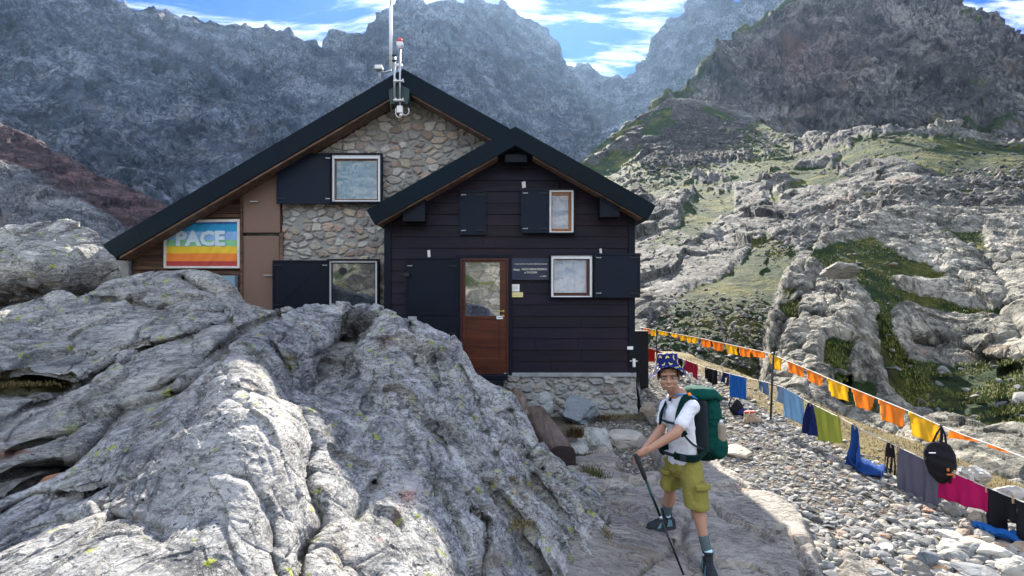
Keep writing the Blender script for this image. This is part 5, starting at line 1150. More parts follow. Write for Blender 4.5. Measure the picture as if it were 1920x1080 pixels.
# single rocks
V4, F4 = ico(4)
def rock(px, py, w, h, label, col=(.33, .33, .31), seed=1, zb=None, Y=None, flat=0.55, yaw=None, tilt=0.0, group=None, d=0.8, name='rock', ang=1.0):
    """px,py = middle of its foot on the ground; w,h measured across and up in 1920-wide pixels"""
    if Y is None:
        g = 0.05
        for _ in range(6):
            Y = (EYE-g)*FL/(py-540); g = gz1((px-960)*Y/FL, Y) if zb is None else zb
        zb = g
    elif zb is None: zb = EYE+(540-py)*Y/FL
    X = (px-960)*Y/FL; wm, hm = w*Y/FL/2, h*Y/FL/2
    W_ = stone_shape(V4, seed, flat=1.0); W_ /= np.abs(W_).max(0)
    W_ = W_*np.array([wm, wm*d, hm]); N = W_/np.linalg.norm(W_, axis=1)[:, None]
    f, e = facets(W_/max(wm, hm)*1.6+seed); W_ = W_+N*(0.22*f+0.10*fbm(W_/wm*3+seed, 4)-0.04*np.exp(-(e/0.04)**2))[:, None]*min(wm, hm)*0.9
    ya = yaw if yaw is not None else random.Random(seed).uniform(0, 3)
    Rm = np.array(Matrix.Rotation(tilt, 3, 'Y')@Matrix.Rotation(0 if yaw is None else ya, 3, 'Z'))
    W_ = W_@Rm.T
    c = np.ones((len(W_), 4)); c[:, :3] = col
    o = from_np(name, W_, F4, M['rock_loose'], smooth=False, colattrs={'cid': c}); o.location = (X, Y, zb+hm*0.72)
    tag(o, label, 'rock', group); return o
G1 = 'loose rocks beside the gravel path'
rock(1828, 996, 44, 46, 'rounded brown-grey boulder just left of the black cloth', (.33, .29, .24), 11, group=G1)
rock(1787, 968, 46, 34, 'dark grey boulder below the magenta towel', (.22, .21, .20), 12, group=G1)
rock(1806, 905, 34, 38, 'pale upright stone behind the gap between the hanging bag and the magenta towel', (.46, .45, .43), 13, zb=0.15, group=G1)
rock(1836, 905, 42, 36, 'pale rough boulder at the path edge behind the magenta towel', (.42, .40, .38), 14, zb=0.13, group=G1)
rock(1900, 932, 60, 26, 'low pale stone at the path edge behind the black cloth', (.42, .40, .37), 15, zb=0.12, group=G1)
rock(1790, 1008, 74, 14, 'wide flat pale slab lying left of the brown-grey boulder', (.45, .44, .41), 16, group=G1, tilt=0.12)
rock(1868, 1046, 72, 26, 'white angular slab near the right edge, broadest of the light stones', (.54, .53, .50), 17, group=G1, tilt=-0.05)
rock(1893, 1010, 58, 14, 'thin tan slab under the blue tarp', (.42, .36, .29), 18, group=G1)
rock(1874, 1003, 36, 12, 'thin greenish slab leaning at the foot of the black cloth', (.33, .36, .33), 19, group=G1, tilt=0.2)
rock(1736, 1064, 42, 38, 'dark blue-grey block with white veins at the lower right', (.16, .18, .21), 20, group=G1)
rock(1789, 1056, 62, 30, 'long grey stone right of the dark blue-grey block', (.30, .30, .28), 21, group=G1, tilt=0.15)
rock(1718, 1078, 46, 30, 'brownish dark stone at the bottom below the blue-grey block', (.20, .19, .17), 22, group=G1)
rock(1765, 1076, 28, 18, 'small orange-brown stone at the bottom among the grey ones', (.46, .27, .15), 23, group=G1)
rock(1828, 1084, 90, 30, 'large dark streaked slab at the bottom edge', (.19, .20, .21), 24, group=G1, tilt=0.1)
rock(1912, 1088, 70, 50, 'massive pale block cut by the lower right corner', (.44, .42, .38), 25, group=G1)
rock(1828, 1026, 56, 18, 'flat tan-grey slab left of the white angular slab', (.38, .34, .29), 26, group=G1, tilt=-0.12)
rock(1650, 1082, 40, 18, 'low grey stone at the bottom beside the bedrock', (.33, .33, .32), 27, group=G1)
rock(1707, 1012, 34, 16, 'grey stone in the gravel between the bedrock and the white slabs', (.27, .28, .28), 28, group=G1)
rock(1659, 1010, 20, 12, 'little rust-coloured stone in the middle of the near gravel', (.48, .28, .18), 29, group=G1)
rock(1742, 962, 24, 12, 'small reddish flat stone under the grey towel', (.42, .26, .19), 30, group=G1)
rock(1884, 856+100, 30, 20, 'small dark stone behind the left edge of the black cloth', (.2, .19, .18), 31, group=G1)
rock(1920, 1040, 40, 26, 'brown weathered stone at the right edge under the blue tarp', (.32, .25, .19), 32, group=G1)
rr2 = random.Random(77)
k = 0
for _ in range(400):
    if k >= 46: break
    px, py = rr2.uniform(1570, 1925), rr2.uniform(960, 1100)
    if px-1570 < (py-960)*-0.2+30 or (px < 1700 and py > 1015) or py < 1150-(px-1560)*0.66: continue
    w = rr2.uniform(20, 44); c = spal[rr2.randrange(8)]*rr2.uniform(.8, 1.05); k += 1
    rock(px, py, w, w*rr2.uniform(.35, .6), 'fist-sized angular stone in the coarse rubble at the lower right', tuple(c), 300+k, group='fist-sized rubble at the lower right', tilt=rr2.uniform(-.25, .25))
rock(1382, 856, 68, 20, 'flat beige flagstone lying behind the rucksack', (.42, .36, .28), 40, d=1.2)
rock(1216, 790, 34, 44, 'brown boulder leaning against the right foot of the foundation', (.22, .19, .15), 41)
rock(1226, 800, 24, 30, 'small dark boulder in front of the brown one by the foundation', (.13, .12, .11), 42)
rock(1082, 800, 78, 66, 'dark blue-grey boulder built into the foot of the foundation', (.17, .20, .23), 43, Y=8.75)
rock(1016, 782, 62, 56, 'squared grey block at the left foot of the foundation beside the log', (.25, .27, .28), 44, Y=8.8)
rock(1076, 862, 56, 38, 'grey flat rock right beside the end of the log', (.30, .31, .30), 45, Y=6.9, d=1.3)
rock(1118, 842, 66, 46, 'light grey bedrock hump between log and gravel strip', (.33, .34, .33), 46, Y=7.4, d=1.2)
rock(1176, 838, 96, 40, 'broad smooth grey-brown rock below the foundation corner', (.34, .32, .29), 47, Y=7.6, d=1.1)
rock(962, 930, 17, 15, 'small round tan pebble perched in the gully of the outcrop', (.42, .34, .26), 48, Y=3.55, name='pebble')
rock(988, 935, 15, 13, 'small pale chip beside the tan pebble on the outcrop', (.44, .42, .38), 49, Y=3.6, name='pebble')
rock(100, 902, 62, 16, 'flat red-brown stone plate wedged in the crack at the left', (.30, .13, .07), 50, Y=2.72, tilt=-0.38, name='stone_plate')
rock(354, 556, 14, 12, 'small grey stone sitting in the notch of the ledge', (.30, .31, .31), 51, Y=7.4)

# scree on the far slopes: nobody could count it
def on_sheet(ctrl, px, py):
    f = tps([(a, b, 1.0/c) for a, b, c in ctrl]); Y = 1/np.clip(f(px, py), 1/2500., 1.0); return (px-960)*Y/FL, Y, EYE+(540-py)*Y/FL
n = 20000; px = r.uniform(1110, 1940, n); py = r.uniform(205, 800, n)
sc1 = inpoly(px, py, [(1290, 215), (1400, 236), (1505, 262), (1430, 290), (1330, 300), (1200, 360), (1140, 330), (1230, 290)], 12)
sc2 = inpoly(px, py, [(1500, 400), (1600, 360), (1760, 330), (1930, 300), (1940, 400), (1760, 400), (1600, 420), (1480, 470), (1420, 470)], 12)
sc3 = 0.6*inpoly(px, py, [(1200, 560), (1440, 560), (1440, 790), (1200, 790)], 20)+0.10*inpoly(px, py, [(1120, 270), (1600, 236), (1930, 262), (1930, 400), (1440, 480), (1200, 520)], 20)
keep = (r.random(n) < np.maximum.reduce([sc1, sc2, sc3])) & (py > np.interp(px, *zip(*sky_c))+4); px, py = px[keep], py[keep]
X, Y, Z = on_sheet(hill_ctrl, px, py); S = np.clip(r.lognormal(math.log(0.20), 0.45, len(X)), 0.08, 0.8)*np.clip(Y/55, 0.40, 2.0)
o = scatter('scree', X, Y, Z+0.10*S, S, M['pebble'], lib0, F0_, seed=9, tilt=0.5, bright=0.62); tag(o, kind='stuff')
n = 2600; px = r.uniform(1460, 1930, n); py = r.uniform(400, 800, n); keep = (py > np.interp(px, *zip(*sky_d))+6)
gs = np.zeros(n)
for poly in G_out[:2]: gs = np.maximum(gs, inpoly(px, py, poly, 9))
keep &= r.random(n) < 0.02+0.07*gs; px, py = px[keep], py[keep]; X, Y, Z = on_sheet(out_ctrl, px, py); S = np.clip(r.lognormal(math.log(0.10), 0.6, len(X)), 0.04, .4)
o = scatter('scree', X, Y, Z+0.02, S, M['pebble'], lib, F1_, seed=10, tilt=0.4, bright=.75); tag(o, kind='stuff')
rock(1570, 520, 66, 34, 'long dark flat boulder balanced on top of the rocky bank', (.20, .19, .17), 60, Y=20.2, name='boulder')

# ------------------------------------------------------------------ grass: dry verge behind the line, tufts between the rocks
def blades(name, X, Y, Z, hgt, cols, seed, wid=0.004):
    r = np.random.default_rng(seed); n = len(X); a = r.uniform(0, 6.28, n); ln = r.uniform(0.2, 0.9, n); h = hgt*r.uniform(0.5, 1.2, n)
    dx, dy = np.cos(a), np.sin(a); sx, sy = -dy*wid, dx*wid; p = np.stack([X, Y, Z], -1)
    b0 = p+np.stack([sx, sy, 0*sx], -1); b1 = p-np.stack([sx, sy, 0*sx], -1)
    m = p+np.stack([dx*h*ln*.3, dy*h*ln*.3, h*.65], -1); m0 = m+np.stack([sx, sy, 0*sx], -1)*.7; m1 = m-np.stack([sx, sy, 0*sx], -1)*.7
    t = p+np.stack([dx*h*ln, dy*h*ln, h*(1-.25*ln)], -1)
    V = np.stack([b0, b1, m1, m0, t, t+np.stack([sx, sy, 0*sx], -1)*.1], 1).reshape(-1, 3)
    f = np.array([[0, 1, 2, 3], [3, 2, 4, 5]]); Fc = (f[None]+(np.arange(n)*6)[:, None, None]).reshape(-1, 4)
    c = np.array(cols)[r.integers(0, len(cols), n)]*r.uniform(.7, 1.2, (n, 1)); ca = np.repeat(np.c_[c, np.ones(n)], 6, 0)
    o = from_np(name, V, Fc, M['blade'], colattrs={'cid': ca}); return tag(o, kind='stuff')
T = NT('grass_blade'); M['blade'] = T.done(T.mix(1.0, T.attr('cid', 'Color'), (.62, .60, .58), 'MULTIPLY'), 0.7, spec=0.2)
n = 36000; Yg = 3.8+r.random(n)**1.3*12; Xg = r.uniform(4.2, 7.0, n); z, sl, vg = ground_z(Xg, Yg, False)
cl = fbm(np.stack([Xg, Yg, 0*Xg], -1)*3.0, 3)
keep = (r.random(n) < vg*(0.25+1.2*sstep(-0.1, 0.3, cl))); Xg, Yg, z = Xg[keep], Yg[keep], z[keep]
dryc = [(.36, .26, .11), (.28, .20, .08), (.20, .17, .06), (.42, .33, .17), (.12, .13, .04)]
blades('grass', Xg, Yg, z-.005, 0.042, dryc, 3, 0.0035)
def tuft(px, py, Y, n, sx, sy, h, cols, seed):
    r = np.random.default_rng(seed); c = WP(px, py, Y); X = c[0]+r.normal(0, sx, n); Yy = c[1]+r.normal(0, sy, n); blades('grass', X, Yy, np.full(n, c[2]), h, cols, seed, 0.003)
grn = [(.09, .13, .03), (.14, .16, .05), (.20, .19, .07), (.07, .09, .03)]
tuft(1079, 818, 6.9, 700, .05, .05, .13, [(.13, .09, .04), (.20, .14, .06), (.08, .06, .03)], 21)
tuft(1100, 893, 5.7, 900, .10, .12, .07, grn, 22); tuft(1105, 858, 6.6, 500, .08, .08, .05, grn, 23)
tuft(1165, 782, 8.8, 500, .20, .08, .05, dryc+grn, 24); tuft(1130, 785, 8.8, 500, .12, .06, .06, [(.09, .05, .03), (.16, .10, .05)], 25)
tuft(955, 898, 3.75, 160, .03, .03, .018, dryc, 26); tuft(975, 984, 3.2, 200, .04, .03, .016, dryc, 27); tuft(1138, 1000, 3.95, 180, .02, .06, .018, dryc, 28); tuft(30, 722, 4.2, 900, .16, .06, .02, [(.10, .09, .02), (.16, .13, .03), (.20, .14, .05)], 29)

# grass clumps on the ledges of the bank and in the gully
def clumps(n, ctrl, polys, x0, x1, y0, y1, h, wid, seed, off):
    r = np.random.default_rng(seed); px = r.uniform(x0, x1, n); py = r.uniform(y0, y1, n); g = np.zeros(n)
    for poly in polys: g = np.maximum(g, inpoly(px, py, poly, 6))
    X, Y, Z = on_sheet(ctrl, px, py); cl_ = fbm(np.stack([X, Y, Z], -1)/0.9, 3); k = (g > .6) & (cl_ > -.05); X, Y, Z = X[k], Y[k], Z[k]
    blades('grass', X, Y, Z+off, h, [(.13, .19, .035), (.22, .25, .05), (.10, .15, .03), (.32, .29, .08)], seed, wid)
clumps(60000, out_ctrl, G_out, 1450, 1930, 400, 820, 0.10, 0.011, 61, -0.02)
# ------------------------------------------------------------------ clothes line and pennants
def LY(x): return 4600.0/(x-900.0)
def LP(x, y): return Vector(WP(x, y, LY(x)))
flag_line = [(1200, 613), (1207, 615), (1230, 619), (1312, 634), (1395, 652), (1441, 662), (1470, 674), (1511, 691), (1552, 709), (1593, 726), (1645, 747), (1704, 771), (1765, 799), (1815, 819), (1856, 833), (1920, 858), (1990, 888)]
wash_line = [(1200, 648), (1230, 656), (1282, 674), (1321, 688), (1368, 701), (1398, 708), (1450, 720), (1470, 727), (1525, 759), (1575, 783), (1634, 815), (1661, 827), (1724, 857), (1789, 887), (1848, 913), (1920, 942), (1990, 975)]
def on(line, x): return LP(x, float(np.interp(x, *zip(*line))))
def dense(line, a=1200, b=1990):
    # evenly spaced in depth
    Ys = np.linspace(1/LY(a), 1/LY(b), 60); return [on(line, 900+4600*t) for t in Ys]
ropem = plain('white_rope', (0.62, 0.60, 0.55), 0.8)
o = MB().tube(dense(flag_line), 0.006, 6).build('pennant_line', ropem); tag(o, 'upper white cord with the orange and yellow pennants strung along the path', 'cord')
o = MB().tube(dense(wash_line), 0.0055, 6).build('washing_line', ropem); tag(o, 'lower white washing line carrying towels and shirts', 'cord')
for i, (x, y0, y1, lab, tilt) in enumerate([(1450, 664, 785, 'thin black iron post holding both lines near the boots', 5), (1231, 617, 693, 'farthest thin black post of the washing line close to the hut corner', 0)]):
    pe = empty('line_post', WP(x, y1, LY(x))); iv_ = Matrix.Translation(-Vector(pe.location)); tag(pe, lab, 'post', 'posts of the washing line')
    a = Vector(WP(x-tilt, y1+2, LY(x))); b = Vector(WP(x, y0-1, LY(x))); app(MB().tube([a, b], .016, 8).build('rod', M['darksteel']), pe, iv_)
    app(MB().tube([b+Vector((0, -.03, -.005)), b+Vector((0, .03, -.005))], .022, 8).build('ring', M['darksteel']), pe, iv_)
def clothmat(name, col, bs=220, var=0.12, sheen=0.0, trans=0.0, pat=None):
    T = NT(name); p = T.pos(kind='world'); c = T.mix(T.noise(p, 9, 5), tuple(x*(1-var) for x in col), tuple(min(1, x*(1+var)) for x in col))
    nb = T.bump(T.noise(p, bs, 3), 0.002, 0.7); m = T.done(c, 0.88, nb, spec=0.15)
    if trans:
        tr = T.n('ShaderNodeBsdfTranslucent'); T.l(c, tr.inputs[0]); mx = T.n('ShaderNodeMixShader'); mx.inputs[0].default_value = trans
        T.l(T.b.outputs[0], mx.inputs[1]); T.l(tr.outputs[0], mx.inputs[2]); T.l(mx.outputs[0], T.out.inputs[0])
    return m
CM = {k: clothmat(k+'_cloth', c, trans=t) for k, c, t in [('orange', (.93, .41, .09), .6), ('yellow', (.95, .64, .08), .6), ('red', (.62, .03, .03), .2), ('darkred', (.30, .03, .05), .1), ('pink', (.75, .42, .42), .3), ('black', (.012, .012, .016), 0),
     ('crimson', (.55, .03, .07), .15), ('purple', (.10, .06, .22), 0), ('grey', (.33, .34, .37), .1), ('navy', (.012, .022, .10), .05), ('blue', (.02, .14, .50), .12), ('denim', (.10, .17, .30), .05), ('bluegrey', (.18, .26, .38), .1), ('sky', (.26, .47, .68), .25),
     ('olive', (.40, .44, .075), .25), ('jacket', (.018, .065, .24), .1), ('slate', (.13, .125, .165), .08), ('magenta', (.50, .012, .12), .15), ('tarp', (.02, .13, .42), .2)]}
def cloth(name, line, x0, x1, d0, d1, mat, label, cat, group=None, nu=40, nv=36, fold=0.02, wind=(0, 0), shape=None, seed=0, th=0.003, gather=0.0, lift=0.004, kids=None):
    """piece of cloth pegged on a line between x0 and x1; d0,d1 = drop (in 1920-wide pixels) at its two ends"""
    # even steps in real distance
    t = np.linspace(1/LY(x0), 1/LY(x1), nu); xs_ = 900+4600*t; tops = np.array([on(line, x)[:] for x in xs_])
    drop = np.linspace(d0*LY(x0)/FL, d1*LY(x1)/FL, nu); v = np.linspace(0, 1, nv)
    U, Vv = np.meshgrid(np.linspace(0, 1, nu), v); P = tops[None]+np.zeros((nv, nu, 1)); L = np.linalg.norm(tops[-1]-tops[0])
    dr = drop[None]*Vv
    if gather:   # cloth hangs from one point and falls together
        c = tops.mean(0); P = c+(P-c)*(gather+(1-gather)*Vv[..., None]**.7)
    s = seed*1.7; w = 1.5*fold*(0.35+0.65*Vv)
    off = w*(np.sin(U*L*26+s+Vv*1.3)+0.6*np.sin(U*L*47+s*2.1-Vv*2)+0.5*np.sin(U*L*11+s)) + fold*0.6*fbm(np.stack([U.ravel()*L*6, Vv.ravel()*2, np.full(U.size, s)], -1), 3).reshape(U.shape)
    P[..., 2] -= dr*(1-0.03*np.abs(np.sin(U*9+s))); P[..., 0] += off+wind[0]*Vv**1.5; P[..., 1] += off*0.2+wind[1]*Vv**1.5; P[..., 2] += lift
    Fc = grid_faces(nv, nu); V = P.reshape(-1, 3)
    if shape is not None:
        cu, cv = U.ravel()[Fc].mean(1), Vv.ravel()[Fc].mean(1); Fc = Fc[shape(cu, cv)]
        used, inv = np.unique(Fc, return_inverse=True); V = V[used]; Fc = inv.reshape(Fc.shape)
    o = from_np(name, V, Fc, mat); m = o.modifiers.new('thickness', 'SOLIDIFY'); m.thickness = th; m.offset = 0
    if label: tag(o, label, cat, group)
    return o
xs_f = [(1206, 1217, 'orange'), (1219, 1230, 'yellow'), (1233, 1254, 'yellow'), (1258, 1272, 'yellow'), (1272, 1286, 'yellow'), (1287, 1309, 'yellow'), (1315, 1332, 'orange'), (1335, 1358, 'orange'), (1360, 1382, 'yellow'), (1385, 1408, 'orange'), (1409, 1433, 'orange'),
        (1441, 1468, 'yellow'), (1475, 1507, 'orange'), (1512, 1544, 'orange'), (1552, 1591, 'yellow'), (1596, 1641, 'orange'), (1646, 1697, 'orange'), (1705, 1763, 'yellow'), (1781, 1846, 'orange'), (1852, 1935, 'orange')]
dps = [12, 13, 8, 8, 12, 13, 16, 18, 19, 18, 14, 28, 22, 24, 34, 35, 40, 46, 22, 12]
flab = ['orange pennant nearest the hut corner', 'yellow pennant second from the hut corner', 'pale yellow pennant just right of the far post', 'yellow pennant third right of the far post, half folded', 'yellow pennant above the boy\'s hat, left of a pair', 'yellow pennant right of the pair above the red shirt',
        'orange pennant above the black shirt', 'orange pennant above the navy cloth', 'yellow pennant above the blue towel between two orange ones', 'orange pennant right of the yellow one above the blue towel', 'light orange pennant just left of the black post',
        'bright yellow pennant right above the black post', 'orange pennant right of the black post, first after the yellow one', 'orange pennant above the light blue towel\'s right edge', 'yellow pennant above the olive towel', 'orange pennant above the blue jacket', 'large orange pennant left of the last yellow one',
        'largest yellow pennant just left of the hanging black bag', 'orange pennant blown along the cord right of the hanging black bag', 'long orange pennant twisted round the cord at the right edge']
for i, ((a, b, c), d, lab) in enumerate(zip(xs_f, dps, flab)):
    wd = (0.02, 0) if i < 11 else ((0.03, 0.02) if i < 18 else (0.06, 0.10))
    sh = (lambda u, v, i=i: (u > 0.10*v) & (u < 1-0.13*v*(1+0.5*math.sin(i*3)))) if i < 18 else (lambda u, v: v < 1-0.75*u)
    cloth('pennant', flag_line, a, b, d, d*0.92 if i < 18 else d*0.5, CM[c], lab, 'pennant', 'orange and yellow pennants on the upper cord', nu=22, nv=16, fold=0.010, wind=wd, shape=sh, seed=i, th=.002)
# written prints on three near pennants
WG = 'washing hung on the lower line'
def shirt(u, v): return ((v > 0.05) | (abs(u-.5) > .16)) & ((abs(u-.5) < 0.34) | (v < 0.42)) & ((abs(u-.5) < 0.34) | (v > (abs(u-.5)-.34)*0.9))
cloth('shirt', wash_line, 1211, 1229, 27, 24, CM['red'], 'bright red garment hanging nearest the black screen by the hut', 'garment', WG, seed=1, fold=.012)
cloth('cloth', wash_line, 1232, 1238, 20, 20, CM['darkred'], 'dark red strip of cloth left of the pink one', 'cloth', WG, seed=2, nu=16)
cloth('cloth', wash_line, 1239, 1248, 13, 15, CM['pink'], 'small pink cloth above the boy\'s hat', 'cloth', WG, seed=3, nu=18)
cloth('shirt', wash_line, 1250, 1280, 26, 34, CM['black'], 'black garment partly hidden behind the boy\'s hat', 'garment', WG, seed=4)
cloth('cloth', wash_line, 1281, 1285, 30, 30, CM['purple'], 'narrow purple strip between black garment and red shirt', 'cloth', WG, seed=5, nu=12)
cloth('shirt', wash_line, 1285, 1309, 20, 31, CM['crimson'], 'crimson red shirt right of the boy\'s hat', 'shirt', WG, seed=6, fold=.015, shape=lambda u, v: v < 0.8+0.2*np.abs(np.sin(u*5+.8)))
cloth('shirt', wash_line, 1323, 1345, 27, 32, CM['black'], 'black shirt between the crimson shirt and the grey cloth', 'shirt', WG, seed=7, shape=lambda u, v: v < 0.78+0.5*np.minimum(u, 1.1-u))
cloth('cloth', wash_line, 1345.5, 1353, 19, 20, CM['grey'], 'narrow grey striped cloth right of the black shirt', 'cloth', WG, seed=8, nu=18)
cloth('shorts', wash_line, 1354, 1368, 19, 24, CM['navy'], 'dark navy shorts left of the blue towel', 'shorts', WG, seed=9, shape=lambda u, v: (v < .45) | (abs(u-.5) > .06))
cloth('towel', wash_line, 1369, 1399, 44, 42, CM['blue'], 'strong blue towel hanging above the black bag and boots', 'towel', WG, seed=10, fold=.009)
cloth('shorts', wash_line, 1421, 1438, 18, 26, CM['denim'], 'small denim blue shorts left of the black post', 'shorts', WG, seed=11, shape=lambda u, v: (v < .5) | (abs(u-.45) > .10))
cloth('shirt', wash_line, 1455, 1469, 30, 33, CM['bluegrey'], 'blue-grey garment just right of the black post', 'garment', WG, seed=12, fold=.025)
cloth('towel', wash_line, 1468, 1507, 57, 52, CM['sky'], 'light blue towel right of the black post', 'towel', WG, seed=13, fold=.010, wind=(0.03, 0))
cloth('leggings', wash_line, 1508, 1533, 64, 58, CM['navy'], 'navy garment hanging from one peg left of the olive towel', 'garment', WG, seed=14, gather=.12, fold=.03)
cloth('towel', wash_line, 1525, 1575, 68, 50, CM['olive'], 'olive green towel, corner hanging lowest', 'towel', WG, seed=15, fold=.012, wind=(0.03, 0))
jk = cloth('jacket', wash_line, 1588, 1617, 80, 78, CM['jacket'], 'blue jacket trailing onto the gravel', 'jacket', WG, seed=16, fold=.035, gather=.35, nv=50)
n = 70; A, B = np.meshgrid(np.linspace(0, 1, n), np.linspace(0, 1, 24)); pa, pb = Vector(WP(1590, 868, 6.75)), Vector(WP(1655, 888, 6.2)); d_ = pb-pa
X = pa.x+d_.x*A+(B-.5)*0.30*(0.5+0.5*np.sin(A*3.1)); Yv = pa.y+d_.y*A+(B-.5)*.12; P_ = np.stack([X.ravel(), Yv.ravel(), 0*X.ravel()], -1)
Zv = ground_z(X.ravel(), Yv.ravel(), False)[0]+0.065+0.045*np.sin(B.ravel()*15+A.ravel()*6)+0.03*fbm(P_*7, 3)
sl_ = from_np('sleeve', np.stack([X.ravel(), Yv.ravel(), Zv], -1), grid_faces(24, n), CM['jacket']); sl_.parent = jk; mm = sl_.modifiers.new('t', 'SOLIDIFY'); mm.thickness = .004
cloth('strap_bundle', wash_line, 1661, 1681, 58, 60, CM['black'], 'bundle of thin black straps hanging left of the slate grey towel', 'straps', WG, seed=17, gather=.5, nu=40, nv=40, shape=lambda u, v: (v < .45) | (np.sin(u*34+v*5) > -0.2), fold=.02)
cloth('towel', wash_line, 1683, 1763, 82, 80, CM['slate'], 'slate grey towel behind the hanging black bag', 'towel', WG, seed=18, fold=.012)
cloth('towel', wash_line, 1752, 1856, 62, 46, CM['magenta'], 'magenta towel hanging closest to the ground', 'towel', WG, seed=19, fold=.008)
cloth('trousers', wash_line, 1848, 1935, 72, 90, CM['black'], 'black trousers hanging at the right edge', 'trousers', WG, seed=20, fold=.03, shape=lambda u, v: (v < .55) | (abs(u-.62) > .10))
# pegs
pm = plain('peg_wood', (.45, .32, .18), .7)
pegx = [1213, 1227, 1252, 1278, 1287, 1307, 1325, 1343, 1356, 1371, 1397, 1423, 1457, 1470, 1505, 1520, 1528, 1572, 1603, 1671, 1686, 1758, 1790, 1850, 1900]
pg0 = None
for i, x in enumerate(pegx):
    p = on(wash_line, x)
    if pg0 is None:
        mb = MB(); mb.box(-.006, .006, -.009, -.002, -.045, .03); mb.box(-.006, .006, .002, .009, -.045, .03); pg0 = mb.build('clothes_peg', pm); pg = pg0
    else: pg = pg0.copy(); COL.objects.link(pg)
    pg.location = p; pg.rotation_euler = (0, R(4*math.sin(i*5)), R(90)); tag(pg, 'small wooden clothes peg clipped over the lower washing line', 'clothes peg', 'clothes pegs on the washing line')
# black roll-top bag hung on the upper cord
bag = empty('hanging_bag', WP(1762, 905, 5.3)); tag(bag, 'black waterproof bag with orange tabs hung by its strap from the pennant cord', 'bag'); ib = Matrix.Translation(-Vector(bag.location))
nb_, mb_ = 40, 44; c0 = Vector(WP(1758, 828, 5.3)); c1 = Vector(WP(1768, 905, 5.3)); V = []
for i in range(mb_):
    t = i/(mb_-1); c = c0.lerp(c1, t)
    rx = np.interp(t, [0, .08, .3, .6, .85, 1], [.05, .115, .145, .135, .10, .05]); ry = np.interp(t, [0, .1, .4, .8, 1], [.03, .07, .11, .10, .04])
    for k in range(nb_):
        a = 2*math.pi*k/nb_; V.append((c.x+rx*math.cos(a), c.y+ry*math.sin(a), c.z))
V = np.array(V); V += 0.010*fbm(V*11, 4)[:, None]*np.array([1, 1, .3]); V += 0.006*np.sin(V[:, 2:3]*60+V[:, :1]*20)*np.array([1, 1, 0])
fs = [(i*nb_+k, (i+1)*nb_+k, (i+1)*nb_+(k+1) % nb_, i*nb_+(k+1) % nb_) for i in range(mb_-1) for k in range(nb_)]+[tuple(range(nb_)), tuple(range(mb_*nb_-1, (mb_-1)*nb_-1, -1))]
mbx = MB(); mbx.add(V, fs, True); app(mbx.build('sack', CM['black']), bag, ib)
top = on(flag_line, 1765)
app(MB().tube([WP(1748, 832, 5.3), WP(1757, 812, 5.3), top, WP(1772, 815, 5.3), WP(1774, 834, 5.3)], .010, 6).build('strap', CM['black']), bag, ib)
app(MB().tube([top+Vector((0, 0, .01)), top+Vector((.005, 0, -.10)), WP(1764, 830, 5.28)], .014, 6).build('strap', CM['black']), bag, ib)
app(MB().tube([WP(1778, 880, 5.22), WP(1784, 896, 5.22), WP(1782, 906, 5.22)], .022, 6).build('strap', CM['black']), bag, ib)
a = WP(1779, 889, 5.17); app(MB().box(a[0]-.02, a[0]+.035, a[1]-.01, a[1]+.0, a[2]-.008, a[2]+.004).build('orange_tab', CM['orange']), bag, ib)
a = WP(1777, 879, 5.17); app(MB().box(a[0]-.01, a[0]+.008, a[1]-.01, a[1], a[2]-.02, a[2]+.005).build('orange_tab', CM['orange']), bag, ib)
a = WP(1748, 849, 5.18); app(MB().box(a[0]-.035, a[0]+.03, a[1]-.006, a[1], a[2]-.004, a[2]+.004).build('white_mark', M['white']), bag, ib)
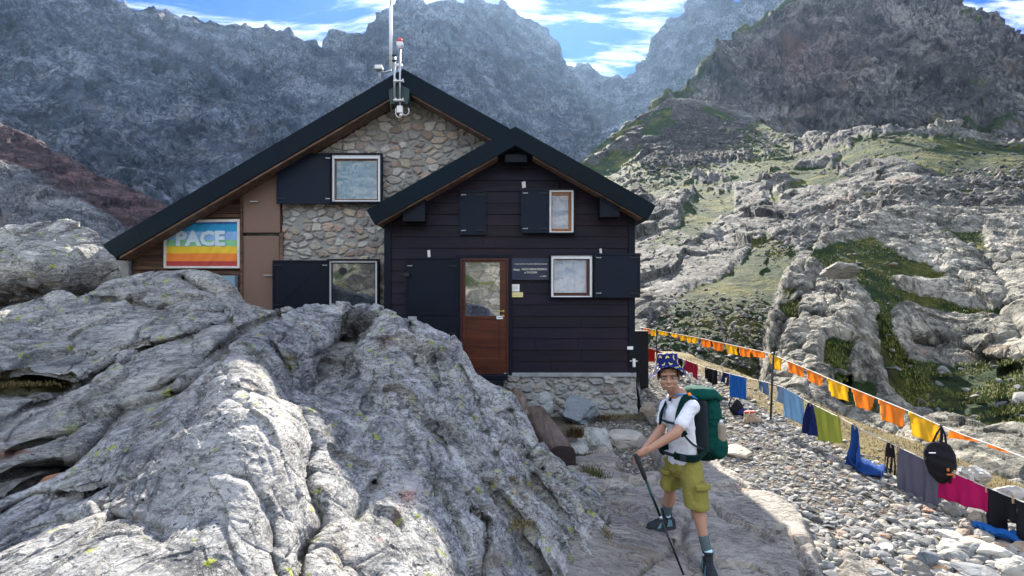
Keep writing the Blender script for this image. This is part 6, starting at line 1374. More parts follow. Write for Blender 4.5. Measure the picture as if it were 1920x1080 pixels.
# boots
def tubeloft(rings, mat, name, parent, inv, n=24, caps=True):
    """rings: (centre, rx, ry) ellipses in the local frame given by axes"""
    mbq = MB(); V = []; 
    for c, ax, ay in rings:
        for k in range(n):
            a = 2*math.pi*k/n; V.append(Vector(c)+Vector(ax)*math.cos(a)+Vector(ay)*math.sin(a))
    m = len(rings); fs = [(i*n+k, i*n+(k+1) % n, (i+1)*n+(k+1) % n, (i+1)*n+k) for i in range(m-1) for k in range(n)]
    if caps: fs += [tuple(range(n-1, -1, -1)), tuple(range((m-1)*n, m*n))]
    mbq.add(V, fs, True); o = mbq.build(name, mat)
    if parent is not None: app(o, parent, inv)
    return o
def boot(loc, yaw, L, mats, label, cat='boot', group=None, high=0.12, name='boot', sock=None, pitch=0.0):
    """hiking boot: sole at local z=0, toe towards -Y local"""
    e = empty(name, loc); e.rotation_euler = (pitch, 0, yaw)
    if label: tag(e, label, cat, group)
    n = 28; s = L/0.27
    def P(u, v, z): return Vector((u*s, v*s, z*s))
    def ring(y, w, z0, z1): return y, w, z0, z1
    up = []   # cross sections along the foot, each an arch from sole to instep
    prof = [(-.135, .018, .045), (-.125, .034, .060), (-.10, .044, .072), (-.06, .048, .080), (-.02, .045, .095), (.02, .042, .115), (.05, .040, .118), (.09, .038, .110), (.115, .034, .095), (.13, .020, .070)]
    V = []; m = 14
    for y, w, h in prof:
        for k in range(m):
            a = math.pi*k/(m-1); ca = math.cos(a); sa = math.sin(a)
            V.append(P(w*np.sign(ca)*abs(ca)**.7, y, .022+(h-.022)*abs(sa)**.8))
    F_ = [(i*m+k, i*m+k+1, (i+1)*m+k+1, (i+1)*m+k) for i in range(len(prof)-1) for k in range(m-1)]+[tuple(range(m)), tuple(range(len(prof)*m-1, (len(prof)-1)*m-1, -1))]
    mq = MB(); mq.add(V, F_, True); u = mq.build('upper', mats[0]); u.parent = e; sb = u.modifiers.new('s', 'SUBSURF'); sb.levels = sb.render_levels = 1
    # sole
    out = [(0.0, -.142), (.024, -.136), (.042, -.11), (.050, -.06), (.044, -.01), (.042, .04), (.042, .09), (.034, .125), (0, .140), (-.034, .125), (-.040, .09), (-.038, .04), (-.040, -.01), (-.047, -.06), (-.038, -.11), (-.022, -.136)]
    V = [P(x, y, z+(.010 if abs(y+.14) < .03 else 0)) for z in (0, .026) for x, y in out]; nn = len(out)
    mq = MB(); mq.add(V, [tuple(range(nn-1, -1, -1)), tuple(range(nn, 2*nn))]+[(i, (i+1) % nn, nn+(i+1) % nn, nn+i) for i in range(nn)], False); so = mq.build('sole', mats[1], None, .004); so.parent = e
    # collar
    rings = [(P(0, .055, z), Vector((.036*s*(1+.05*t), 0, 0)), Vector((0, .048*s, -.012*s*t))) for t, z in enumerate([.07, .10, .10+high*.35])]
    c = tubeloft(rings, mats[0], 'collar', None, None, 20); c.parent = e
    rings = [(P(0, .050, .10+high*.35), Vector((.040*s, 0, 0)), Vector((0, .052*s, 0))), (P(0, .050, .115+high*.35), Vector((.039*s, 0, 0)), Vector((0, .050*s, 0)))]
    c = tubeloft(rings, mats[2], 'padding', None, None, 20); c.parent = e
    mq = MB()
    for k in range(5):
        y = -.055+.021*k; z = np.interp(y, [q[0] for q in prof], [q[2] for q in prof])+.004; w = .020
        mq.tube([P(-w, y-.004, z-.010), P(0, y+.004, z+.001), P(w, y-.004, z-.010)], .0030*s, 5); mq.tube([P(-w, y+.010, z-.008), P(0, y-.002, z+.003), P(w, y+.010, z-.008)], .0030*s, 5)
    la = mq.build('laces', mats[3]); la.parent = e
    for sx_ in (-1, 1):
        mq = MB(); mq.add([P(sx_*.0475, -.07, .035), P(sx_*.046, -.035, .035), P(sx_*.030, -.01, .085), P(sx_*.034, -.025, .075), P(sx_*.051, -.07, .036), P(sx_*.0495, -.035, .036), P(sx_*.034, -.01, .088), P(sx_*.038, -.025, .078)], [(0, 1, 2, 3), (4, 7, 6, 5), (0, 4, 5, 1), (1, 5, 6, 2), (2, 6, 7, 3), (3, 7, 4, 0)])
        pn_ = mq.build('side_panel', mats[4]); pn_.parent = e
        mq = MB(); mq.add([P(sx_*.0415, .03, .035), P(sx_*.040, .085, .035), P(sx_*.036, .075, .085), P(sx_*.037, .045, .095), P(sx_*.046, .03, .036), P(sx_*.0445, .085, .036), P(sx_*.0405, .075, .088), P(sx_*.0415, .045, .098)], [(0, 1, 2, 3), (4, 7, 6, 5), (0, 4, 5, 1), (1, 5, 6, 2), (2, 6, 7, 3), (3, 7, 4, 0)])
        pn_ = mq.build('side_panel', mats[4]); pn_.parent = e
    return e
bt = plain('tan_suede', (.33, .25, .17), .9, 0, .2, 20); bs_ = plain('brown_sole', (.20, .15, .10), .9); br_ = plain('red_lining', (.55, .04, .03), .8); bk_ = plain('dark_laces', (.05, .04, .04), .8)
for x, y, yw, lab in ((1402, 783, 2.4, 'tan hiking boot with red lining, left one of the pair by the path'), (1415, 788, 1.9, 'tan hiking boot with red lining, right one of the pair by the path')):
    Yb_ = 8.7; p = WP(x, y, Yb_); g = gz1(p[0], p[1]); boot((p[0], p[1], g+.01), yw, .27, (bt, bs_, br_, bk_, bt), lab, 'boot', 'pair of tan boots', high=.2)
# dark bag on the verge
db = empty('small_bag', WP(1382, 775, 9.2)); tag(db, 'small black day bag slumped on the verge beside the boots', 'bag'); idb = Matrix.Translation(-Vector(db.location))
mbq = MB(); p = Vector(WP(1382, 775, 9.2)); p.z = gz1(p.x, p.y)
V, F_ = ico(3); W_ = V*np.array([.11, .09, .15]); W_ = W_*(1+.16*fbm(V*2.2, 3)[:, None]); W_[:, 2] += .12; W_[:, 0] *= 1-.5*np.clip(W_[:, 2]-.12, 0, 1)/.15
o = from_np('pouch', W_+np.array(p[:]), F_, CM['black']); app(o, db, idb)
W2 = V*np.array([.12, .10, .06]); W2 = W2*(1+.2*fbm(V*2.5+4, 3)[:, None]); o = from_np('pocket', W2+np.array(p[:])+np.array([.07, -.04, .06]), F_, CM['navy']); app(o, db, idb)
app(MB().tube([p+Vector((-.10, 0, .05)), p+Vector((-.15, -.02, .17)), p+Vector((-.10, 0, .30)), p+Vector((-.05, 0, .26))], .012, 6).build('strap', CM['black']), db, idb)
# yellow cloth just behind the rucksack, dark sticks further on
p = WP(1341, 728, 10.5); V, F_ = ico(3); o = from_np('yellow_bag', (V*(1+.2*fbm(V*2, 3)[:, None]))*np.array([.12, .08, .05])+np.array([p[0], p[1], gz1(p[0], p[1])+.05]), F_, clothmat('bright_yellow_cloth', (.70, .68, .05), trans=.1)); tag(o, 'bright yellow bundle on the verge behind the rucksack', 'bundle')
p = WP(1352, 736, 10.2); g = gz1(p[0], p[1]); o = MB().tube([(p[0]-.12, p[1], g+.03), (p[0], p[1]-.05, g+.08), (p[0]+.12, p[1]+.02, g+.03)], .03, 8).build('dark_sandal', bk_); tag(o, 'dark sandal lying on the verge right of the yellow bundle', 'sandal')
# blue tarp among the rocks
n = 60; A, B = np.meshgrid(np.linspace(0, 1, n), np.linspace(0, 1, 20)); a, b = Vector(WP(1838, 1000, 4.75)), Vector(WP(1935, 1024, 4.5))
X = a.x+(b.x-a.x)*A; Yv = a.y+(b.y-a.y)*A+(B-.5)*.22; Q = np.stack([X.ravel(), Yv.ravel(), 0*X.ravel()], -1); Zv = 0.06+0.05*fbm(Q*6, 4)+0.03*np.sin(B.ravel()*22+A.ravel()*5)
o = from_np('blue_tarp', np.stack([X.ravel(), Yv.ravel(), Zv], -1), grid_faces(20, n), CM['tarp']); m = o.modifiers.new('t', 'SOLIDIFY'); m.thickness = .003; tag(o, 'crumpled bright blue plastic sheet under the black trousers', 'tarp')
# ------------------------------------------------------------------ the boy
def skinmat(name, col):
    T = NT(name); p = T.pos(kind='world'); c = T.mix(T.noise(p, 30, 4), tuple(x*.9 for x in col), tuple(x*1.08 for x in col))
    T.set(T.b.inputs['Subsurface Weight'], 0.12); T.b.inputs['Subsurface Radius'].default_value = (.012, .004, .002); T.b.inputs['Subsurface Scale'].default_value = 0.5
    return T.done(c, 0.52, T.bump(T.noise(p, 300, 3), .0006, .5), spec=.35)
M['skin'] = skinmat('skin', (.43, .235, .155))
M['tee'] = clothmat('white_jersey', (.74, .75, .80), 500, .03)
M['shorts'] = clothmat('olive_canvas', (.25, .225, .055), 400, .10)
M['sock'] = clothmat('teal_grey_wool', (.095, .135, .145), 300, .15); M['lightblue'] = plain('ice_blue_trim', (.45, .70, .78), .7)
M['hat'] = clothmat('royal_blue_cotton', (.010, .020, .12), 400, .08); M['banana'] = plain('banana_yellow_print', (.72, .58, .16), .8); M['hatin'] = plain('black_lining', (.012, .012, .016), .9)
M['pack'] = clothmat('green_nylon', (.0015, .052, .042), 350, .12); M['packdark'] = clothmat('dark_green_nylon', (.001, .022, .020), 350, .12); M['packblack'] = plain('black_mesh', (.012, .020, .028), .85); M['lid'] = clothmat('sea_green_nylon', (.002, .060, .047), 350, .10)

def union(parts, voxel, name, mat, parent, inv, smooth=6, fold=None, extra=None):
    """parts: capsules ('c', p0, p1, r0, r1) and ellipsoids ('e', centre, (rx,ry,rz), Matrix) fused into one continuous skin"""
    import bmesh
    bm = bmesh.new()
    for p in parts:
        if p[0] == 'c':
            _, a, b, ra, rb = p[:5]; a, b = Vector(a), Vector(b); d = b-a; L = d.length; sq = p[5] if len(p) > 5 else None
            q = d.normalized().to_track_quat('Z', 'Y').to_matrix().to_4x4()
            if sq is not None: # keep the flat axis of the section in a chosen direction
                z = d.normalized(); x = Vector(sq[0]); x = (x-z*x.dot(z)).normalized(); y = z.cross(x); q = Matrix((x, y, z)).transposed().to_4x4(); k = sq[1]
            else: k = 1
            n, m = 20, 12
            vs = []
            for i in range(m+9):
                if i < 4: t, f, zz = 0, math.sin(math.pi/2*(i+.3)/4.3), -math.cos(math.pi/2*(i+.3)/4.3)*ra
                elif i > m+4: j = m+8-i; t, f, zz = 1, math.sin(math.pi/2*(j+.3)/4.3), L+math.cos(math.pi/2*(j+.3)/4.3)*rb
                else: t = (i-4)/m; f = 1; zz = L*t
                r = (ra+(rb-ra)*t)*f
                vs.append([bm.verts.new(Matrix.Translation(a)@q@Vector((r*math.cos(2*math.pi*kk/n)*k, r*math.sin(2*math.pi*kk/n), zz))) for kk in range(n)])
            for i in range(len(vs)-1):
                for kk in range(n): bm.faces.new((vs[i][kk], vs[i][(kk+1) % n], vs[i+1][(kk+1) % n], vs[i+1][kk]))
            bm.faces.new(vs[0][::-1]); bm.faces.new(vs[-1])
        else:
            _, c, r, Mx = p; mt = Matrix.Translation(Vector(c))@(Mx.to_4x4() if Mx is not None else Matrix())@Matrix.Diagonal((*r, 1))
            bmesh.ops.create_uvsphere(bm, u_segments=24, v_segments=16, radius=1, matrix=mt)
    me = bpy.data.meshes.new(name); bm.to_mesh(me); bm.free(); o = bpy.data.objects.new(name, me); link(o)
    m = o.modifiers.new('r', 'REMESH'); m.mode = 'VOXEL'; m.voxel_size = voxel
    if smooth: s = o.modifiers.new('s', 'SMOOTH'); s.iterations = smooth; s.factor = .5
    bpy.context.view_layer.update(); me2 = bpy.data.meshes.new_from_object(o.evaluated_get(bpy.context.evaluated_depsgraph_get()))
    bpy.data.objects.remove(o); me2.name = name
    n = len(me2.vertices); V = np.empty(n*3, np.float32); me2.vertices.foreach_get('co', V); V = V.reshape(-1, 3)
    if fold is not None:
        N = np.empty(n*3, np.float32); me2.vertices.foreach_get('normal', N); V = V+N.reshape(-1, 3)*fold(V)[:, None]
    if extra is not None: V = extra(V)
    me2.vertices.foreach_set('co', np.ascontiguousarray(V, np.float32).ravel()); me2.materials.clear(); me2.materials.append(mat)
    me2.polygons.foreach_set('use_smooth', [True]*len(me2.polygons)); me2.update()
    o = bpy.data.objects.new(name, me2); link(o); o.parent = parent
    if inv is not None: o.matrix_parent_inverse = inv
    return o

BX, BY = 1.285, 4.10
boy = empty('person', (BX, BY, .2)); tag(boy, 'smiling boy in blue banana-print hat, white shirt and olive shorts leaning on a pole', 'person'); iB = Matrix.Translation(-Vector(boy.location))
fwd = Vector((-.86, -.50, 0)).normalized(); lft = Vector((.50, -.86, 0)).normalized(); up = Vector((0, 0, 1))
def J(px, py, Y): return Vector(WP(px, py, Y))
neck0 = J(1272, 742, 4.10); pel = J(1281, 862, 4.10)
shL = J(1298, 762, 3.97); shR = J(1250, 761, 4.22)
elL = J(1268, 812, 3.88); elR = J(1239, 805, 4.12); wrL = J(1216, 843, 3.86); wrR = J(1207, 843, 3.97)
hipL, hipR = pel+lft*.075+Vector((0, 0, -.03)), pel-lft*.075+Vector((0, 0, -.03))
knL, knR = J(1306, 948, 3.92), J(1256, 915, 4.24); anL, anR = J(1327, 1040, 3.84), J(1250, 966, 4.33)
# head in its own frame: face looks along -Y, then turned towards the camera and a little to his right
hc = J(1253.5, 706, 4.02); HM = Matrix.Rotation(R(-16), 4, 'Z')@Matrix.Rotation(R(-4), 4, 'Y')@Matrix.Rotation(R(3), 4, 'X'); HS = 0.98
def hd(x, y, z): return hc+(HM@Vector((x*HS, y*HS, z*HS)))
def he(c, r): return ('e', hd(*c), tuple(q*HS for q in r), HM.to_3x3())
hand = []
gp = J(1194, 858, 3.83)                      # top of the pole grip, both hands rest over it
parts = [he((0, .012, .035), (.073, .090, .088)), he((0, -.030, -.030), (.060, .062, .070)), he((0, -.055, -.078), (.030, .026, .022)), he((-.030, -.035, -.055), (.030, .045, .035)), he((.030, -.035, -.055), (.030, .045, .035)),
         ('c', hd(0, -.088, .010), hd(0, -.108, -.022), .009, .013), he((-.014, -.096, -.026), (.009, .009, .007)), he((.014, -.096, -.026), (.009, .009, .007)),
         he((-.036, -.066, -.026), (.028, .022, .026)), he((.036, -.066, -.026), (.028, .022, .026)), he((0, -.058, -.05), (.040, .032, .034)),
         ('c', hd(-.042, -.078, .034), hd(.042, -.078, .034), .012, .012), ('c', hd(-.022, -.087, -.052), hd(.022, -.087, -.052), .007, .007), ('c', hd(-.018, -.084, -.061), hd(.018, -.084, -.061), .008, .008),
         he((-.078, .010, -.005), (.009, .018, .030)), he((.078, .010, -.005), (.009, .018, .030)),
         ('c', hd(0, .02, -.05), neck0+Vector((0, 0, -.02)), .047, .052), ('c', neck0, pel, .07, .07),
         ('c', shL, shR, .045, .045), ('c', shL, elL, .044, .034), ('c', elL, wrL, .036, .022, (tuple(up), 1.12)), ('c', shR, elR, .044, .034), ('c', elR, wrR, .035, .022),
         ('c', hipL, knL, .078, .050), ('c', knL+Vector((0, 0, .02)), knL+Vector((0, 0, -.03)), .049, .045), ('c', knL, anL, .044, .029), ('e', knL.lerp(anL, .33)+Vector((.012, .022, 0)), (.044, .046, .085), None),
         ('c', hipR, knR, .078, .050), ('c', knR, anR, .044, .029), ('e', knR.lerp(anR, .36)+Vector((.020, .016, 0)), (.042, .044, .075), None)]
def handparts(w, tip, side, sgn):
    """palm from the wrist over the grip, five fingers curling round it"""
    d = (tip-w); d.normalize(); palm = w+d*.030; k = w+d*.066; ax = Vector(side).normalized(); dn = Vector((0, 0, -1)); P = [('c', w-d*.005, k, .021, .024, (tuple(ax), 1.45))]
    for i, (off, L) in enumerate([(-.030, .9), (-.010, 1.0), (.010, .97), (.029, .8)]):
        b = k+ax*off+Vector((0, 0, .004)); c1 = b+(d*.026+dn*.008)*L; c2 = c1+(d*.010+dn*.022)*L; c3 = c2+(-d*.010+dn*.016)*L
        P += [('c', b-d*.012, c1, .0095, .0088), ('c', c1, c2, .0086, .0080), ('c', c2, c3, .0080, .0070)]
    t0 = w+d*.020+ax*(.026*sgn); t1 = t0+d*.026+ax*(.012*sgn)+dn*.010; t2 = t1+d*.024+ax*(-.006*sgn)+dn*.010
    P += [('c', t0, t1, .0125, .0105), ('c', t1, t2, .0100, .0085)]
    return P
parts += handparts(wrL, J(1184, 857, 3.82), (0.15, -.45, .88), 1)
parts += handparts(wrR+Vector((0, 0, -.012)), J(1183, 862, 3.90), (0.1, -.3, .95), 1)
union(parts, .0042, 'body', M['skin'], boy, iB, smooth=4)
# face details
for s in (-1, 1):
    union([he((s*.033, -.0855, .006), (.0135, .0062, .0062))], .0012, 'eye', plain('eye_white', (.45, .40, .37), .3), boy, iB, 1)
    union([he((s*.0325-.001, -.0912, .0062), (.0060, .0028, .0058))], .0008, 'iris', plain('dark_iris', (.02, .012, .008), .2), boy, iB, 1)
    union([('c', hd(s*.020, -.0915, .0225), hd(s*.048, -.083, .0215), .0035, .0028)], .001, 'eyebrow', plain('brow_hair', (.035, .02, .012), .8), boy, iB, 1)
    union([('c', hd(s*.020, -.0905, .0125), hd(s*.046, -.0835, .0115), .0022, .0016)], .0008, 'eyelid', plain('lid_skin', (.20, .09, .06), .6), boy, iB, 1)
M['lips'] = plain('lips', (.34, .13, .10), .45)
union([('c', hd(-.022, -.0905, -.0535), hd(-.009, -.0955, -.0585), .0024, .003), ('c', hd(-.009, -.0955, -.0585), hd(.009, -.0955, -.0585), .003, .003), ('c', hd(.009, -.0955, -.0585), hd(.022, -.0905, -.0535), .003, .0024)], .0008, 'mouth', M['lips'], boy, iB, 1)
union([('c', hd(-.011, -.0980, -.0565), hd(.011, -.0980, -.0565), .0020, .0020)], .0006, 'teeth', plain('teeth', (.75, .72, .66), .3), boy, iB, 0)
# hair at the temples and nape under the hat
M['hair'] = plain('dark_brown_hair', (.025, .015, .010), .7)
union([he((-.066, .010, .030), (.014, .050, .040)), he((.066, .010, .030), (.014, .050, .040)), he((0, .060, .010), (.068, .045, .060)), he((0, .02, .07), (.075, .09, .05))], .004, 'hair', M['hair'], boy, iB, 4, fold=lambda V: .003*fbm(V*90, 3))

# bucket hat: crown, sloping brim with a black underside, banana print
def ring_pt(a, r, z, ex=1.12): return (r*math.sin(a), -r*ex*math.cos(a)+.004, z)
def hatprof(t):
    """t 0..1 from crown centre over the side to brim edge -> radius, z"""
    return (float(np.interp(t, [0, .22, .34, .40, .62, .70, 1.0], [0, .058, .074, .079, .086, .092, .150])), float(np.interp(t, [0, .22, .34, .40, .62, .70, 1.0], [.150, .150, .143, .130, .062, .052, .000])))
def hat_surface(a, t, off=0.0):
    r, z = hatprof(t); w = sstep(.68, 1.0, np.array(t)); wob = float(w)*(.010*math.sin(a*2+.6)+.008*math.sin(a*3+2))
    dip = float(w)*(-.018*math.cos(a)*0+.010*math.cos(2*a)); zz = z+wob+dip-float(w)*.010+float(w)*.034*max(0, math.cos(a))**1.5
    nrm = Vector((math.sin(a), -math.cos(a), .35 if t > .35 else 3)).normalized()
    r = r*(1-.16*float(w)*max(0, math.cos(a))); nrm = nrm; p = Vector(ring_pt(a, r, zz))+nrm*off; p = Matrix.Rotation(R(-9), 3, 'X')@p; return p+Vector((0, .004, .030))
nA, nT = 72, 40
V = [hd(*hat_surface(2*math.pi*k/nA, j/(nT-1)+1e-4)) for j in range(nT) for k in range(nA)]
F_ = [(j*nA+k, (j+1)*nA+k, (j+1)*nA+(k+1) % nA, j*nA+(k+1) % nA) for j in range(nT-1) for k in range(nA)]
mq = MB(); mq.add(V, F_, True); hat = app(mq.build('bucket_hat', M['hat']), boy, iB)
mq = MB(); j0 = 24; V = [hd(*hat_surface(2*math.pi*k/nA, j/(nT-1), -.0035)) for j in range(j0, nT) for k in range(nA)]
F_ = [(j*nA+k, j*nA+(k+1) % nA, (j+1)*nA+(k+1) % nA, (j+1)*nA+k) for j in range(nT-j0-1) for k in range(nA)]; mq.add(V, F_, True); hl = mq.build('hat_lining', M['hatin']); hl.parent = hat
rr3 = random.Random(4)
spots = [(a+rr3.uniform(-.12, .12)+(.35 if i % 2 else 0), t+rr3.uniform(-.02, .02)) for i, t in enumerate([.12, .30, .46, .58, .76, .90]) for a in np.linspace(0, 2*math.pi, [5, 8, 9, 9, 10, 12][i], endpoint=False)]
for a0, t0 in spots:
    mq = MB(); ph = rr3.uniform(0, 6.28); r0, _z = hatprof(t0); r0 = max(r0, .02); L = .0155; V = []
    m = 8
    for i in range(m+1):
        u = -1+2*i/m; w = .0052*math.sqrt(max(0, 1-u*u*.93)); cx, cy = u*L, .009*(1-u*u)
        for sgn in (-1, 1):
            x, y = cx, cy+w*sgn; xr_, yr_ = x*math.cos(ph)-y*math.sin(ph), x*math.sin(ph)+y*math.cos(ph)
            V.append(hd(*hat_surface(a0+xr_/r0/1.05, min(1.0, max(.002, t0+yr_/.21)), .0014)))
    mq.add(V, [(2*i, 2*i+1, 2*i+3, 2*i+2) for i in range(m)]); bp_ = mq.build('banana_print', M['banana']); bp_.parent = hat

# shirt, collar, shorts, socks
def tfold(V):
    Q = V*np.array([1, 1, .55], np.float32); return .006*fbm(Q*11, 4)+.013*(ridged(V@rot3(.5, .3, .2).T*np.array([7, 3, 9], np.float32), 3)-.5)
chest = (neck0+pel)/2
T_parts = [('c', neck0+Vector((0, 0, -.045)), pel+Vector((0, 0, .05)), .080, .088, (tuple(lft), 1.36)), ('c', shL+Vector((0, 0, -.012)), shR+Vector((0, 0, -.012)), .052, .052), ('c', pel+Vector((0, 0, .07)), pel+Vector((0, 0, .005)), .092, .102, (tuple(lft), 1.28)),
           ('c', neck0+Vector((0, 0, -.03)), neck0+Vector((0, 0, -.01)), .062, .052),
           ('c', shL, shL.lerp(elL, .62), .050, .054), ('c', shR, shR.lerp(elR, .62), .050, .052), ('e', neck0.lerp(pel, .3)+fwd*.035, (.085, .085, .11), None)]
union(T_parts, .006, 'shirt', M['tee'], boy, iB, smooth=8, fold=tfold)
rings = [(neck0+Vector((0, 0, z))+fwd*.004, lft*rx, fwd*(rx*.95)+Vector((0, 0, -.012))) for z, rx in ((-.022, .068), (-.004, .062), (.012, .058))]
tubeloft(rings, M['hatin'], 'collar', boy, iB, 30, caps=False)
def sfold(V): return .007*fbm(V*np.array([9, 9, 4], np.float32), 4)+.013*(ridged(V@rot3(.2, .6, .1).T*np.array([8, 4, 8], np.float32), 3)-.5)
hemL, hemR = hipL.lerp(knL, 1.0), hipR.lerp(knR, .88)
S_parts = [('c', pel+Vector((0, 0, .05)), pel+Vector((0, 0, -.045)), .088, .105, (tuple(lft), 1.30)), ('c', hipL+Vector((0, 0, .0)), hemL, .084, .086), ('c', hipR, hemR, .084, .082)]
def cuthem(V):
    V = V.copy()
    for h, k in ((hemL, knL), (hemR, knR)):
        near = np.linalg.norm(V[:, :2]-np.array(h[:2]), axis=1) < .14; lim = h.z-.012+.006*np.sin(V[:, 0]*40); V[:, 2] = np.where(near & (V[:, 2] < lim) & (V[:, 2] > h.z-.3), lim, V[:, 2])
    return V
sh = union(S_parts, .006, 'shorts', M['shorts'], boy, iB, smooth=8, fold=sfold, extra=cuthem)
# cargo pocket on the near leg and a small one on the far leg
for (hp_, kn_, dirv, w, h, t) in ((hipL, hemL, Vector((.35, -.93, 0)), .062, .10, .70), (hipR, hemR, Vector((-.80, -.6, 0)), .045, .08, .68)):
    c = hp_.lerp(kn_, t)+dirv.normalized()*.097; sx_ = dirv.normalized().cross(up).normalized(); V = []
    n = 14
    for j in range(n):
        for i in range(n):
            u, v = i/(n-1)*2-1, j/(n-1)*2-1; bul = (.014 if w > .05 else .004)*(1-u**6)*(1-v**6); V.append(c+sx_*u*w+up*v*h+dirv.normalized()*(bul-.022*u*u-.006)+dirv.normalized()*(-v*.008))
    mq = MB(); mq.add(V, [(j*n+i, j*n+i+1, (j+1)*n+i+1, (j+1)*n+i) for j in range(n-1) for i in range(n-1)], True); pk_ = mq.build('cargo_pocket', M['shorts']); app(pk_, boy, iB)
    V = []
    for j in range(4):
        for i in range(n):
            u, v = i/(n-1)*2-1, j/3; V.append(c+sx_*u*(w+.004)+up*(h*(.98-.42*v))+dirv.normalized()*(.014-.022*u*u+.004*v-h*0))
    mq = MB(); mq.add(V, [(j*n+i, j*n+i+1, (j+1)*n+i+1, (j+1)*n+i) for j in range(3) for i in range(n-1)], True); fl_ = mq.build('pocket_flap', M['shorts']); app(fl_, boy, iB); mm = fl_.modifiers.new('t', 'SOLIDIFY'); mm.thickness = .004
for kn_, an_ in ((knL, anL), (knR, anR)):
    lo = an_+Vector((0, 0, -.045)); t0 = an_+(kn_-an_)*.36
    union([('c', t0, an_, .037, .033), ('c', an_, lo, .034, .036)], .003, 'sock', M['sock'], boy, iB, 3, fold=lambda V: .0012*np.sin(V[:, 2]*700))
    union([('c', an_+Vector((0, 0, .012)), an_+Vector((0, 0, .004)), .0385, .0385)], .003, 'sock_band', M['lightblue'], boy, iB, 2)
bm1 = plain('boot_charcoal', (.010, .013, .020), .75, 0, .2, 20); bm2 = plain('boot_sole_grey', (.030, .035, .04), .85); bm3 = plain('boot_black_padding', (.012, .012, .015), .9); bm4 = plain('boot_lace', (.02, .02, .022), .8); bm5 = plain('boot_teal_panel', (.10, .23, .27), .6)
for (an_, yaw, px_, py_) in ((anL, -.10, 1327, 1074), (anR, -1.28, 1232, 990)):
    toe = Vector((math.sin(yaw), -math.cos(yaw), 0)) if False else Vector((math.sin(yaw), -math.cos(yaw), 0))
    off = toe*.05; loc = Vector((an_.x, an_.y, 0))+off; zs_ = [gz1(loc.x+toe.x*q, loc.y+toe.y*q) for q in (-.11, 0, .11)]; z_ = max(zs_)-.004
    e = boot((loc.x, loc.y, z_), yaw, .255, (bm1, bm2, bm3, bm4, bm5), None, name='boot', high=.16); app(e, boy, iB); e.location = (loc.x, loc.y, z_)
    for ch in list(e.children):     # boots are clothing of the person: one level, then their pieces
        pass

# trekking pole
tip = Vector((J(1284, 1082, 3.62))); tip.z = gz1(tip.x, tip.y); pole = empty('trekking_pole', tip); tag(pole, 'black trekking pole planted on the slab under the boy\'s hands', 'trekking pole'); ip = Matrix.Translation(-tip)
g0 = gp+(gp-tip).normalized()*.012; g1 = g0.lerp(tip, .20)
app(MB().tube([g0+Vector((-.004, 0, .012)), g0, g0.lerp(g1, .5), g1], [.014, .019, .0165, .0155], 12).build('grip', plain('black_foam', (.014, .014, .016), .85)), pole, ip)
app(MB().tube([g1, g1.lerp(tip, .40)], .0095, 10).build('shaft', plain('dark_green_tube', (.01, .04, .035), .3, .6)), pole, ip)
app(MB().tube([g1.lerp(tip, .40), g1.lerp(tip, .97)], .0075, 10).build('shaft', plain('graphite_tube', (.03, .03, .034), .3, .7)), pole, ip)
app(MB().tube([g1.lerp(tip, .385), g1.lerp(tip, .415)], .0125, 10).build('clamp', M['steel']), pole, ip)
app(MB().tube([g1.lerp(tip, .97), tip], [.006, .003], 8).build('tip', M['steel']), pole, ip)

# rucksack
bk = -fwd; bagc = J(1330, 792, 4.14)
pack = empty('rucksack', bagc); tag(pack, 'large green rucksack worn on the boy\'s back', 'rucksack'); iP = Matrix.Translation(-bagc)
base = neck0.lerp(pel, .5)+bk*.125
def B(u, v, w): return base+lft*u+bk*v+up*w       # u across the back, v away from it, w up
def Bm(): return Matrix((lft, bk, up)).transposed()
bf = lambda V: .010*fbm(V*6, 4)+.018*(ridged(V*np.array([5, 5, 10], np.float32), 3)-.5)
union([('c', B(0, .125, .13), B(0, .13, -.15), .115, .125, (tuple(lft), 1.25)), ('e', B(0, .16, -.10), (.155, .125, .15), Bm()), ('e', B(0, .12, .10), (.14, .11, .16), Bm())], .007, 'pack_body', M['pack'], pack, iP, 8, fold=bf)
union([('e', B(0, .13, -.205), (.150, .120, .075), Bm())], .006, 'pack_bottom', M['packdark'], pack, iP, 5, fold=bf)
union([('e', B(0, .085, .250), (.145, .125, .055), Bm()), ('e', B(0, .17, .215), (.135, .06, .06), Bm()), ('e', B(0, .02, .245), (.12, .05, .045), Bm())], .006, 'lid', M['lid'], pack, iP, 6, fold=bf)
union([('c', B(0, .02, .20), B(0, .025, -.17), .030, .034, (tuple(lft), 4.2))], .006, 'back_panel', M['packblack'], pack, iP, 5)
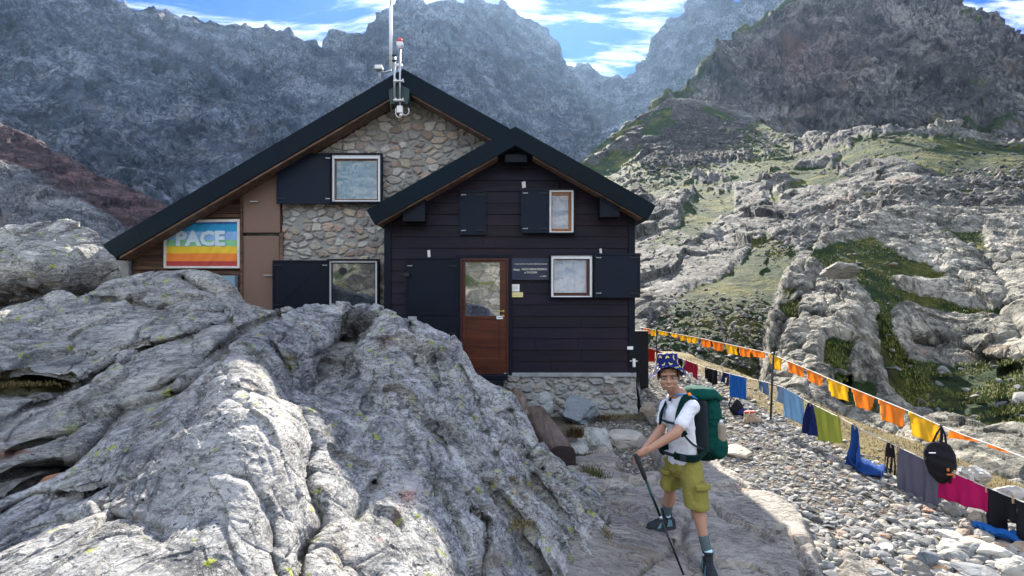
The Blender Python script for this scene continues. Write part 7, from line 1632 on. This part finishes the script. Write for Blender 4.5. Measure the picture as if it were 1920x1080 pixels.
# side pocket with a bottle, mesh front
union([('e', B(.135, .15, -.15), (.050, .075, .10), Bm())], .005, 'side_pocket', M['pack'], pack, iP, 5, fold=bf)
union([('c', B(.152, .15, -.08), B(.150, .145, .015), .036, .034)], .004, 'bottle', plain('clear_bottle', (.30, .26, .20), .15), pack, iP, 2); union([('c', B(.150, .145, .020), B(.150, .145, .045), .018, .018)], .003, 'bottle_cap', M['white'], pack, iP, 1)
def strap(pts, w, t, mat, name, nrm=None):
    """flat webbing through points"""
    pts = [Vector(p) for p in pts]; C2 = []
    for i in range(len(pts)-1):
        p0 = pts[max(0, i-1)]; p1 = pts[i]; p2 = pts[i+1]; p3 = pts[min(len(pts)-1, i+2)]
        for j in range(6):
            s = j/6; C2.append(.5*((2*p1)+(p2-p0)*s+(2*p0-5*p1+4*p2-p3)*s*s+(3*p1-p0-3*p2+p3)*s**3))
    C2.append(pts[-1]); V = []; m = len(C2)
    for i, c in enumerate(C2):
        tg = (C2[min(i+1, m-1)]-C2[max(i-1, 0)]).normalized(); out = (c-neck0.lerp(pel, .45)); out.z *= .3
        if nrm: out = Vector(nrm)
        out = (out-tg*out.dot(tg)).normalized(); sd = tg.cross(out).normalized()
        V += [c+sd*w/2-out*t/2, c+sd*w/2+out*t/2, c-sd*w/2+out*t/2, c-sd*w/2-out*t/2]
    fs = [(i*4+k, i*4+(k+1) % 4, (i+1)*4+(k+1) % 4, (i+1)*4+k) for i in range(m-1) for k in range(4)]+[(3, 2, 1, 0), ((m-1)*4, (m-1)*4+1, (m-1)*4+2, (m-1)*4+3)]
    mq = MB(); mq.add(V, fs, False); return app(mq.build(name, mat, None, t*.3), pack, iP)
tors = lambda u, f, z: neck0.lerp(pel, .5)+lft*u+fwd*f+up*z
for s, sh_ in ((1, shL), (-1, shR)):
    strap([B(s*.06, .0, .17), sh_+Vector((0, 0, .050))-lft*s*.035+bk*.03, sh_+Vector((0, 0, .052))-lft*s*.040+fwd*.035, tors(s*.085, .112, .125), tors(s*.100, .118, .045), tors(s*.125, .095, -.02)], .052, .016, M['packdark'], 'shoulder_strap')
    strap([tors(s*.125, .095, -.02), tors(s*.150, .03, -.09), B(s*.12, .01, -.16)], .016, .005, M['packblack'], 'webbing')
    strap([B(s*.12, .02, -.17), tors(s*.168, .0, -.185), tors(s*.140, .085, -.185), tors(s*.055, .135, -.178)], .060, .018, M['packdark'], 'hip_fin')
strap([tors(.055, .135, -.178), tors(0, .142, -.176), tors(-.055, .135, -.178)], .028, .008, M['packblack'], 'hip_belt', )
strap([tors(.098, .120, .06), tors(0, .140, .062), tors(-.098, .120, .06)], .018, .006, M['packblack'], 'chest_strap')
a = tors(0, .146, .062); app(MB().ball(a, (.016, .012, .010)).build('buckle', M['packblack']), pack, iP)
a = tors(.115, .108, -.178); app(MB().box(a.x-.022, a.x+.022, a.y-.022, a.y+.01, a.z-.02, a.z+.02).build('buckle', M['packblack'], None, .004), pack, iP)
# blue drinking tube over the left shoulder, orange tag
app(MB().tube([B(.05, .03, .20), shL+Vector((0, 0, .075))-lft*.03+bk*.02, shL+Vector((0, 0, .085))-lft*.055+fwd*.03, neck0+fwd*.08+Vector((0, 0, .015))+lft*.02], .0065, 8).build('drinking_tube', plain('sky_blue_tube', (.06, .32, .72), .35)), pack, iP)
app(MB().ball(shL+Vector((0, 0, .085))-lft*.03+bk*.005, (.014, .012, .012)).build('orange_clip', CM['orange']), pack, iP)
a = neck0+fwd*.085+Vector((0, 0, -.002)); app(MB().tube([a, a+fwd*.01+Vector((0, 0, -.028))], .011, 8).build('bite_valve', M['packblack']), pack, iP); app(MB().ball(a+Vector((0, 0, .006)), (.013, .011, .010)).build('orange_clip', CM['orange']), pack, iP)
for w_ in (.05, -.07):
    strap([B(-.10, .24, w_+.02), B(0, .285 if w_ < 0 else .262, w_), B(.10, .255, w_-.01), B(.165, .17, w_-.02)], .014, .004, M['packdark'], 'webbing', tuple(bk))
